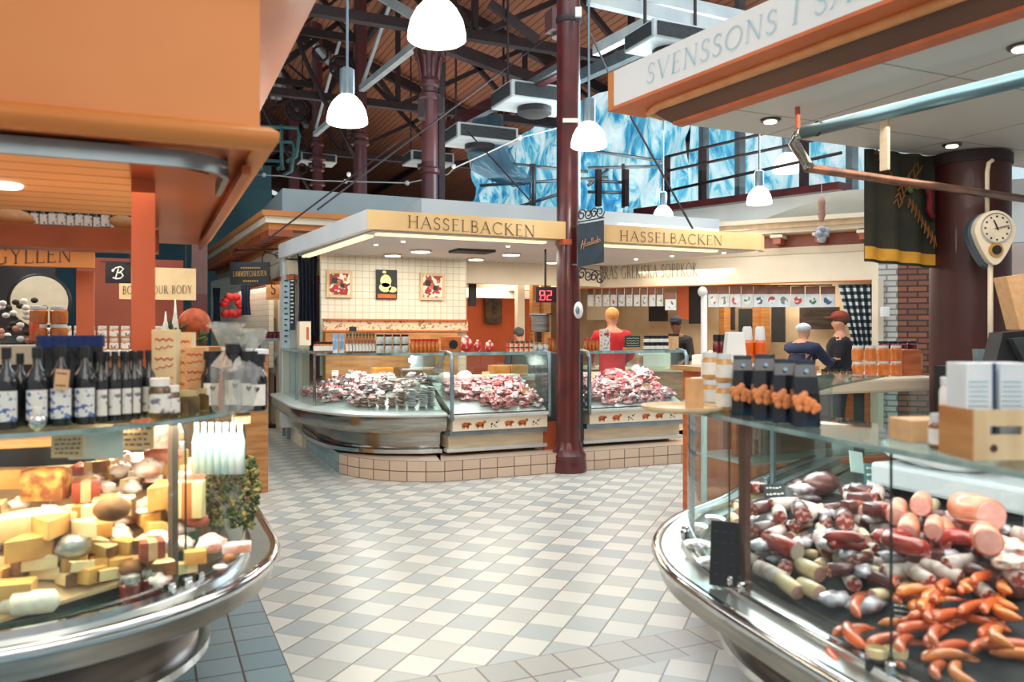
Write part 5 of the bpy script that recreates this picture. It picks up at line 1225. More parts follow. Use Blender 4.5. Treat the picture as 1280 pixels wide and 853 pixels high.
def hand(ang, ln, w_, nm): a = math.radians(ang); mb = MB(); mb.beam(Mc@Vector((-.015*math.sin(a),.02-.015*math.cos(a),.052)),Mc@Vector((ln*math.sin(a),.02+ln*math.cos(a),.052)),w_,.004); mb.build(nm, M['black'], dial_)
hand(-24,.058,.013,'hour_hand'); hand(78,.082,.009,'minute_hand')
disc(0,-.125,.048,.03,.042,'timer_ring',M['gold']); disc(0,-.125,.03,.042,.052,'timer_knob',M['black'])
q = P(1238,330,5.47); tag(MB().tube([(q.x,q.y,1.28),(q.x,q.y,k_.z-.2)],.017,8).build('clock_pole', M['cream'], None, True),'cream pole below the pear shaped clock','pole')
mb = MB(); mb.tube([P(1234,275,5.5),P(1234,215,5.5),P(1236,204,5.5),P(1241,200,5.5)],.014,8); tag(mb.build('conduit', M['cream'], None, True),'thin cream conduit above the clock, bending at the column top','conduit')
# suspended small ornament
o = thing('hanging_ornament','small pinkish and white ornament hanging on a thread in front of the cream cornice','ornament',P(1027,270,6.5))
p = P(1027,262,6.5); MB().lathe((p.x,p.y,p.z-.1),[(.012,0),(.03,.05),(.025,.12),(.03,.16),(.018,.2)],10).build('upper_figure', mat('pink_plaster',(206,160,140),.6), o, True)
mb = MB(); 
for dx,dz in ((0,-.16),(.03,-.2),(-.03,-.2),(.0,-.24),(.05,-.17)): mb.ball((p.x+dx,p.y,p.z+dz),(.08,.06,.06),8)
mb.build('ribbons', mat('pale_lilac',(206,210,220),.6,c2=(170,180,200),scale=30), o, True); MB().tube([(p.x,p.y,p.z+.1),(p.x,p.y,2.88)],.003,4).build('thread', M['paper'], o)
# ---- on the glass shelf of the right counter
def onr(px, inset=.1, z=ZS): return onshelf(px, z, inset, gR)
pk = thing('nut_bag','x','bag',(0,0,0)); w_, d_, h_ = .078,.05,.205
mb = MB()
rows = [(0,1,1),(.03,1.05,1.1),(.5,.98,1.0),(.75,.86,.7),(.93,.78,.18),(1.0,.8,.1)]
rg = []
for (f,a,b) in rows:
    x, y = w_/2*a, d_/2*b; rg.append([mb.bm.verts.new((sx*x,sy*y,f*h_)) for sx,sy in ((-1,-1),(0,-1.12),(1,-1),(1,1),(0,1.12),(-1,1))])
for A2, B2 in zip(rg, rg[1:]):
    for k in range(6): mb.bm.faces.new((A2[k],A2[(k+1)%6],B2[(k+1)%6],B2[k]))
mb.bm.faces.new(rg[0][::-1]); mb.bm.faces.new(rg[-1]); mb.build('pouch', mat('black_blue_foil',(14,18,28),.25,.2,c2=(30,62,92),scale=11,coat=.5,contrast=(.5,.75)), pk)
mb = MB()
for (x,z,r_) in ((-.024,.075,.012),(-.012,.088,.013),(.002,.078,.013),(.014,.072,.012),(.024,.06,.012),(-.02,.06,.01),(.0,.058,.01),(-.03,.088,.009),(.018,.05,.008),(-.006,.1,.009)): mb.ball((x*1.15,-d_/2*1.12-.001,z),(r_*2.5,r_*.8,r_*2.6),8)
mb.build('nut_picture', mat('orange_nuts',(226,128,66),.5,c2=(232,150,96),scale=60,contrast=(.4,.6)), pk, True)
MB().lathe((0,-d_/2*.85,.172),[(.006,0),(.006,.002)],10,M=Matrix.Rotation(math.pi/2,4,'X')).build('emblem', mat('pale_blue_emblem',(150,196,226),.5), pk)
ps = Set(pk); 
for px,l,sc in ((928,'black nut bag, leftmost of four beside the stacked jars',1.02),(956,'black nut bag second from the left, brightest blue top',1.06),(980,'black nut bag third from the left',1.0),(1006,'black nut bag at the right end of the row of four',1.0)):
    p, d = onr(px,.075); ps.put(p,(0,0,-.55),sc,l)
jb = Set(jar('white_jar','white labelled jar','jar',.03,.105,M['honey_pale'],M['white_lid'],M['paper'],lidh=.14))
for px,r_,l in ((887,0,'lower left jar of the two by two stack beside the black bags'),(905,0,'lower right jar of the two by two stack beside the black bags'),(887,1,'upper left jar of the two by two stack beside the black bags'),(905,1,'upper right jar of the two by two stack beside the black bags')):
    p, d = onr(px,.07); jb.put((p.x,p.y,ZS+r_*.107),0,1.0,l)
p, d = onr(868,.09); t = thing('wooden_box','small pale wooden block box left of the stacked jars','box',p); MB().box((p.x,p.y,p.z+.06),(.05,.05,.12),bev=.003).build('box', M['kraft'], t)
# pale woodgrain disc modelling a reflection on the glass at the curved end
p, d = onr(852,.2); t = thing('wood_reflection','round pale wood grained disc standing in for a reflection at the curved end of the right glass shelf','tray',p)
MB().lathe(p,[(.13,0),(.15,.01),(.15,.02),(.14,.02),(.13,.008)],32).build('tray', M['wood_pale'], t, 'auto')
p, d = onr(880,.42); q = P(880,450,4.6); t = thing('white_pole','white vertical pole rising from the far end of the right counter','pole',(q.x,q.y,0)); MB().tube([(q.x,q.y,0),(q.x,q.y,EYE+50/F*4.6)],.018,10).build('pole', M['white'], t, True); MB().ball((q.x-.01,q.y,EYE+50/F*4.6),(.06,.05,.06),10).build('knob', M['white'], t, True)
# crate with white cartons
p, d = onr(1234,.10); Mx = Matrix.Translation(p)@Matrix.Rotation(-.38,4,'Z')
t = thing('wooden_crate','pale wooden crate with slotted hand hole at the right edge of the glass shelf','crate',p)
W_, D_, H_ = .15,.13,.115
mb = MB()
pts = [(-W_/2,0),(W_/2,0),(W_/2,H_),(-W_/2,H_)]
for (x0,x1,z0,z1) in ((-W_/2,W_/2,0,.058),(-W_/2,W_/2,.078,H_),(-W_/2,-.038,.058,.078),(.038,W_/2,.058,.078)): mb.box(((x0+x1)/2,-D_/2,(z0+z1)/2),(x1-x0,.008,z1-z0),M=Mx)
mb.build('front_board', M['wood_pale'], t); mb = MB(); mb.box((-W_/2,0,H_/2),(.008,D_,H_),M=Mx); mb.box((W_/2,0,H_/2),(.008,D_,H_),M=Mx); mb.box((0,D_/2,H_/2),(W_,.008,H_),M=Mx); mb.box((0,0,.004),(W_,D_,.006),M=Mx); mb.build('frame', M['wood'], t)
mb = MB(); mb.lathe((0,0,0),[(.008,0),(.009,.001)],12,M=Mx@Matrix.Translation((-.03,-D_/2-.005,.028))@Matrix.Rotation(math.pi/2,4,'X')); mb.build('burn_mark', M['ink'], t)
for i,(x,y,l) in enumerate(((-.04,.0,'white carton with blue stripe standing in the wooden crate, left one'),(.04,.0,'white carton with dark blue side stripe standing in the crate, right one'))):
    t = thing('tall_carton', l, 'carton', Mx@Vector((x,y,0))); MB().box((x,y,.01+.105),(.07,.08,.21),M=Mx,bev=.002).build('carton', mat('white_carton',(222,228,230),.5,c2=(204,214,222),scale=5), t)
    MB().box((x+.03,-.0415+y,.12),(.008,.002,.2),M=Mx).build('blue_stripe', mat('dark_blue_print',(40,66,104),.5), t)
    mb = MB()
    for k in range(9): mb.box((x-.008,-.0415+y,.09+.011*k),(.045,.0015,.002),M=Mx)
    mb.build('small_print', M['ink_blue'], t)
p, d = onr(1180,.09); jr = jar('labelled_jar','brown jar with white lid and pale label left of the wooden crate','jar',.035,.085,mat('brown_sauce',(150,92,54),.3,coat=.4),M['white_lid'],M['paper'],lidh=.15); jr.location = p
p, d = onr(1190,.2); jr = jar('labelled_jar','tall white jar behind the brown jar by the crate','jar',.03,.19,M['white'],M['white_lid'],M['paper'],lidh=.1); jr.location = p
p, d = onr(1150,.16); tag(MB().box((p.x,p.y,p.z+.03),(.12,.1,.06),rz=-.3,bev=.003).build('small_box', M['kraft']),'low kraft box between the brown jar and the clear glass','box')
p = P(1262,478,1.95); t = thing('dark_leaf_dish','dark green oval dish leaning in front of the white cartons at the right edge','dish',p)
MB().lathe(p,[(.03,-.012),(.10,.0),(.11,.008),(.09,.004)],24,M=Matrix.Rotation(-.35,4,'Y'),sq=.5).build('dish', mat('dark_green_glaze',(36,58,50),.3,coat=.4), t, True)
# small white box at right border
# ---- beige topped counter beyond (far limb)
a, b = P(1022,488,5.9), P(1192,478,6.42)
v0 = a.y; zt2 = EYE-(483-HY)/F*6.15
t = thing('rear_counter','cream topped counter beyond the right glass case, carrying honey jars and a wooden box','display counter',((a.x+b.x)/2,v0+.4,0))
MB().bb(3.9,b.x,v0,v0+.8,zt2-.05,zt2+.055,bev=.02).build('cream_top', M['cream'], t); MB().bb(3.9,b.x-.05,v0+.04,v0+.06,.65,zt2-.05).build('front_glass', M['glass'], t)
MB().bb(3.9,b.x-.05,v0+.02,v0+.8,0,.62).build('base', M['wood_orange'], t); MB().bb(4.0,4.95,v0+.35,v0+.4,.65,zt2-.06).build('inner_panel', M['wood_orange'], t)
MB().bb(4.97,5.03,v0+.1,v0+.15,.62,zt2-.05).build('post', M['alu'], t); MB().bb(3.9,b.x-.1,v0+.1,v0+.7,.62,.64).build('inner_shelf', M['ledge'], t)
ZT2 = zt2+.057
M['honey_orange'] = mat('orange_honey',(222,132,60),.25,c2=(204,108,40),scale=12,coat=.5)
hj = Set(jar('honey_jar','honey jar','jar',.045,.125,M['honey_orange'],M['white_lid'],None,lidh=.12))
for i in range(4):
    for r_ in range(2):
        p = Pv(1072+i*16,470,v0+.25); hj.put((p.x,p.y,ZT2+r_*.127),(0,0,i),1.0,('lower' if r_==0 else 'upper')+' row, '+('first','second','third','fourth')[i]+' honey jar from the left on the cream counter')
p = Pv(1134,470,v0+.24); tag(MB().box((p.x+.06,p.y+.1,ZT2+.105),(.2,.2,.21),bev=.004).build('wooden_box', M['wood_orange']),'orange wooden box at the right of the honey jars','box')
rj = Set(jar('red_jar','red jam jar','jar',.05,.12,M['jam_red'],M['black'],None))
for i in range(4): p = Pv(1104+i*12,440,v0+.6); rj.put((p.x,p.y,ZT2+.17),0,.9,'dark red jam jar in the raised row behind the orange wooden box','red jam jars behind the wooden box')
tag(MB().box((Pv(1122,440,v0+.6).x,v0+.6,ZT2+.083),(.46,.14,.166)).build('riser', M['wood']),'wooden riser under the row of red jam jars','riser')
for i in range(5): p = Pv(1047-i*10,480,v0+.2); 
gs = Set(jar('small_glass','tiny dark glass jar on the cream counter left of the honey jars','jar',.022,.06,M['olive'],M['black'],None))
for i in range(5): p = Pv(1030+i*8,480,v0+.25); gs.put((p.x,p.y,ZT2),0,1,None,'tiny jars left of the honey jars')
# things at the right border
t = thing('box_lampshade','beige tapering shade panel at the right border behind the clock','lampshade',P(1270,400,4.9))
mb = MB(); mb.ext([P(1258,346,4.9),P(1300,340,4.9),P(1300,418,4.9),P(1275,412,4.9)],Vector((.05,.12,0))); mb.build('shade', M['kraft'], t)
t = thing('dark_screen','dark tilted screen at the right border above the crate','screen',P(1268,440,4.6))
mb = MB(); mb.ext([P(1254,416,4.6),P(1300,412,4.6),P(1300,470,4.6),P(1243,462,4.6)],Vector((.05,.12,0))); mb.build('frame', M['black'], t); q_ = P(1275,470,4.65); MB().beam((q_.x+.03,q_.y+.06,0),(q_.x+.03,q_.y+.06,q_.z),.05).build('stand', M['black'], t); mb = MB(); mb.ext([P(1266,424,4.55),P(1300,420,4.55),P(1300,462,4.55),P(1285,460,4.55)],Vector((.02,.05,0))); mb.build('display', M['slate'], t)
_q = P(1232,452,5.15); tag(MB().bb(_q.x-.15,_q.x+.35,_q.y-.02,_q.y+.25,0,_q.z-.035).build('cabinet', M['black']),'black cabinet behind the white cartons, next to the wide maroon column','cabinet')
t = thing('tumbler','clear ribbed glass tumbler in front of the wide column','glass',P(1223,445,4.5)); p = Pz(1223,455,1.40)
p = P(1223,452,5.2); MB().lathe((p.x,p.y,p.z-.03),[(.028,0),(.036,.11)],14).build('cup', M['alu'], t, 'auto')
# ================================================================ GREEK SOUP KITCHEN STALL
G0, G1 = P(1098,349,10.7), P(727,359,12.9)      # lower line of the band, right to left
gd = (G1-G0); gd.z = 0; GL_ = gd.length; gd.normalize(); gn = Vector((gd.y,-gd.x,0))
if gn.dot(Vector((-SY,-CY,0))) < 0: gn = -gn     # towards the camera
def gp(s, o, z): return Vector((G0.x,G0.y,0))+gd*s+gn*o+Vector((0,0,z))
gz0, gz1 = 2.27, 2.66
t = thing('lettered_fascia','wide cream fascia with grey serif letters over the soup kitchen','fascia',gp(2,0,2.4))
mb = MB(); mb.ext([gp(0,0,gz0),gp(7,0,gz0),gp(7,0,gz1),gp(0,0,gz1)],-gn*.08); fb_ = mb.build('board', M['cream'], t)
mb = MB(); mb.ext([gp(-.02,.02,gz0-.012),gp(7,.02,gz0-.012),gp(7,.02,gz0),gp(-.02,.02,gz0)],-gn*.1); mb.build('lower_strip', M['wood_orange'], t)
def gx(px): # distance along the band for a pixel column
    rx, ry = ray(px); e = gd; den = rx*e.y-ry*e.x; d = (G0.x*e.y-G0.y*e.x)/den; return ((rx*d-G0.x)*e.x+(ry*d-G0.y)*e.y), d
s1, d1 = gx(872); s0, d0 = gx(728)
s0, _d = gx(736)
lettering('letters','ANDRAS GREKISKA SOPPKÖK',gp(s0,.006,gz0+.13),gp(s1,.006,gz0+.13),.2,M['ink_grey'],fb_,nrm=gn,bold=.9)
t = thing('cornice','cream cornice with red brown bracketed frieze above the soup kitchen fascia','cornice',gp(2,0,2.8))
mb = MB(); mb.ext([gp(0,.02,gz1),gp(7,.02,gz1),gp(7,.06,gz1+.09),gp(0,.06,gz1+.09)],-gn*.1); mb.build('lower_moulding', M['cream'], t)
mb = MB(); mb.ext([gp(0,-.05,gz1+.09),gp(7,-.05,gz1+.09),gp(7,-.05,gz1+.27),gp(0,-.05,gz1+.27)],-gn*.1); mb.build('frieze', M['orange_dark'], t)
for k in range(12):
    a = gp(.15+k*.55,.08,gz1+.17); MB().beam(a-gn*.12,a+gn*.2,.10,.08).build('corbel', M['orange_dark'], t); MB().beam(a+Vector((0,0,.06))-gn*.12,a+Vector((0,0,.06))+gn*.23,.16,.04).build('corbel_cap', M['cream'], t)
for i,(o0,z0,z1) in enumerate(((.30,.27,.33),(.36,.33,.40),(.42,.40,.46))):
    mb = MB(); mb.ext([gp(-.05,o0,gz1+z0),gp(7,o0,gz1+z0),gp(7,o0,gz1+z1),gp(-.05,o0,gz1+z1)],-gn*.6); mb.build('upper_moulding', M['cream'] if i != 1 else mat('tan_cream_moulding',(232,202,160),.5), t)
# brick wall right of the kitchen
r0 = gp(-.08,-.02,0); r1 = P(1122,400,10.6); r2 = P(1172,400,10.2)
struct(uvwall('wall_right',(gp(.02,.0,0).x,gp(.02,0,0).y),(r1.x,r1.y),0,3.1,M['brick_pale'])); struct(uvwall('wall_right',(r1.x,r1.y),(r2.x+.8,r2.y-.25),0,3.1,M['brick']))
tag(MB().beam(gp(.0,.08,0),gp(.0,.08,gz0),.1,.1).build('door_post', M['cream']),'cream post between the soup kitchen and the brick wall','post')
q = P(1106,390,10.45); tag(MB().box(q,(.1,.06,.13),rz=-.4,bev=.01).build('switch_box', M['white']),'small white switch box on the pale brick wall','switch')
# kitchen interior
def ib(name, s0, s1, o0, o1, z0, z1, m, parent=None):
    mb = MB(); mb.ext([gp(s0,o0,z0),gp(s1,o0,z0),gp(s1,o0,z1),gp(s0,o0,z1)],gn*(o1-o0)); return mb.build(name, m, parent)
struct(ib('wall_back',-.5,7,-3.1,-3.0,0,3.2,mat('warm_kitchen_wall',(226,206,176),.6,c2=(206,176,136),scale=2)))
struct(ib('ceiling',-.3,7,-3.0,-.1,gz1-.05,gz1,M['cream']))
struct(ib('wall_right',-.5,-.4,-3.0,-.3,0,gz1,M['dark']))
for i,(xa,xb,ya,yb,mm,l) in enumerate(((900,919,376,413,'black','tall black oven front in the soup kitchen'),(924,942,386,420,'black','black cupboard with bottles in the soup kitchen'),(965,982,384,428,'black','narrow black chalkboard door in the soup kitchen'),(1000,1050,384,412,'steel_dark','dark extractor recess behind the two customers'),(735,765,372,400,'cream','pale pinboard sheet behind the man in red'),(812,835,383,402,'dark','dark opening behind the kitchen counter'),(848,862,345,400,'terracotta','orange upright panel left of the white pole'),(862,880,352,405,'dark','dark doorway beside the orange upright panel'))):
    sa, da = gx(xa); sb, db = gx(xb); dd = 2.7
    a, b = P(xa,yb,da+2.6), P(xb,ya,db+2.6)
    mb = MB(); mb.ext([a,Vector((b.x,b.y,a.z)),b,Vector((a.x,a.y,b.z))],gn*.05); o = tag(mb.build('cupboard_front', M[mm]), l, 'cupboard')
for x_ in (906,948,955):
    s_, d_ = gx(x_); p = P(x_,400,d_+2.5); tag(MB().beam((p.x,p.y,0),(p.x,p.y,2.6),.14,.14).build('support_post', M['wood']), {906:'wooden upright beside the tall black oven',948:'left one of two wooden uprights in the kitchen centre',955:'right one of two wooden uprights in the kitchen centre'}[x_],'post')
# menu sheets hanging in two rows
pic = [mat('dish_picture_%d'%k,c,.6,c2=(214,222,228),scale=14,contrast=(.45,.52),detail=1) for k,c in enumerate(((60,90,120),(170,70,40),(120,130,120),(190,60,40),(70,120,70)))]
head_m = mat('red_brown_header',(134,96,84),.6,c2=(112,80,72)); sheet_m = mat('pale_blue_sheet_2',(210,222,228),.6)
def sheet(px0, px1, py0, py1, dz, k, label, group=None):
    sa, da = gx((px0+px1)/2); p = P((px0+px1)/2,py1,da+dz); w_ = (px1-px0)/F*(da+dz)*1.08; h_ = (py1-py0)/F*(da+dz)*1.0
    t = thing('menu_sheet', label, 'menu sheet', p, group)
    mb = MB(); mb.ext([p-gd*w_/2,p+gd*w_/2,p+gd*w_/2+Vector((0,0,h_)),p-gd*w_/2+Vector((0,0,h_))],gn*.01); sh_ = mb.build('sheet', sheet_m, t)
    q = p+gn*.012+Vector((0,0,h_*.62)); mb = MB(); mb.face([q-gd*w_/2,q+gd*w_/2,q+gd*w_/2+Vector((0,0,h_*.38)),q-gd*w_/2+Vector((0,0,h_*.38))]); mb.build('header', head_m, sh_)
    q = p+gn*.013+Vector((0,0,h_*.32)); mb = MB(); mb.face([q+gd*(w_*.3*math.cos(a*math.tau/12))+Vector((0,0,h_*.2*math.sin(a*math.tau/12))) for a in range(12)]); mb.build('dish_photo', pic[k%5], sh_)
ord_ = ('first','second','third','fourth','fifth','sixth','seventh','eighth','ninth','tenth')
for i in range(10):
    x0 = 735+i*9.6; sheet(x0,x0+7.2,360,383,.15,i,ord_[i]+' menu sheet from the left in the row beside the maroon column')
xs = (886,899,913,928,943,958,973,990,1008,1027)
for i, x0 in enumerate(xs): sheet(x0,x0+11.5+i*.5,358,384,.15,i+1,ord_[i]+' menu sheet from the left in the row right of the white pole')
sheet(832,845,366,388,.1,0,'single larger pale notice sheet at the end of the left menu row')
for i_,(xa_,xb_) in enumerate(((733,848),(884,1040))):
    _a = P(xa_,357.5,gx(xa_)[1]+.15); _b = P(xb_,356.5,gx(xb_)[1]+.15); tag(MB().tube([_a,_b],.012,6).build('hanging_rail', M['iron']),('left','right')[i_]+' thin rail from which a row of menu sheets hangs','rail')
# checked curtain
s_, d_ = gx(1050); a, b = P(1048,430,d_-.05), P(1097,430,10.75)
mchk, nt, bq = _new('checked_cloth'); N, L = nt.nodes, nt.links
uvn = N.new('ShaderNodeTexCoord'); sp_ = N.new('ShaderNodeSeparateXYZ'); L.new(uvn.outputs['UV'], sp_.inputs[0]); cm = []
for ax in (0,1):
    m1 = N.new('ShaderNodeMath'); m1.operation='MULTIPLY'; m1.inputs[1].default_value = 5.5 if ax==0 else 10; L.new(sp_.outputs[ax], m1.inputs[0]); m2_ = N.new('ShaderNodeMath'); m2_.operation='FRACT'; L.new(m1.outputs[0], m2_.inputs[0]); m3 = N.new('ShaderNodeMath'); m3.operation='GREATER_THAN'; m3.inputs[1].default_value=.5; L.new(m2_.outputs[0], m3.inputs[0]); cm.append(m3.outputs[0])
ad_ = N.new('ShaderNodeMath'); ad_.operation='ADD'; L.new(cm[0],ad_.inputs[0]); L.new(cm[1],ad_.inputs[1]); dv_ = N.new('ShaderNodeMath'); dv_.operation='MULTIPLY'; dv_.inputs[1].default_value=.5; L.new(ad_.outputs[0],dv_.inputs[0])
cr_ = N.new('ShaderNodeValToRGB'); cr_.color_ramp.elements[0].color = lin((220,224,222)); cr_.color_ramp.elements[1].color = lin((24,34,40)); e_ = cr_.color_ramp.elements.new(.5); e_.color = lin((60,76,82)); L.new(dv_.outputs[0],cr_.inputs[0]); L.new(cr_.outputs[0],bq.inputs['Base Color']); bq.inputs['Roughness'].default_value=.9
def chkcurtain():
    bm = bmesh.new(); uv = bm.loops.layers.uv.new('UVMap'); K, J = 36, 14; g = []
    ztop = P(1060,356,10.9).z; zbot = P(1080,430,10.8).z-.15; A, B = Vector(a.xy), Vector(b.xy)
    for i in range(K+1):
        row = []
        for j in range(J+1):
            s = i/K; f = j/J; p = A+(B-A)*(.42*(1-f)+s*(1-.42*(1-f)-.02*f)); n = .035*math.sin(s*5*math.tau+f)
            row.append(bm.verts.new((p.x+gn.x*n,p.y+gn.y*n,zbot+(ztop-zbot)*f)))
        g.append(row)
    for i in range(K):
        for j in range(J):
            f = bm.faces.new((g[i][j],g[i+1][j],g[i+1][j+1],g[i][j+1])); f.smooth = True
            for l, q in zip(f.loops, ((i,j),(i+1,j),(i+1,j+1),(i,j+1))): l[uv].uv = (q[0]/K,q[1]/J)
    me = bpy.data.meshes.new('curtain'); bm.to_mesh(me); bm.free(); me.materials.append(mchk); o = bpy.data.objects.new('curtain', me); COL.objects.link(o); return o
tag(chkcurtain(),'black and white checked curtain swept aside beside the brick wall','curtain')
# kitchen counter
t = thing('kitchen_counter','low wood and white counter of the soup kitchen','counter',gp(3,-.2,0))
ib('front',.9,4.4,-.1,-.02,0,.98,M['wood'],t); ib('top',.9,4.4,-.6,.04,.98,1.03,M['cream'],t)
t = thing('customer_counter','wooden counter in front of the two customers','counter',gp(1,-.2,0)); ib('front',.1,.85,.0,.1,0,.95,M['wood_orange'],t); ib('top',.1,.88,-.5,.12,.95,1.0,M['wood'],t)
# appliances on it
for i,(px,py,w_,h_,mm,l) in enumerate(((780,412,.22,.25,'steel','small steel coffee machine on the kitchen counter beside the man in red'),(797,410,.3,.2,'chrome','chrome grinder on the kitchen counter'),(818,405,.45,.22,'white','white appliance on the kitchen counter'),(890,412,.55,.2,'white','long white serving unit right of the white pole'),(917,436,.2,.28,'white','white drinks dispenser in front of the kitchen'),(900,438,.1,.12,'ledge','small pale cup stack right of the white pole'))):
    s_, d_ = gx(px); p = P(px,py,d_+.3); z_ = 1.03; t = thing('kitchen_appliance', l, 'appliance', (p.x,p.y,z_)); MB().box((p.x,p.y,z_+h_/2),(w_,.25,h_),rz=math.atan2(gd.y,gd.x),bev=.02).build('body', M[mm], t); MB().lathe((p.x,p.y,z_+h_),[(w_*.2,0),(w_*.18,.04),(w_*.1,.07)],12).build('top_dome', M['steel'], t, 'auto')
# orange dispensers
for i,(px,l) in enumerate(((934,'left orange juice dispenser on the counter'),(950,'right orange juice dispenser on the counter'))):
    p = P(px,440,7.0); t = thing('juice_dispenser', l, 'dispenser', p); MB().lathe((p.x,p.y,p.z-.06),[(.05,0),(.055,.02),(.055,.14),(.04,.16)],16).build('tank', mat('bright_orange',(236,112,30),.3,c2=(226,96,24),coat=.4), t, 'auto'); MB().lathe((p.x,p.y,p.z+.10),[(.045,0),(.04,.1),(.03,.12)],14).build('top', M['white'], t, 'auto')
p = P(918,435,6.6); t = thing('white_container','white tapering plastic container left of the orange dispensers','container',p); MB().lathe((p.x,p.y,p.z-.12),[(.12,0),(.09,.24),(.085,.25)],4,M=Matrix.Rotation(.3,4,'Z')).build('tub', M['white'], t)
t = thing('side_counter','pale counter carrying the dispensers and bottles behind the black bags','counter',(5,5.8,0))
q = P(880,455,6.9); q2 = P(985,452,7.1); MB().bb(q.x-.1,q2.x+.2,q.y-.3,q.y+.35,1.24,1.28).build('top', M['wood'], t); MB().bb(q.x,q2.x+.1,q.y-.25,q.y+.3,0,1.24).build('base', M['wood_orange'], t)
rb2 = Set(jar('red_bottle_jar','dark capped red syrup bottle beside the white pole','bottle',.028,.15,M['jam_red'],M['black'],None,lidh=.3))
for i in range(5):
    p = P(886+i*6.6,430,6.9); rb2.put((p.x,p.y-.1,1.37),0,1.1,None,'red syrup bottles beside the white pole')
tag(MB().box((P(899,445,6.9).x,P(899,445,6.9).y-.1,1.325),(.36,.14,.085)).build('riser', M['wood']),'wooden riser under the red syrup bottles','riser')
bn = thing('bread_roll','pale bread roll in the row behind the black bags','bread roll',(0,0,0)); MB().ball((0,0,.02),(.06,.05,.04),10).build('roll', M['aged'], bn, True); bs = Set(bn)
for i in range(9): p = P(962+i*5,446,6.7); bs.put((p.x,p.y,1.282),(0,0,i),1,None,'bread rolls behind the black bags')
# ================================================================ neighbour stall at the left of the corridor
t = thing('cornice','orange and cream cornice with dentils over the corner stall left of the central stall','cornice',P(328,262,10.7))
cA = P(328,262,10.7); zc = cA.z; far = Vector((.95,18.6)); cw = Vector((cA.x,cA.y))
pth = [(far.x,far.y),(cw.x,cw.y),(cw.x+3.2,cw.y)]
for i,(o_,z0,z1,mm) in enumerate(((0,-.07,0,'orange'),(-.05,-.16,-.07,'cream'),(-.10,-.24,-.16,'orange'),(-.42,-.62,-.24,'cream'),(-.36,-.40,-.33,'orange'))):
    MB().sweep(pth,[(o_,zc+z0),(o_,zc+z1),(-.6,zc+z1),(-.6,zc+z0)]).build('moulding', M[mm], t, 'auto')
for k in range(26):
    p, tt, n = along(pth, 7.4-.28*k if 7.4-.28*k > .1 else .1); c_ = p-n*.25
    MB().beam((c_.x-n.x*.16,c_.y-n.y*.16,zc-.29),(c_.x+n.x*.16,c_.y+n.y*.16,zc-.29),.09,.09).build('dentil', M['orange_dark'], t)
for k in (9.0,10.0): p, tt, n = along(pth, k); c_ = p-n*.25; MB().beam((c_.x-n.x*.2,c_.y-n.y*.2,zc-.3),(c_.x+n.x*.2,c_.y+n.y*.2,zc-.3),.22,.12).build('dentil', M['orange'], t)
pw = offset(pth,-.42); zf = 2.35
t = thing('stall_fascia','plain cream fascia under the dentil cornice of the corner stall','fascia',(1.2,15,2.5)); MB().sweep(pw,[(0,zf),(0,zc-.6),(-.1,zc-.6),(-.1,zf)]).build('board', M['cream'], t, 'auto'); MB().sweep(pw,[(.03,zf-.04),(.03,zf+.02),(-.1,zf+.02),(-.1,zf-.04)]).build('lower_edge', M['wood_orange'], t, 'auto')
struct(uvwall('wall_stall',(1.15,17.5),(1.75,13.4),1.0,2.6,M['wall_tile'])); struct(MB().bb(1.9,2.0,11.2,17,0,2.6).build('wall_stall', M['cream']))
a, b = P(288,356,11.5), P(337,328,11.5)
t = thing('hanging_sign','black board with gold capitals hanging on an iron bracket left of the central stall','sign',a)
c_ = (a+b)/2; MB().box(c_,(.56,.03,.32),rz=-YAW).build('board', M['black'], t)
lettering('letters','LAMMSPECIALISTEN',P(291.5,346,11.47),P(333.5,345,11.47),.075,M['gold'],t,nrm=Vector((-SY,-CY,0)),bold=1.2)
lettering('small_letters','ALLT I LAMM',P(301,336.5,11.47),P(326,336.5,11.47),.035,M['gold'],t,nrm=Vector((-SY,-CY,0)),bold=1.3) if False else None
mb = MB()
for (x0,x1,y_) in ((301,325,335),(304,322,351.5)):
    x = x0
    while x < x1: mb.beam(P(x,y_,11.47),P(x+1.8,y_,11.47),.006,.02); x += 2.8
mb.build('small_print', M['gold'], t)
mb = MB(); mb.tube([P(352,311.5,11.5),P(294,313,11.5)],.012,6); mb.tube([P(352,322,11.5),P(330,314,11.5)],.008,5); mb.tube([P(299,328,11.5),P(299,322,11.5),P(295,318,11.5),P(293,314,11.5)],.008,5); mb.tube([P(328,328,11.5),P(328,322,11.5),P(331,315,11.5)],.008,5)
scroll(P(348,320,11.5),.06,1.3,1,mb,Vector((CY,-SY,0))); mb.build('bracket', M['black'], t, True)
for (x0,x1,y0,y1,dd,l,nf) in ((266,276,360,405,14.5,'narrow dark blue curtain, left of the pair in the corner stall',3),(301,314,357,394,12.8,'dark blue curtain right of the pair in the corner stall',3)):
    a, b = P(x0,y1,dd), P(x1,y0,dd); curtain('curtain',(a.x,a.y),(b.x,b.y),a.z,b.z,M['navy'],l,nf,.03,.2)
a, b = P(333,375,12.3), P(352,345,12.3); t = thing('letter_board','brown board with a large S at the entrance of the corner stall','sign',a); mb = MB(); mb.ext([a,Vector((b.x,b.y,a.z)),b,Vector((a.x,a.y,b.z))],(0,.04,0)); mb.build('board', M['wood'], t); lettering('letter','S',P(338,368,12.25),P(345,368,12.25),.17,M['black'],t,nrm=Vector((0,-1,0)),bold=1.8)
t = thing('meat_trolley','grey metal table with trays in the corner stall','table',P(345,440,12)); p = P(342,425,12); MB().box((p.x,p.y,p.z),(.4,.5,.04)).build('tabletop', M['alu'], t)
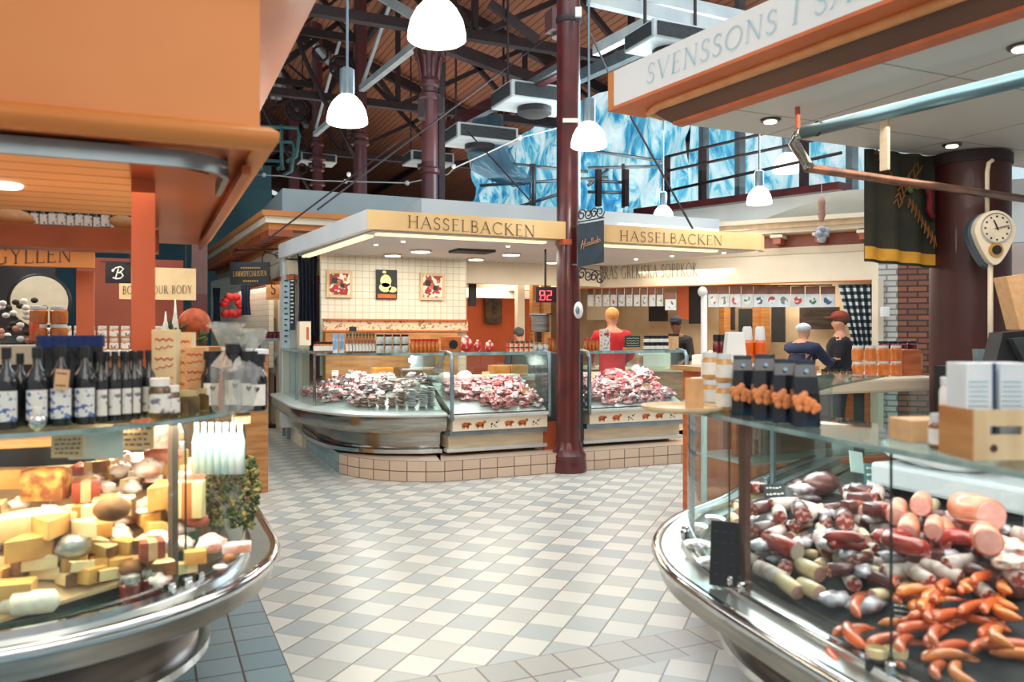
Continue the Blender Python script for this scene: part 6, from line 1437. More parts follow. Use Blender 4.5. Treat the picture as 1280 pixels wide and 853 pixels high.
for sx,sy in ((-.18,-.22),(.18,-.22),(-.18,.22),(.18,.22)): MB().beam((p.x+sx,p.y+sy,0),(p.x+sx,p.y+sy,p.z),.04).build('leg', M['alu'], t)
rd = Set(jar('dark_jar','small dark jar on the grey metal table','jar',.04,.1,M['jam_red'],M['black'],None))
for i in range(4): q = P(334+i*5,418,11.9); rd.put((q.x,q.y,p.z+.022),0,1,None,'dark jars on the grey metal table')
rn = thing('rosette','red rosette hanging in the corner stall','decoration',P(291,383,14))
mb = MB(); q = P(291,383,14)
for k in range(12): mb.ball((q.x+.14*math.cos(k*1.9),q.y,q.z+.16*math.sin(k*1.3)),(.16,.08,.14),7)
mb.build('petals', M['red'], rn, True)
t = thing('meat_counter','white topped counter with meat in the corner stall','counter',P(290,420,14)); q = P(285,440,14); MB().bb(q.x-.4,q.x+.35,q.y-1,q.y+1,0,1.25).build('base', M['cream'], t); MB().bb(q.x-.42,q.x+.37,q.y-1.02,q.y+1,1.25,1.3).build('top', M['white'], t)
# ================================================================ PEOPLE
skin = mat('skin',(206,150,120),.5,c2=(194,136,106),scale=6); skin_d = mat('brown_skin',(120,78,58),.5,c2=(106,68,50),scale=6)
def skinmesh(name, joints, bones, m, parent=None, sub=1, merge=None):
    me = bpy.data.meshes.new(name); me.from_pydata([Vector(j[0]) for j in joints],bones,[]); me.materials.append(m)
    o = bpy.data.objects.new(name, me); COL.objects.link(o)
    me.skin_vertices or o.modifiers.new('skin','SKIN')
    if not o.modifiers: o.modifiers.new('skin','SKIN')
    if not me.skin_vertices:
        bpy.context.view_layer.objects.active = o
    for i, j in enumerate(joints):
        r_ = j[1]; me.skin_vertices[0].data[i].radius = r_ if isinstance(r_,tuple) else (r_,r_); me.skin_vertices[0].data[i].use_root = (i == 0)
    o.modifiers['skin'].use_smooth_shade = True; s_ = o.modifiers.new('sub','SUBSURF'); s_.levels = sub; s_.render_levels = sub
    if parent: o.parent = parent; o.matrix_parent_inverse = parent_world(parent).inverted()
    return o
def person(label, base, h, face, arms, shirt, trouser, sk, hair=None, hat=None, lean=0.0, headturn=0.0, bald=False, beard=None):
    """face = yaw the figure looks to (0 = +Y); arms = ((elbow),(wrist)) offsets for left and right, in body space, metres for a 1.75 m body"""
    k = h/1.75; t = thing('person', label, 'person', base); Rz = Matrix.Rotation(face,3,'Z'); B0 = Vector(base)
    def W(x, y, z): 
        if z > .95: y = y+lean*(z-.95)
        return B0+Rz@Vector((x*k,y*k,z*k))
    J = [(W(0,0,.96),(.165*k,.12*k)),(W(0,0,1.15),(.145*k,.10*k)),(W(0,0,1.34),(.165*k,.115*k)),(W(0,-.01,1.45),(.12*k,.09*k)),(W(0,0,1.52),.055*k),(W(0,.01,1.585),(.062*k,.066*k)),(W(0,.012,1.65),(.078*k,.09*k)),(W(0,.0,1.71),(.066*k,.076*k))]
    Bn = [(0,1),(1,2),(2,3),(3,4),(4,5),(5,6),(6,7)]
    nose = len(J); J.append((W(0,.105,1.635),.012*k)); Bn.append((6,nose))
    for s in (-1,1):
        e_ = len(J); J.append((W(s*.082,0,1.645),.014*k)); Bn.append((6,e_))
    for s, a in zip((-1,1), arms):
        i0 = len(J); J += [(W(s*.18,0,1.42),.062*k),(W(*a[0]),.045*k),(W(*a[1]),.03*k)]; Bn += [(3,i0),(i0,i0+1),(i0+1,i0+2)]
        w_ = Vector(a[1]); dr = (Vector(a[1])-Vector(a[0])).normalized(); sd = dr.cross(Vector((0,0,1))); sd = sd.normalized() if sd.length > .1 else Vector((1,0,0))
        pm = len(J); J.append((W(*(w_+dr*.05)),(.04*k,.02*k))); Bn.append((i0+2,pm))
        for q in range(4):
            f0 = len(J); off_ = sd*(.03-.02*q); J += [(W(*(w_+dr*.10+off_)),.009*k),(W(*(w_+dr*(.155-.012*abs(q-1.3))+off_+Vector((0,0,-.02)))),.008*k)]; Bn += [(pm,f0),(f0,f0+1)]
        f0 = len(J); J += [(W(*(w_+dr*.05+sd*.05)),.011*k),(W(*(w_+dr*.09+sd*.07)),.009*k)]; Bn += [(pm,f0),(f0,f0+1)]
    for s in (-1,1):
        i0 = len(J); J += [(W(s*.095,0,.86),.09*k),(W(s*.1,.02,.48),.06*k),(W(s*.1,-.01,.09),.042*k),(W(s*.1,.14,.04),(.045*k,.03*k))]; Bn += [(0,i0),(i0,i0+1),(i0+1,i0+2),(i0+2,i0+3)]
    skinmesh('body', J, Bn, sk, t)
    J2 = [(W(0,0,.80),(.20*k,.15*k)),(W(0,0,.94),(.20*k,.15*k)),(W(0,0,1.15),(.195*k,.145*k)),(W(0,0,1.34),(.205*k,.15*k)),(W(0,-.01,1.455),(.13*k,.10*k)),(W(0,0,1.50),(.075*k,.07*k))]; B2 = [(0,1),(1,2),(2,3),(3,4),(4,5)]
    for s, a in zip((-1,1), arms):
        i0 = len(J2); J2 += [(W(s*.185,0,1.42),.08*k),(W(*a[0]),.062*k),(W(*(Vector(a[0])+(Vector(a[1])-Vector(a[0]))*.9)),.046*k)]; B2 += [(4,i0),(i0,i0+1),(i0+1,i0+2)]
    skinmesh('jacket', J2, B2, shirt, t)
    J3 = [(W(0,0,.98),(.165*k,.125*k)),(W(0,0,.9),(.16*k,.12*k))]; B3 = [(0,1)]
    for s in (-1,1):
        i0 = len(J3); J3 += [(W(s*.095,0,.84),.105*k),(W(s*.1,.02,.48),.078*k),(W(s*.1,-.01,.1),.06*k)]; B3 += [(1,i0),(i0,i0+1),(i0+1,i0+2)]
    skinmesh('trousers', J3, B3, trouser, t)
    mb = MB()
    for s in (-1,1): mb.box(W(s*.1,.06,.035),(.1*k,.27*k,.07*k),rz=face,bev=.02)
    mb.build('shoes', M['black'], t)
    Hm = Matrix.Rotation(face,4,'Z')
    for s in (-1,1): MB().ball(W(s*.03,.088,1.665),(.026*k,.014*k,.014*k),8,M=Hm).build('eye', M['black'], t, True)
    MB().ball(W(0,.085,1.603),(.05*k,.016*k,.014*k),8,M=Hm).build('mouth', mat('lips',(160,84,74),.5), t, True)
    if hair:
        mb = MB(); mb.ball(W(0,-.012,1.695 if not bald else 1.67),(.176*k,.215*k,.17*k if not bald else .13*k),16,M=Hm)
        for v_ in mb.bm.verts: v_.co += Vector((R.uniform(-1,1),R.uniform(-1,1),R.uniform(-1,1)))*.004
        mb.build('hair', hair, t, True)
    if hat:
        mb = MB(); mb.ball(W(0,0,1.735),(.19*k,.22*k,.14*k),16,M=Hm); mb.build('cap', hat, t, True)
        mb = MB(); mb.ball(W(0,.13,1.715),(.15*k,.14*k,.025*k),12,M=Hm); mb.build('cap_brim', hat, t, True)
    return t
def floorpt(px, d): x, y = ray(px); return (x*d, y*d, 0)
rest = (((-.25,.03,1.15),(-.22,.2,.98)),((.25,.03,1.15),(.22,.2,.98)))
red_c = mat('red_shirt_cloth',(204,34,40),.8,c2=(172,24,32),scale=5); dk_c = mat('dark_trousers',(34,34,40),.9)
navy_j = mat('navy_jacket',(36,48,78),.85,c2=(26,36,62),scale=5); black_j = mat('black_jacket',(34,34,40),.85,c2=(24,24,30))
person('blond person in a red shirt seen from behind, working behind the right glass counter', (*floorpt(765,11.0)[:2],0), 1.88, -YAW+.1, (((-.27,.1,1.16),(-.2,.34,1.06)),((.27,.1,1.16),(.2,.34,1.06))), red_c, dk_c, skin, mat('blond_hair',(222,160,92),.8,c2=(196,130,70),scale=30))
person('white haired person in a navy jacket reaching out an arm at the soup kitchen', (*floorpt(999,9.9)[:2],0), 1.70, -YAW-.9, (((-.2,.33,1.28),(-.12,.62,1.30)),((.22,.28,1.22),(.12,.55,1.26))), navy_j, dk_c, skin, mat('white_hair',(206,206,206),.8,c2=(180,184,188),scale=30), bald=True, lean=.15)
person('person with a red brown cap in dark clothes facing the navy jacket', (*floorpt(1050,10.55)[:2],0), 1.80, -YAW+1.2, rest, black_j, dk_c, skin, mat('brown_hair',(90,56,40),.8), mat('red_brown_cap',(150,62,44),.8))
person('cook with a dark cap leaning over the soup kitchen counter, in profile', (*floorpt(849,gx(849)[1]+1.05)[:2],0), 1.78, -YAW+2.6, (((-.25,.1,1.15),(-.2,.3,1.1)),((.25,.1,1.15),(.2,.3,1.1))), black_j, dk_c, skin_d, mat('black_hair',(30,26,26),.8), mat('dark_blue_cap',(36,44,66),.8), lean=.2)
person('stooping person in dark grey seen inside the central stall, left of the maroon column', (*floorpt(655,11.8)[:2],0), 1.62, -YAW+.4, rest, mat('grey_jumper',(70,74,78),.9), dk_c, skin, mat('grey_hair',(86,86,88),.8), lean=.3)
person('person with a bright red cap in the corner stall at left', (*floorpt(352,13.4)[:2],0), 1.82, -YAW+1.6, rest, mat('white_coat',(216,220,222),.8), dk_c, skin, mat('dark_hair',(50,40,36),.8), M['red'])
# ================================================================ FOOD
C = {}
C['rind'] = mat('yellow_cheese',(228,180,100),.5,c2=(206,146,70),scale=9); C['pale'] = mat('pale_cheese',(240,222,172),.5,c2=(228,200,140),scale=10)
C['orange'] = mat('orange_cheese_rind',(214,130,62),.5,c2=(186,100,46),scale=8); C['brick'] = mat('brick_red_rind',(168,76,46),.45,c2=(140,58,38),scale=8)
C['white'] = mat('white_rind',(240,234,220),.6,c2=(222,206,184),scale=24,contrast=(.4,.7),bump=.2); C['twine'] = mat('twine_wrapped_cheese',(224,160,76),.6,c2=(150,86,36),scale=22,bump=.8,contrast=(.4,.6))
C['grey'] = mat('silver_foil',(150,150,146),.3,.4,c2=(196,190,176),scale=14); C['brown'] = mat('brown_crust',(156,104,60),.7,c2=(110,72,44),scale=14,bump=.4)
C['film'] = mat('white_pink_package',(240,228,220),.35,c2=(226,150,120),scale=9,contrast=(.45,.62),coat=.6)
def wedge(name, label, r, h, ang, top, side, cat='cheese'):
    t = thing(name, label, cat, (0,0,0)); n = 8; pts = [(0,0)]+[(r*math.cos(ang*(i/n-.5)),r*math.sin(ang*(i/n-.5))) for i in range(n+1)]
    mb = MB(); mb.prism([(x-r*.5,y) for x,y in pts],0,h); 
    bmesh.ops.bevel(mb.bm, geom=[e for e in mb.bm.edges], offset=h*.04, segments=1, affect='EDGES'); mb.build('cut_cheese', side, t, 'auto')
    mb = MB(); mb.prism([(r*1.01*math.cos(ang*(i/n-.5))-r*.5,r*1.01*math.sin(ang*(i/n-.5))) for i in range(n+1)]+[(r*.95*math.cos(ang*(.5-i/n))-r*.5,r*.95*math.sin(ang*(.5-i/n))) for i in range(n+1)],h*.02,h*.99); mb.build('rind', top, t, 'auto')
    return t
def block(name, label, d, m, band=None, cat='cheese', bev=.006):
    t = thing(name, label, cat, (0,0,0)); MB().box((0,0,d[2]/2),d,bev=bev).build('block', m, t, 'auto')
    if band: MB().box((0,0,d[2]/2),(d[0]*.45,d[1]*1.01,d[2]*1.01),bev=bev).build('wrapper_label', band, t, 'auto')
    return t
def blob(name, label, d, m, cat, jit=.15, tie=None, seed=1, nseg=14):
    t = thing(name, label, cat, (0,0,0)); mb = MB(); mb.ball((0,0,d[2]/2),d,nseg); rr_ = random.Random(seed)
    for v_ in mb.bm.verts: f = 1+rr_.uniform(-jit,jit)*(.5 if jit < .5 else .9); v_.co.x *= f; v_.co.y *= f*(1+.25*math.sin(v_.co.x*90)*(jit > .5)); v_.co.z = max(0,v_.co.z*(1+rr_.uniform(-jit,jit)*(.3 if jit < .5 else .8)))
    mb.build('body', m, t, True)
    if tie: MB().lathe((0,0,d[2]*.9),[(d[0]*.1,0),(d[0]*.16,d[2]*.18),(d[0]*.05,d[2]*.22)],8).build('tied_top', tie, t, True)
    return t
def roll(name, label, r, L_, m, face, cat, half=False):
    t = thing(name, label, cat, (0,0,0)); Mx = Matrix.Translation((0,0,r))@Matrix.Rotation(math.pi/2,4,'Y')
    MB().lathe((0,0,0),[(r*.9,-L_/2),(r,-L_/2+r*.1),(r*1.02,0),(r*.95,L_/2-r*.4),(r*.5,L_/2-r*.02),(r*.1,L_/2+r*.1)],16,M=Mx).build('casing', m, t, True)
    MB().lathe((0,0,0),[(r*.86,-L_/2-.002),(r*.88,-L_/2+.001)],16,M=Mx).build('cut_face', face, t)
    return t
def bent(name, label, r, pts, m, cat, tip=None):
    t = thing(name, label, cat, (0,0,0)); n = len(pts); rs = [r*(.35 if i in (0,n-1) else .85 if i in (1,n-2) else 1) for i in range(n)]
    MB().tube([(x,y,r+z) for x,y,z in pts],rs,10).build('casing', m, t, True)
    for p_ in (pts[0],pts[-1]):
        MB().ball((p_[0],p_[1],r+p_[2]),(r*.7,r*.7,r*.7),8).build('tied_end', tip or m, t, True)
    return t
def putat(st, p, rot, sc, label=None, group=None): return st.put(p, rot, sc, label, group)
class Heap:
    def __init__(s): s.q = []
    def drop(s, x, y, r, h, base, sq=.78):
        z = base
        for a, b, c, t in s.q:
            if (a-x)**2+(b-y)**2 < ((c+r)*sq)**2 and t > z: z = t
        return z
    def add(s, x, y, r, z, h): s.q.append((x,y,r,z+h*.85))
DIM = {'wheel':(.11,.07),'wedge':(.06,.07),'wedge2':(.055,.055),'block':(.05,.07),'brick':(.05,.08),'tall':(.04,.11),'twine':(.07,.13),'pack':(.05,.035),'log':(.05,.068),'foil':(.05,.08),'round':(.055,.09),'bag':(.05,.07),'ham':(.055,.06),'dish':(.028,.02),
 'ring':(.06,.048),'half':(.05,.044),'frank':(.035,.023),'frank2':(.035,.025),'bologna':(.05,.072),'mortadella':(.065,.096),'salami':(.045,.06),'white':(.045,.054),'yellow':(.04,.052),'grey':(.05,.064),'slab':(.05,.05),'hamR':(.075,.1),'wrap':(.045,.05),'mince':(.055,.045),'bowl':(.06,.036),
 'fillet':(.055,.02),'redm':(.045,.055),'pinkm':(.055,.045),'whitem':(.05,.045),'brownm':(.05,.02),'sausg':(.03,.026),'hamr':(.08,.13)}
# --- cheeses, left counter
P_ = {k: Set(v) for k, v in {
 'wheel': wedge('cheese_half','x',.13,.07,math.pi*1.05,C['orange'],C['pale']),
 'wedge': wedge('cheese_wedge','x',.14,.07,.9,C['orange'],C['rind']),
 'wedge2': wedge('cheese_wedge','x',.13,.055,.7,C['brown'],C['pale']),
 'block': block('cheese_block','x',(.11,.08,.07),C['rind'],None),
 'brick': block('cheese_block','x',(.10,.08,.08),C['brick'],M['kraft']),
 'tall': block('cheese_block','x',(.09,.05,.11),C['pale'],C['orange']),
 'twine': block('wrapped_cheese','x',(.17,.11,.13),C['twine'],None,bev=.03),
 'pack': block('cheese_package','x',(.11,.07,.035),C['film'],None,'package'),
 'log': roll('white_cheese_roll','x',.034,.12,C['white'],C['pale'],'cheese'),
 'foil': blob('foil_wrapped_cheese','x',(.12,.09,.08),C['grey'],'cheese',.3,None,3),
 'round': blob('rind_cheese','x',(.13,.11,.09),C['brown'],'cheese',.12,None,5),
 'bag': blob('cheese_bag','x',(.12,.10,.07),C['film'],'package',.4,M['paper'],7),
 'ham': blob('cured_ham','x',(.14,.09,.06),mat('cured_ham_red',(186,84,56),.4,c2=(220,150,120),scale=10),'ham',.2,None,9),
 'dish': blob('white_dish','x',(.06,.05,.02),M['paper'],'dish',.05,None,11),
}.items()}
cheese = [
 ('twine',58,640,.1,1.0,0,'big orange cheese bound in twine, highest at the left of the cheese display'),
 ('brick',108,642,.4,1.0,0,'brick red rinded cheese with a tag, right of the twine bound one'),
 ('pack',88,600,.2,1.25,.02,'white and pink package standing behind the brick red cheese'),
 ('wheel',46,690,2.2,1.15,.06,'big halved orange rinded cheese wheel on top at the left front'),
 ('wedge',30,722,1.2,1.1,0,'thick orange cheese wedge below the halved wheel'),
 ('wedge',62,715,2.0,1.0,0,'cheese wedge under the right edge of the halved wheel'),
 ('block',18,745,.3,1.1,0,'yellow cheese block lowest at the left border of the display'),
 ('tall',98,690,.2,1.1,0,'upright pale cheese block right of the halved wheel'),
 ('foil',92,715,.7,1.0,0,'silver foil wrapped cheese in front of the upright pale block'),
 ('wedge2',112,708,2.4,1.0,0,'pale cheese wedge leaning beside the silver foil one'),
 ('round',140,706,.2,1.0,0,'brown crusted cheese on the green mat in the middle front'),
 ('block',124,678,.5,.8,.02,'small orange cream cheese block behind the brown crusted cheese'),
 ('wedge2',142,662,.4,1.2,.03,'long pale wedge lying above the small cream block'),
 ('bag',160,646,.3,1.15,.03,'tied cellophane cheese bag in the centre of the display'),
 ('dish',181,664,.0,1.2,.06,'small white dish on the cheese left of the thick post'),
 ('dish',196,690,.3,1.3,.05,'small white dish on the brown block by the thick post'),
 ('brick',190,712,.5,.85,0,'brown brick cheese beside the thick post'),
 ('round',165,712,.2,.7,0,'small brown cheese in front of the cellophane bag'),
 ('wedge',204,662,1.3,1.35,.02,'large upright yellow wedge behind the thick post'),
 ('tall',236,668,.1,1.3,0,'large pale yellow cheese slab right of the thick post'),
 ('bag',186,616,.8,1.1,.03,'white tied cheese bag above the centre of the display'),
 ('ham',204,604,.2,1.2,.06,'piece of red cured ham behind the thick post'),
 ('pack',206,586,.1,1.4,.10,'white block package at the top of the display by the thick post'),
 ('pack',240,600,.0,1.3,.06,'upper package of the pink white stack right of the thick post'),
 ('pack',240,614,.1,1.3,.02,'lower package of the pink white stack right of the thick post'),
 ('block',244,706,.4,.7,0,'small golden cheese block at the glass right of the thick post'),
 ('bag',264,682,.2,1.0,0,'white package low in the curved corner of the display'),
 ('pack',296,680,.3,1.0,0,'pale green white package at the far right of the display'),
 ('round',287,694,.2,.4,0,'tiny brown ball cheese near the curved glass'),
 ('dish',275,702,.2,.9,0,'small white round cheese next to the tiny brown ball'),
 ('log',10,762,.1,1.15,-.01,'white rinded cheese roll at the left border, lowest front'),
 ('log',45,768,.25,1.15,-.01,'white rinded cheese roll second from the left border, lowest front'),
 ('block',12,592,.1,1.1,.05,'yellow cheese block on the cream upper step at the left border'),
]
gtxt = {'pack':'pink and white packages heaped at the back of the cheese display','bag':'tied cellophane bags heaped at the back of the cheese display','wedge2':'pale cheese wedges heaped at the back of the cheese display','block':'small yellow cheese blocks heaped at the back of the cheese display','ham':'cured ham pieces among the cheeses'}
gl2 = {'pack':'pink and white package in the heap at the back of the cheese display','bag':'tied cellophane cheese bag in the heap at the back','wedge2':'pale cheese wedge in the heap at the back of the cheese display','block':'small yellow cheese block in the heap at the back','ham':'small cured ham piece in the heap at the back of the cheese display'}
HL = Heap()
for i in range(430):
    ty = ('pack','bag','wedge2','block','pack','ham','bag','wedge2','pack','block')[i%10]; px = R.uniform(-20,300) if i < 330 else R.uniform(-200,-10); py = R.uniform(572,735) if i < 330 else R.uniform(640,790)
    if px < 90 and py < 640: continue
    if px > 240: py = R.uniform(600,700)
    if px < 220 and py > 690 and ty in ('pack','ham'): ty = 'wedge2'
    p, d = onL(px,py); sc = R.uniform(.6,.95); r, h = DIM[ty]; z = HL.drop(p.x,p.y,r*sc,h*sc,p.z,.72)
    if z > p.z+.05 or p.x > .16 or p.y > 3.8: continue
    HL.add(p.x,p.y,r*sc,z,h*sc); P_[ty].put((p.x,p.y,z),(R.uniform(-.12,.12),R.uniform(-.12,.12),R.uniform(0,6)),sc,gl2[ty],gtxt[ty])
for ty,px,py,rz,sc,up,l in cheese:
    sc *= .92; p, d = onL(px,py+10); r, h = DIM[ty]
    if ty == 'block' and px == 12 and py == 592: p = P(px,606,2.98); z = 1.002
    elif ty == 'log': p = P(px,py+4,2.50); z = .705
    else: z = HL.drop(p.x,p.y,r*sc,h*sc,p.z,.7)
    HL.add(p.x,p.y,r*sc,z,h*sc); P_[ty].put((p.x,p.y,z),(0,0,rz-.4),sc,l)
fj = Set(jar('chutney_jar','x','jar',.033,.075,mat('red_brown_chutney',(120,40,26),.2,coat=.5),mat('black_white_lid',(206,206,200),.4,c2=(60,60,60),scale=30),None))
for px,py,l in ((163,752,'left dark jar with pale lid standing at the front glass of the cheese display'),(190,738,'right dark jar with pale lid at the front glass, next to the thick post')):
    p, d = onL(px,py); q = P(px,py,2.62 if px<170 else 2.68); fj.put((q.x,q.y,.705),0,1,l)
# herb bunch inside curved end
t = thing('herb_bunch','bunch of green herbs and dried flowers hanging inside the curved glass end','herbs',P(296,610,3.3)); mb = MB(); m2 = MB(); m3 = MB()
q0 = P(291,612,3.12)
for k in range(420):
    z = R.uniform(-.15,.12); rr_ = .062*(1-abs(z)*2.5)+.02; a = R.uniform(0,6.28); c_ = (q0.x+rr_*math.cos(a)*1.2,q0.y+rr_*math.sin(a),q0.z+z)
    (mb if k%3 else m2).ball(c_,(.035,.012,.012),6,M=Matrix.Rotation(R.uniform(0,6),4,'Z')@Matrix.Rotation(R.uniform(-1,1),4,'Y'))
mb.build('leaves', mat('dark_green_leaves',(66,84,40),.8,c2=(44,58,30),scale=20), t, True); m2.build('dried_flowers', mat('olive_flowers',(150,140,80),.8), t, True)
MB().tube([(q0.x,q0.y,q0.z+.1),(q0.x,q0.y,1.265)],.004,5).build('string', M['paper'], t)
mb = MB()
for k in range(7):
    px = 246+k*9; p, d = onshelf(px,inset=.34); t = thing('bottle_pack','slim pale blue wrapped bottle standing in the row inside the curved glass end','bottle',(p.x,p.y,.95),'pale blue bottles inside the curved glass end')
    MB().lathe((p.x,p.y,1.05),[(.018,0),(.018,.12),(.009,.16),(.009,.19)],10).build('bottle_body', mat('pale_blue_glass',(150,190,200),.2,c2=(190,206,206),coat=.4) if k == 0 else bpy.data.materials['pale_blue_glass'], t, True)
MB().bb(-.15,.12,3.7,4.4,.69,1.048).build('riser', M['cream'], LS)
# --- sausages and meats, right counter
S = {}
S['red'] = mat('glossy_red_casing',(158,42,28),.25,c2=(126,30,22),scale=5,coat=.5); S['frank'] = mat('orange_frankfurter_casing',(222,104,48),.32,c2=(200,82,38),scale=8,coat=.4)
S['pink'] = mat('pink_cut_face',(216,160,146),.4,c2=(200,138,128),scale=30); S['mott'] = mat('mottled_salami_face',(150,60,52),.4,c2=(220,170,160),scale=60,contrast=(.5,.58)); S['wht'] = mat('white_mould_casing',(206,190,182),.6,c2=(140,100,94),scale=18,contrast=(.45,.65))
S['dark'] = mat('dark_smoked_meat',(96,40,34),.35,c2=(60,26,26),scale=10,coat=.4); S['greyf'] = mat('grey_pate_face',(176,160,150),.5); S['loaf'] = mat('baked_loaf_crust',(186,92,62),.4,c2=(214,150,118),scale=8,coat=.4)
S['mince'] = mat('diced_pink_meat',(228,150,130),.45,c2=(240,220,206),scale=40,contrast=(.45,.55),bump=.4); S['yel'] = mat('pale_yellow_casing',(222,186,126),.4,c2=(206,200,184),scale=10,coat=.3); S['wrap'] = mat('clear_wrap_lilac',(200,196,204),.25,c2=(120,84,92),scale=16,coat=.6); S['frank2'] = mat('golden_frankfurter_casing',(232,132,56),.32,c2=(214,110,44),scale=8,coat=.4)
arcp = lambda r, a0, a1, n=10, z=0: [(r*math.cos(math.radians(a0+(a1-a0)*i/n)),r*math.sin(math.radians(a0+(a1-a0)*i/n))*1.0,z) for i in range(n+1)]
Q = {k: Set(v) for k, v in {
 'ring': bent('ring_sausage','x',.024,arcp(.055,-150,90,12),S['red'],'sausage',S['dark']),
 'half': bent('bent_sausage','x',.022,arcp(.08,-50,60,8),S['red'],'sausage',S['dark']),
 'frank': bent('frankfurter','x',.0115,arcp(.12,-28,28,7),S['frank'],'sausage'),
 'frank2': bent('frankfurter','x',.0125,arcp(.07,-50,45,8),S['frank2'],'sausage'),
 'bologna': roll('bologna_sausage','x',.036,.16,S['loaf'],S['pink'],'sausage'),
 'mortadella': roll('ham_loaf','x',.048,.17,S['loaf'],S['pink'],'ham'),
 'salami': roll('salami','x',.03,.13,S['dark'],S['mott'],'salami'),
 'white': roll('white_salami','x',.027,.14,S['wht'],S['mott'],'salami'),
 'yellow': roll('pale_sausage','x',.026,.12,S['yel'],S['pink'],'sausage'),
 'grey': roll('thick_sausage','x',.032,.17,S['red'],S['greyf'],'sausage'),
 'slab': block('bacon_slab','x',(.12,.07,.05),S['dark'],S['mott'],'bacon',.012),
 'ham': blob('smoked_ham','x',(.17,.12,.10),S['dark'],'ham',.12,None,21),
 'wrap': blob('wrapped_sausage','x',(.13,.07,.05),S['wrap'],'package',.4,None,23),
 'mince': blob('diced_meat','x',(.13,.10,.045),S['mince'],'meat',.4,None,25),
 'bowl': None}.items() if v}
bw = thing('white_bowl','x','bowl',(0,0,0)); MB().lathe((0,0,0),[(.03,0),(.055,.03),(.06,.036),(.055,.034),(.03,.012)],20).build('bowl', M['white'], bw, True); MB().lathe((0,0,.012),[(.03,0),(.045,.012),(.02,.02)],12).build('filling', S['dark'], bw, True); Q['bowl'] = Set(bw)
sau = [
 ('ham',1026,612,.3,1.0,.03,'dark glossy smoked ham at the far top of the sausage display'),
 ('bologna',1122,672,1.9,.95,.04,'pink faced sausage, leftmost of the stacked cut faces'),
 ('bologna',1152,672,1.9,.95,.05,'pale pink faced sausage second in the upper row of cut faces'),
 ('bologna',1182,686,1.9,1.0,.03,'pink faced sausage third in the row of cut faces'),
 ('bologna',1136,695,1.9,.95,.0,'lower pink cut face between the two upper ones'),
 ('bologna',1168,702,1.9,.8,.0,'small lower pink cut face beside the red ring sausages'),
 ('mortadella',1218,688,2.6,1.1,.03,'largest ham loaf with round pink cut face and baked crust'),
 ('mortadella',1232,728,2.1,.85,.0,'pale cut ham loaf just under the largest one'),
 ('ring',1112,706,.6,1.15,.035,'red ring sausage lying left on the heap'),
 ('ring',1138,722,3.6,1.15,.02,'red ring sausage in the middle of the heap'),
 ('ring',1198,712,1.2,1.15,.03,'red ring sausage right of the middle one, end pointing down'),
 ('half',1070,728,1.6,1.0,.02,'bent red sausage in front of the ring sausages'),
 ('half',1052,736,.9,.9,.01,'short bent red brown sausage left of the ring sausages'),
 ('slab',1082,640,.5,1.1,.05,'dark mottled bacon slab behind the salami'),
 ('slab',1100,664,.2,.9,.03,'smaller bacon slab below the other one'),
 ('salami',1055,670,2.0,1.1,.05,'bright red salami with mottled cut face in the centre'),
 ('salami',1000,664,2.1,1.0,.04,'dark salami with mottled face left of the centre'),
 ('white',974,662,2.0,1.0,.04,'greyish white salami, second one right of the brown post'),
 ('grey',975,700,2.8,1.05,.03,'thick orange red sausage with grey cut face beside the brown post'),
 ('white',1030,690,2.2,1.1,.04,'white netted salami in front of the centre'),
 ('wrap',1052,700,.3,1.2,.03,'wrapped lilac sausage under the white netted salami'),
 ('yellow',1010,714,2.7,1.1,.03,'pale yellow sausage in front, right of the brown post'),
 ('yellow',985,733,2.6,1.0,.01,'cream coloured sausage along the front edge, leftmost'),
 ('yellow',1012,738,2.6,1.0,.01,'cream coloured sausage along the front edge, second'),
 ('white',962,718,2.9,1.0,.02,'thin white salami lying behind the brown post foot'),
 ('wrap',1045,752,.4,1.0,.0,'dark wrapped package at the front below the bent sausages'),
 ('wrap',1085,760,.2,1.0,.0,'wrapped package beside the black lidded jars'),
 ('mince',1258,706,.2,1.2,.03,'heap of diced pink meat at the right border'),
 ('mince',1262,742,.6,.9,.03,'round of diced meat above the frankfurters at the right border'),
 ('bowl',868,668,.0,1.0,.0,'white bowl farthest left on the rounded end of the sausage counter'),
 ('bowl',872,690,.0,.95,.0,'white bowl in the middle of the three on the rounded end'),
 ('bowl',890,712,.0,.95,.0,'white bowl nearest the black sign board'),
 ('bowl',893,655,.0,.8,.0,'small white bowl behind the brown post'),
]
gt = {'white':('white moulded salami in the mixed heap of the right counter','white salami in the mixed heap'),'salami':('dark mottled salami in the mixed heap of the right counter','dark salami in the mixed heap'),'wrap':('lilac wrapped package in the mixed heap of the right counter','wrapped packages in the mixed heap'),'yellow':('pale yellow sausage in the mixed heap of the right counter','pale sausages in the mixed heap'),'slab':('bacon piece in the mixed heap of the right counter','bacon pieces in the mixed heap'),'bologna':('pink faced sausage in the mixed heap of the right counter','pink faced sausages in the mixed heap')}
HR = Heap(); ROLL = ('bologna','mortadella','salami','white','yellow','grey')
def hr(ty, p, rot, sc, l, g=None, mx=.09, sq=.78):
    r, h = DIM['hamR' if ty == 'ham' else ty]; z = HR.drop(p.x,p.y,r*sc,h*sc,max(p.z,.665),sq)
    if z > max(p.z,.665)+mx: return
    HR.add(p.x,p.y,r*sc,z,h*sc)
    if ty in ROLL: rot = (0,R.uniform(-.12,.05),math.atan2(p.y,p.x)+rot)
    else: rot = (R.uniform(-.1,.1),R.uniform(-.1,.1),rot)
    Q[ty].put((p.x,p.y,z),rot,sc,l,g)
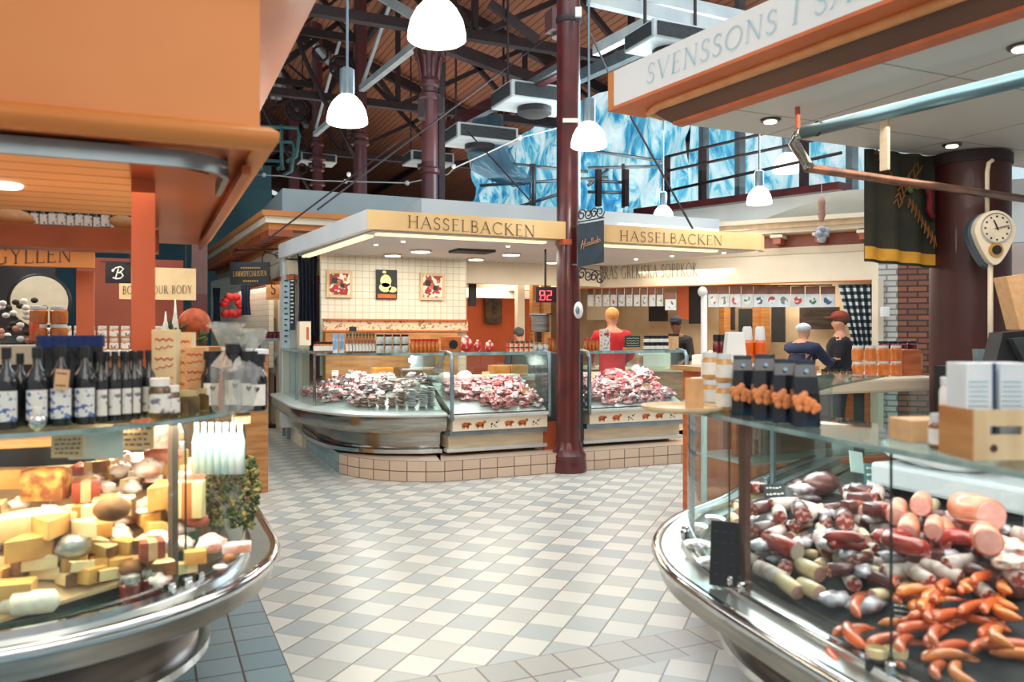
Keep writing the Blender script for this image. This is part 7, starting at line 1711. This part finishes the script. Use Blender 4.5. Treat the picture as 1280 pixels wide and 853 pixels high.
for i in range(260):
    ty = ('white','salami','wrap','yellow','salami','slab','white','wrap')[i%8]
    px = R.uniform(935,1290); py = R.uniform(606,752)
    if py > 712+(px-945)*.28 or py < 612+max(0,(px-1080))*.42: continue
    p, d = onR(px,py); hr(ty,p,R.uniform(-1.1,1.1),R.uniform(.7,.95),*gt[ty],mx=.06,sq=.7)
for i in range(14):
    ty = ('white','wrap','yellow')[i%3]; p = Pz(R.uniform(895,1010),R.uniform(630,660),.67); hr(ty,p,R.uniform(-1.2,1.2),R.uniform(.8,1.0),*gt[ty],mx=.05)
for i in range(200):
    ty = 'frank' if i%3 else 'frank2'; px = R.uniform(1110,1310); lo = 750 if px > 1180 else 772
    p, d = onR(px,R.uniform(lo,868)); 
    if px < 1190 and p.z < .675+.0 : continue
    hr(ty,p,R.choice((1.3,1.9,.5,2.3))+R.uniform(-.5,.5),R.uniform(1.15,1.4),'golden curled frankfurter in the loose heap at the lower right' if ty=='frank2' else 'orange frankfurter in the loose heap at the lower right','curled golden frankfurters at lower right' if ty=='frank2' else 'orange frankfurters at lower right',mx=.045,sq=.62)
for ty,px,py,rz,sc,up,l in sau:
    p, d = onR(px,py+8)
    if ty == 'bowl': p = Pz(px,py,.70)
    hr(ty,p,(rz-1.95)*.8 if ty in ROLL else rz-.4,sc*1.0,l,None,mx=1,sq=.62)
# --- cards in the right counter
def scard(px, py, w, h, m, ink, label, up=0, rz=0, lean=.3, lines=3):
    p, d = onR(px,py); t = card('price_card', label, w, h, m, ink, lines, lean); t.location = (p.x,p.y,p.z+up); t.rotation_euler = (0,R.uniform(-.1,.3),-YAW+rz); return t
scard(970,640,.085,.085,M['slate'],M['paper'],'black price card with chalk writing standing above the grey white salami',.03,-.2)
scard(1072,606,.075,.09,mat('pale_teal_card',(186,212,206),.6),None,'pale teal price card in front of the dark ham',.05,.4)
scard(1092,624,.075,.09,mat('teal_card',(66,110,110),.6),M['paper'],'dark teal price card beside the pale one',.05,.2)
scard(1128,776,.08,.05,M['slate'],M['paper'],'small slate card at the edge of the frankfurters',.0,.3)
scard(1198,770,.10,.04,M['slate'],None,'low slate strip between the frankfurters',.0,.2)
q = P(912,738,2.72); t = thing('sign_board','black sign board with chalk numbers leaning on the brown post inside the glass','sign',(q.x,q.y,.70)); Mb_ = Matrix.Translation((q.x+.02,q.y+.03,.705))@Matrix.Rotation(-YAW-.5,4,'Z')@Matrix.Rotation(-.12,4,'X')
MB().box((0,0,.11),(.13,.012,.22),M=Mb_).build('board', M['black'], t); mb = MB()
for k in range(5):
    for j in range(4): mb.box((-.045+.028*j,-.008,.04+.036*k),(.016,.002,.005),M=Mb_)
mb.build('chalk_writing', M['slate'], t)
for px,py,l in ((1097,792,'left black jar with cream lid at the front glass of the sausage display'),(1122,803,'right black jar with cream lid at the front glass of the sausage display')):
    o = jar('mustard_jar',l,'jar',.03,.075,M['black'],M['aged'],M['slate'],lidh=.12); q = P(px,py,2.08); o.location = (q.x+.02,q.y+.02,.672)
# --- central stall: meat in the curved counter
W_ = {k: Set(v) for k, v in {
 'fillet': blob('grey_meat_slice','x',(.15,.09,.022),mat('grey_white_meat',(206,202,198),.5,c2=(150,146,146),scale=12),'meat',.35,None,31,10),
 'redm': blob('red_meat_piece','x',(.15,.08,.055),mat('red_meat',(190,58,64),.35,c2=(236,190,186),scale=20,contrast=(.42,.62)),'meat',.6,None,33,12),
 'pinkm': blob('pink_meat_piece','x',(.15,.10,.05),mat('pink_meat',(224,124,128),.35,c2=(242,208,204),scale=20,contrast=(.4,.6)),'meat',.6,None,35,12),
 'whitem': blob('white_package','x',(.12,.10,.05),mat('white_pack',(232,222,220),.4,c2=(214,170,172),scale=10,coat=.4),'package',.6,None,37,12),
 'brownm': blob('brown_meat_slice','x',(.13,.09,.022),mat('brown_meat',(150,110,92),.5,c2=(196,170,156),scale=12),'meat',.35,None,39,10),
 'sausg': bent('small_sausage','x',.014,arcp(.2,-14,14,4),mat('brown_red_sausage',(150,56,44),.35,c2=(190,90,66),scale=10),'sausage'),
 'hamr': blob('white_pink_ham','x',(.2,.14,.14),mat('white_pink_ham_fat',(240,214,206),.4,c2=(228,170,164),scale=7),'ham',.12,None,41,12),
}.items()}
def put(ty, p, rz, sc, l, g): W_[ty].put(p, (R.uniform(-.12,.12),R.uniform(-.12,.12),rz), sc, l, g)
TL = plen(gA)
def onA(s, o, up=0): p, tt, n = along(gA, s); return (p.x-n.x*o, p.y-n.y*o, .70+.4*o+up)
HC = Heap()
for i in range(300):
    s = R.uniform(1.0,TL-.1); o = R.uniform(.12,.72); f = (s-1.3)/(TL-1.4)
    if f < .35: ty = R.choice(('redm','whitem','redm','whitem'))
    elif f < .7: ty = R.choice(('fillet','whitem','fillet','pinkm','whitem'))
    else: ty = R.choice(('fillet','brownm','whitem','whitem'))
    lb = {'redm':('red meat piece with white fat in the curved counter','red meat pieces, curved counter'),'whitem':('white wrapped package in the curved counter','white packages, curved counter'),'fillet':('flat grey white meat slice in the curved counter','grey white slices, curved counter'),'pinkm':('pink meat piece in the curved counter','pink pieces, curved counter'),'brownm':('flat brown meat slice in the curved counter','brown slices, curved counter')}[ty]
    q_ = onA(s,o); sc = R.uniform(.75,1.05); r, h = DIM[ty]
    if o < .26 and s > TL-1.15: continue
    z = HC.drop(q_[0],q_[1],r*sc,h*sc,q_[2],.7)
    if z > q_[2]+.10: continue
    HC.add(q_[0],q_[1],r*sc,z,h*sc); put(ty, (q_[0],q_[1],z), R.uniform(0,6), sc, *lb)
for j in range(9):      # neat stacks along the front of the curved glass
    s = TL-.11-.122*j; n_ = (11,11,10,9,6,6,5,5,4)[j]
    for k in range(n_):
        put('fillet' if j < 3 else 'brownm', onA(s+R.uniform(-.008,.008),.13+R.uniform(-.01,.01),.004+.0195*k), 1.5+R.uniform(-.15,.15), 1.02, *(('flat grey slice in the tall neat stacks at the right end of the curved counter','slices in the tall neat stacks') if j < 3 else ('flat brown slice in the low stacks in the middle of the curved counter','slices in the low brown stacks')))
def onS(u, v, up=0): return (u, v, .69+.42*(v-8.22)+up)
HS = Heap()
def ps_(ty, u, v, rz, sc, lb, mx=.09):
    q_ = onS(u,v); r, h = DIM[ty]; z = HS.drop(u,v,r*sc,h*sc,q_[2],.7)
    if z > q_[2]+mx: return
    HS.add(u,v,r*sc,z,h*sc); put(ty,(u,v,z),rz,sc,*lb)
for i in range(300):
    u = R.uniform(3.05,4.1); v = R.uniform(8.27,8.86)
    ty = ('sausg' if v < 8.48 else 'pinkm') if u < 3.4 else R.choice(('redm','pinkm','sausg','pinkm')) if u < 3.75 else R.choice(('whitem','whitem','pinkm','redm'))
    lb = {'redm':('red meat piece in the straight counter left of the maroon column','red pieces, left straight counter'),'whitem':('white package in the straight counter left of the maroon column','white packages, left straight counter'),'pinkm':('pink meat piece in the straight counter left of the maroon column','pink pieces, left straight counter'),'sausg':('small brown red sausage in the straight counter left of the maroon column','small sausages, left straight counter')}[ty]
    ps_(ty, u, v, R.uniform(0,6) if ty != 'sausg' else 1.6+R.uniform(-.2,.2), R.uniform(.65,.95), lb)
for x_,l in ((3.1,'white pink ham joint at the left end of the straight counter'),(3.34,'larger white pink ham joint next to the first')): p = onS(x_,8.85,.05); p = (p[0],p[1]-.08,p[2]-.03); W_['hamr'].put(p,(0,0,.3),1.0 if x_ < 3.2 else 1.1,l)
for i in range(300):
    u = R.uniform(4.74,5.95); v = R.uniform(8.27,8.86); ty = R.choice(('pinkm','pinkm','redm','whitem','pinkm'))
    lb = {'redm':('red meat piece in the straight counter right of the maroon column','red pieces, right straight counter'),'whitem':('white package in the straight counter right of the maroon column','white packages, right straight counter'),'pinkm':('pink meat piece in the straight counter right of the maroon column','pink pieces, right straight counter')}[ty]
    ps_(ty, u, v, R.uniform(0,6), R.uniform(.6,.95), lb)
for u,v,ty,sc,l in ((5.3,8.75,'redm',2.0,'big red marbled joint heaped highest behind the price cards'),(5.5,8.7,'redm',1.8,'second big red marbled joint, right of the highest one'),(5.36,8.62,'redm',1.6,'red marbled joint in front of the two big ones'),(5.75,8.8,'whitem',2.4,'big crumpled white plastic bag at the right end of the counter'),(5.72,8.7,'redm',1.2,'dark meat roll inside the opened white bag')): W_[ty].put(onS(u,v,.06),(0,0,R.uniform(0,6)),sc,l)
for nm,st,us in (('left',0,(3.15,3.3,3.5,3.62,3.8,3.95)),('right',1,(4.85,5.0,5.15,5.3,5.45,5.6,5.7))):
    for i,u in enumerate(us):
        v = (8.5,8.72,8.45,8.8,8.55,8.4,8.7)[i]; c_ = card('price_card',('white','cream')[i%2]+' price card, '+ord_[i]+' from the left in the counter '+('left' if nm=='left' else 'right')+' of the maroon column',.09,.075,M['paper'] if i%2==0 else M['kraft'],M['ink'],2,.2); c_.location = onS(u,v,.10); c_.rotation_euler = (0,0,-.2+R.uniform(-.2,.2))
for i,s in enumerate((1.9,2.6,3.1,3.5)):
    c_ = card('price_card','white price card, '+ord_[i]+' from the left in the curved counter',.08,.07,M['paper'],M['ink'],2,.2); c_.location = onA(s,.4,.17); c_.rotation_euler = (0,0,-.3)
# --- goods on top of the central counters (z 1.346)
def ont(px, v=8.42): p = Pv(px,440,v); return (p.x,p.y,1.347)
def row(st, n, px0, px1, v, label, group, layers=1, hh=.1, base=1.347):
    for i in range(n):
        for k in range(layers): p = ont(px0+(px1-px0)*i/max(n-1,1), v); st.put((p[0],p[1],base+k*hh),'cam',1.08,label,group)
j1 = Set(jar('amber_jar','x','jar',.035,.11,M['amber'],M['black'],M['paper'])); row(j1,5,396,413,9.1,'small amber jar with dark lid at the left end of the curved counter top','amber jars, left end of counter top')
b1 = Set(block('milk_carton','x',(.05,.05,.19),mat('blue_white_carton',(120,176,216),.5,c2=(236,240,240),scale=7,contrast=(.45,.55)),None,'carton',.003)); row(b1,2,419,427,8.75,'pale blue and white carton on the curved counter top','pale blue cartons')
s1 = Set(bottle('sauce_bottle','x','bottle',.022,.2,mat('orange_brown_sauce',(186,112,56),.3,c2=(90,60,36),scale=30,coat=.4),mat('green_cap',(40,84,60),.4),M['white_label'],neck=.5)); row(s1,9,434,467,8.62,'slim orange brown sauce bottle with green cap on the curved counter top','slim sauce bottles on counter top')
j2 = Set(jar('black_lid_jar','x','jar',.04,.095,mat('white_dip',(214,216,210),.3,c2=(150,160,150),scale=20),M['black'],None,lidh=.2)); row(j2,4,475,506,8.5,'jar with black lid and pale contents in the block of eight','stacked pale jars with black lids',2,.097)
b2 = Set(bottle('small_bottle','x','bottle',.022,.14,M['amber'],M['red'],None,neck=.6)); row(b2,7,516,546,8.45,'small amber bottle with red cap on the curved counter top','small amber bottles with red caps'); row(b2,7,515,545,8.52,'small amber bottle with red cap on the curved counter top','small amber bottles with red caps')
t = thing('gift_crate','orange crate with a round black emblem on the counter, left of the red gift bags','crate',ont(565)); p = ont(565,8.5); MB().box((p[0],p[1]+.03,p[2]+.09),(.2,.14,.18),bev=.01).build('crate', M['wood_orange'], t); MB().lathe((p[0]+.0,p[1]-.045,p[2]+.09),[(.05,0),(.05,.006)],20,M=Matrix.Rotation(math.pi/2,4,'X')).build('emblem', M['black'], t)
rg_ = Set(blob('red_gift_bag','x',(.12,.09,.14),mat('red_white_print',(214,40,40),.5,c2=(240,230,220),scale=9,contrast=(.5,.56)),'gift',.3,M['paper'],51))
for px,l,sc in ((583,'tall red and white gift bag beside the orange crate',1.2),(597,'lower red and white gift bag, middle one',.9),(612,'lower red and white gift bag, rightmost',.85)): rg_.put(ont(px,8.45),(0,0,R.uniform(0,6)),sc,l)
rl = Set(jar('red_label_tin','x','tin',.04,.055,mat('red_cream_tin',(206,60,44),.4,c2=(236,210,170),scale=20,contrast=(.5,.56)),M['steel'],None,lidh=.08)); row(rl,5,637,662,8.4,'flat tin with red and cream label in the double stack near the maroon column','red labelled tins near the column',2,.057)
cj = Set(jar('blue_label_jar','x','jar',.03,.1,M['blue_label'],M['gold'],None)); row(cj,3,668,682,8.42,'small jar with blue and white label near the maroon column','blue labelled jars near the column'); row(b2,2,686,691,8.42,'small amber bottle with red cap just left of the maroon column','amber bottles beside the column')
row(b2,4,732,746,8.42,'small amber bottle with red cap just right of the maroon column','amber bottles right of the column')
t = thing('paper_bag','white printed paper bag standing upright in front of the person in red','bag',ont(756)); p = ont(756,8.45); MB().box((p[0],p[1],p[2]+.13),(.11,.07,.26),bev=.008).build('bag', M['white_label'], t); MB().box((p[0],p[1]-.037,p[2]+.2),(.06,.003,.03)).build('brand_panel', M['red'], t)
t = thing('chalk_sign','green chalkboard sign on a wooden foot on the right counter top','sign',ont(791)); p = ont(791,8.42); MB().box((p[0],p[1],p[2]+.02),(.24,.08,.04),bev=.005).build('wooden_foot', M['wood'], t); MB().box((p[0],p[1]+.01,p[2]+.11),(.22,.015,.14)).build('board', mat('green_chalkboard',(34,66,56),.7), t)
mb = MB()
for k in range(4): mb.tube([(p[0]-.09+.018*j,p[1]-.001,p[2]+.06+.03*k+.006*math.sin(j*2.1+k)) for j in range(11)],.0022,4)
mb.build('chalk_writing', M['paper'], t)
dj = Set(jar('black_jar','x','jar',.034,.085,M['black'],M['black'],M['paper'])); row(dj,5,808,832,8.42,'square dark jar with white label in the double stack on the right counter top','dark jars with white labels',2,.087)
t = thing('wooden_block','pale upright wooden block at the right end of the counter top','block',ont(842)); p = ont(842,8.42); MB().box((p[0],p[1],p[2]+.09),(.1,.08,.18),bev=.006).build('body', M['kraft'], t); MB().box((p[0],p[1],p[2]+.19),(.104,.084,.03)).build('dark_cap', M['black'], t)
fg = thing('small_dark_card','small dark card clipped above the sauce bottles','price card',ont(442)); p = ont(441,8.6); MB().box((p[0],p[1],p[2]+.26),(.08,.006,.05)).build('card', M['slate'], fg); MB().beam((p[0],p[1],p[2]),(p[0],p[1],p[2]+.24),.006).build('stem', M['chrome'], fg)
def LIGHTS():
    area((-.9,3.05,1.262),(0,0,0),2.6,.3,30,(1,.84,.66),'case_light'); area((.0,3.7,1.262),(0,0,0),.4,.9,20,(1,.86,.70),'case_light')
    area((2.25,1.7,1.262),(0,0,0),.35,2.4,15,(1,.95,.9),'case_light'); area((2.6,2.9,1.262),(0,0,0),.5,.5,10,(1,.95,.9),'case_light')
    area((2.3,9.3,1.315),(0,0,0),.5,1.6,12,(1,.97,.94),'case_light'); area((3.55,8.5,1.315),(0,0,0),1.1,.3,10,(1,.92,.9),'case_light'); area((5.35,8.5,1.315),(0,0,0),1.3,.3,11,(1,.92,.9),'case_light')
    area((3.1,9.4,2.56),(0,0,0),1.9,1.6,46,(1,.93,.80),'canopy_light'); area((5.5,9.4,2.56),(0,0,0),2.0,1.6,40,(1,.93,.80),'canopy_light')
    area((5.2,12.1,2.5),(0,0,0),1.6,1.2,40,(1,.8,.6),'room_light')
    p = gp(2.2,-1.3,2.5); area(p,(0,0,0),3.5,2,95,(1,.86,.68),'kitchen_light'); p = gp(1.6,1.6,3.0); area(p,(0,math.radians(0),0),2,2,40,(1,.95,.88),'front_light')
    area((-1.2,3.3,2.1),(0,0,0),2.5,1,22,(1,.72,.48),'canopy_light'); area((3.9,2.6,2.84),(0,0,0),2,2,45,(1,.9,.8),'canopy_light')
    area((-1.5,7.5,2.6),(0,0,0),3,3,50,(1,.74,.5),'shop_light')
    area((-1.6,9.5,3.3),(0,math.radians(-90),0),1.2,5,70,(.95,.98,1),'side_fascia_fill')  # area lamp added to brighten the white side fascia, no fitting hangs here
    area((0.6,.2,3.4),(math.radians(50),0,-YAW),3,2,56,(1,.86,.74),'hall_fill')
    area((1.6,13.8,2.3),(0,0,0),.8,3,20,(1,.85,.7),'stall_light')
    area((7,13.5,4.3),(math.radians(180),0,0),8,8,210,(1,.9,.82),'roof_bounce'); area((7,23,4.3),(math.radians(180),0,0),8,8,200,(1,.88,.78),'roof_bounce'); area((-2,21,5.5),(math.radians(180),0,0),6,8,240,(.88,.95,1),'roof_bounce')
# ================================================================ light, sky, camera
w = bpy.data.worlds.new('world'); SC.world = w; w.use_nodes = True; nt = w.node_tree; N, L = nt.nodes, nt.links
bg = N['Background']; tc = N.new('ShaderNodeTexCoord'); sp = N.new('ShaderNodeSeparateXYZ'); L.new(tc.outputs['Generated'], sp.inputs[0])
no = N.new('ShaderNodeTexNoise'); no.inputs['Scale'].default_value = 5; no.inputs['Detail'].default_value = 4; L.new(tc.outputs['Generated'], no.inputs['Vector'])
ad = N.new('ShaderNodeMath'); ad.operation='MULTIPLY_ADD'; ad.inputs[1].default_value = .5; L.new(sp.outputs[2], ad.inputs[0]); L.new(no.outputs['Fac'], ad.inputs[2])
cr = N.new('ShaderNodeValToRGB'); e = cr.color_ramp.elements; e[0].position=.25; e[0].color=lin((120,84,62)); e[1].position=.85; e[1].color=lin((226,240,248))
k = e.new(.5); k.color = lin((186,182,178)); L.new(ad.outputs[0], cr.inputs['Fac']); L.new(cr.outputs[0], bg.inputs['Color']); bg.inputs['Strength'].default_value = 1.0
def area(loc, rot, sx, sy, e_, c=(1,1,1), name='area_light'):
    l = bpy.data.lights.new(name,'AREA'); l.shape='RECTANGLE'; l.size=sx; l.size_y=sy; l.energy=e_; l.color=c
    o = bpy.data.objects.new(name,l); COL.objects.link(o); o.location=loc; o.rotation_euler=rot; return o
def point(loc, e_, c=(1,.9,.75), r=.1, name='point_light'):
    l = bpy.data.lights.new(name,'POINT'); l.energy=e_; l.color=c; l.shadow_soft_size=r
    o = bpy.data.objects.new(name,l); COL.objects.link(o); o.location=loc; return o
area((4,5.2,7.5),(0,0,0),9,6,350,(.93,.97,1),'skylight')
q = P(900,200,12); area((q.x,q.y,4.6),(math.radians(70),0,math.radians(120)),5,2,260,(.75,.9,1),'window_light')
for c, r in LAMPS[:3]: point((c.x,c.y,c.z-.5),14,(1,.93,.8),.15)
LIGHTS()
cam = bpy.data.cameras.new('camera'); co = bpy.data.objects.new('camera', cam); COL.objects.link(co)
co.location = (0,0,EYE); co.rotation_euler = (math.radians(90),0,-YAW)
cam.sensor_width = 36; cam.lens = F/1280*36; cam.shift_y = (HY-426.5)/1280; cam.clip_end = 200; cam.clip_start = .05
cam.dof.use_dof = True; cam.dof.focus_distance = 8.5; cam.dof.aperture_fstop = 2.6
SC.camera = co
SC.view_settings.view_transform = 'Standard'; SC.view_settings.look = 'None'
SC.view_settings.exposure = 0.08; SC.view_settings.gamma = 1.0
SC.cycles.transparent_max_bounces = 20; SC.cycles.max_bounces = 8; SC.cycles.diffuse_bounces = 3
SC.cycles.use_denoising = True
SC.cycles.sample_clamp_indirect = 6
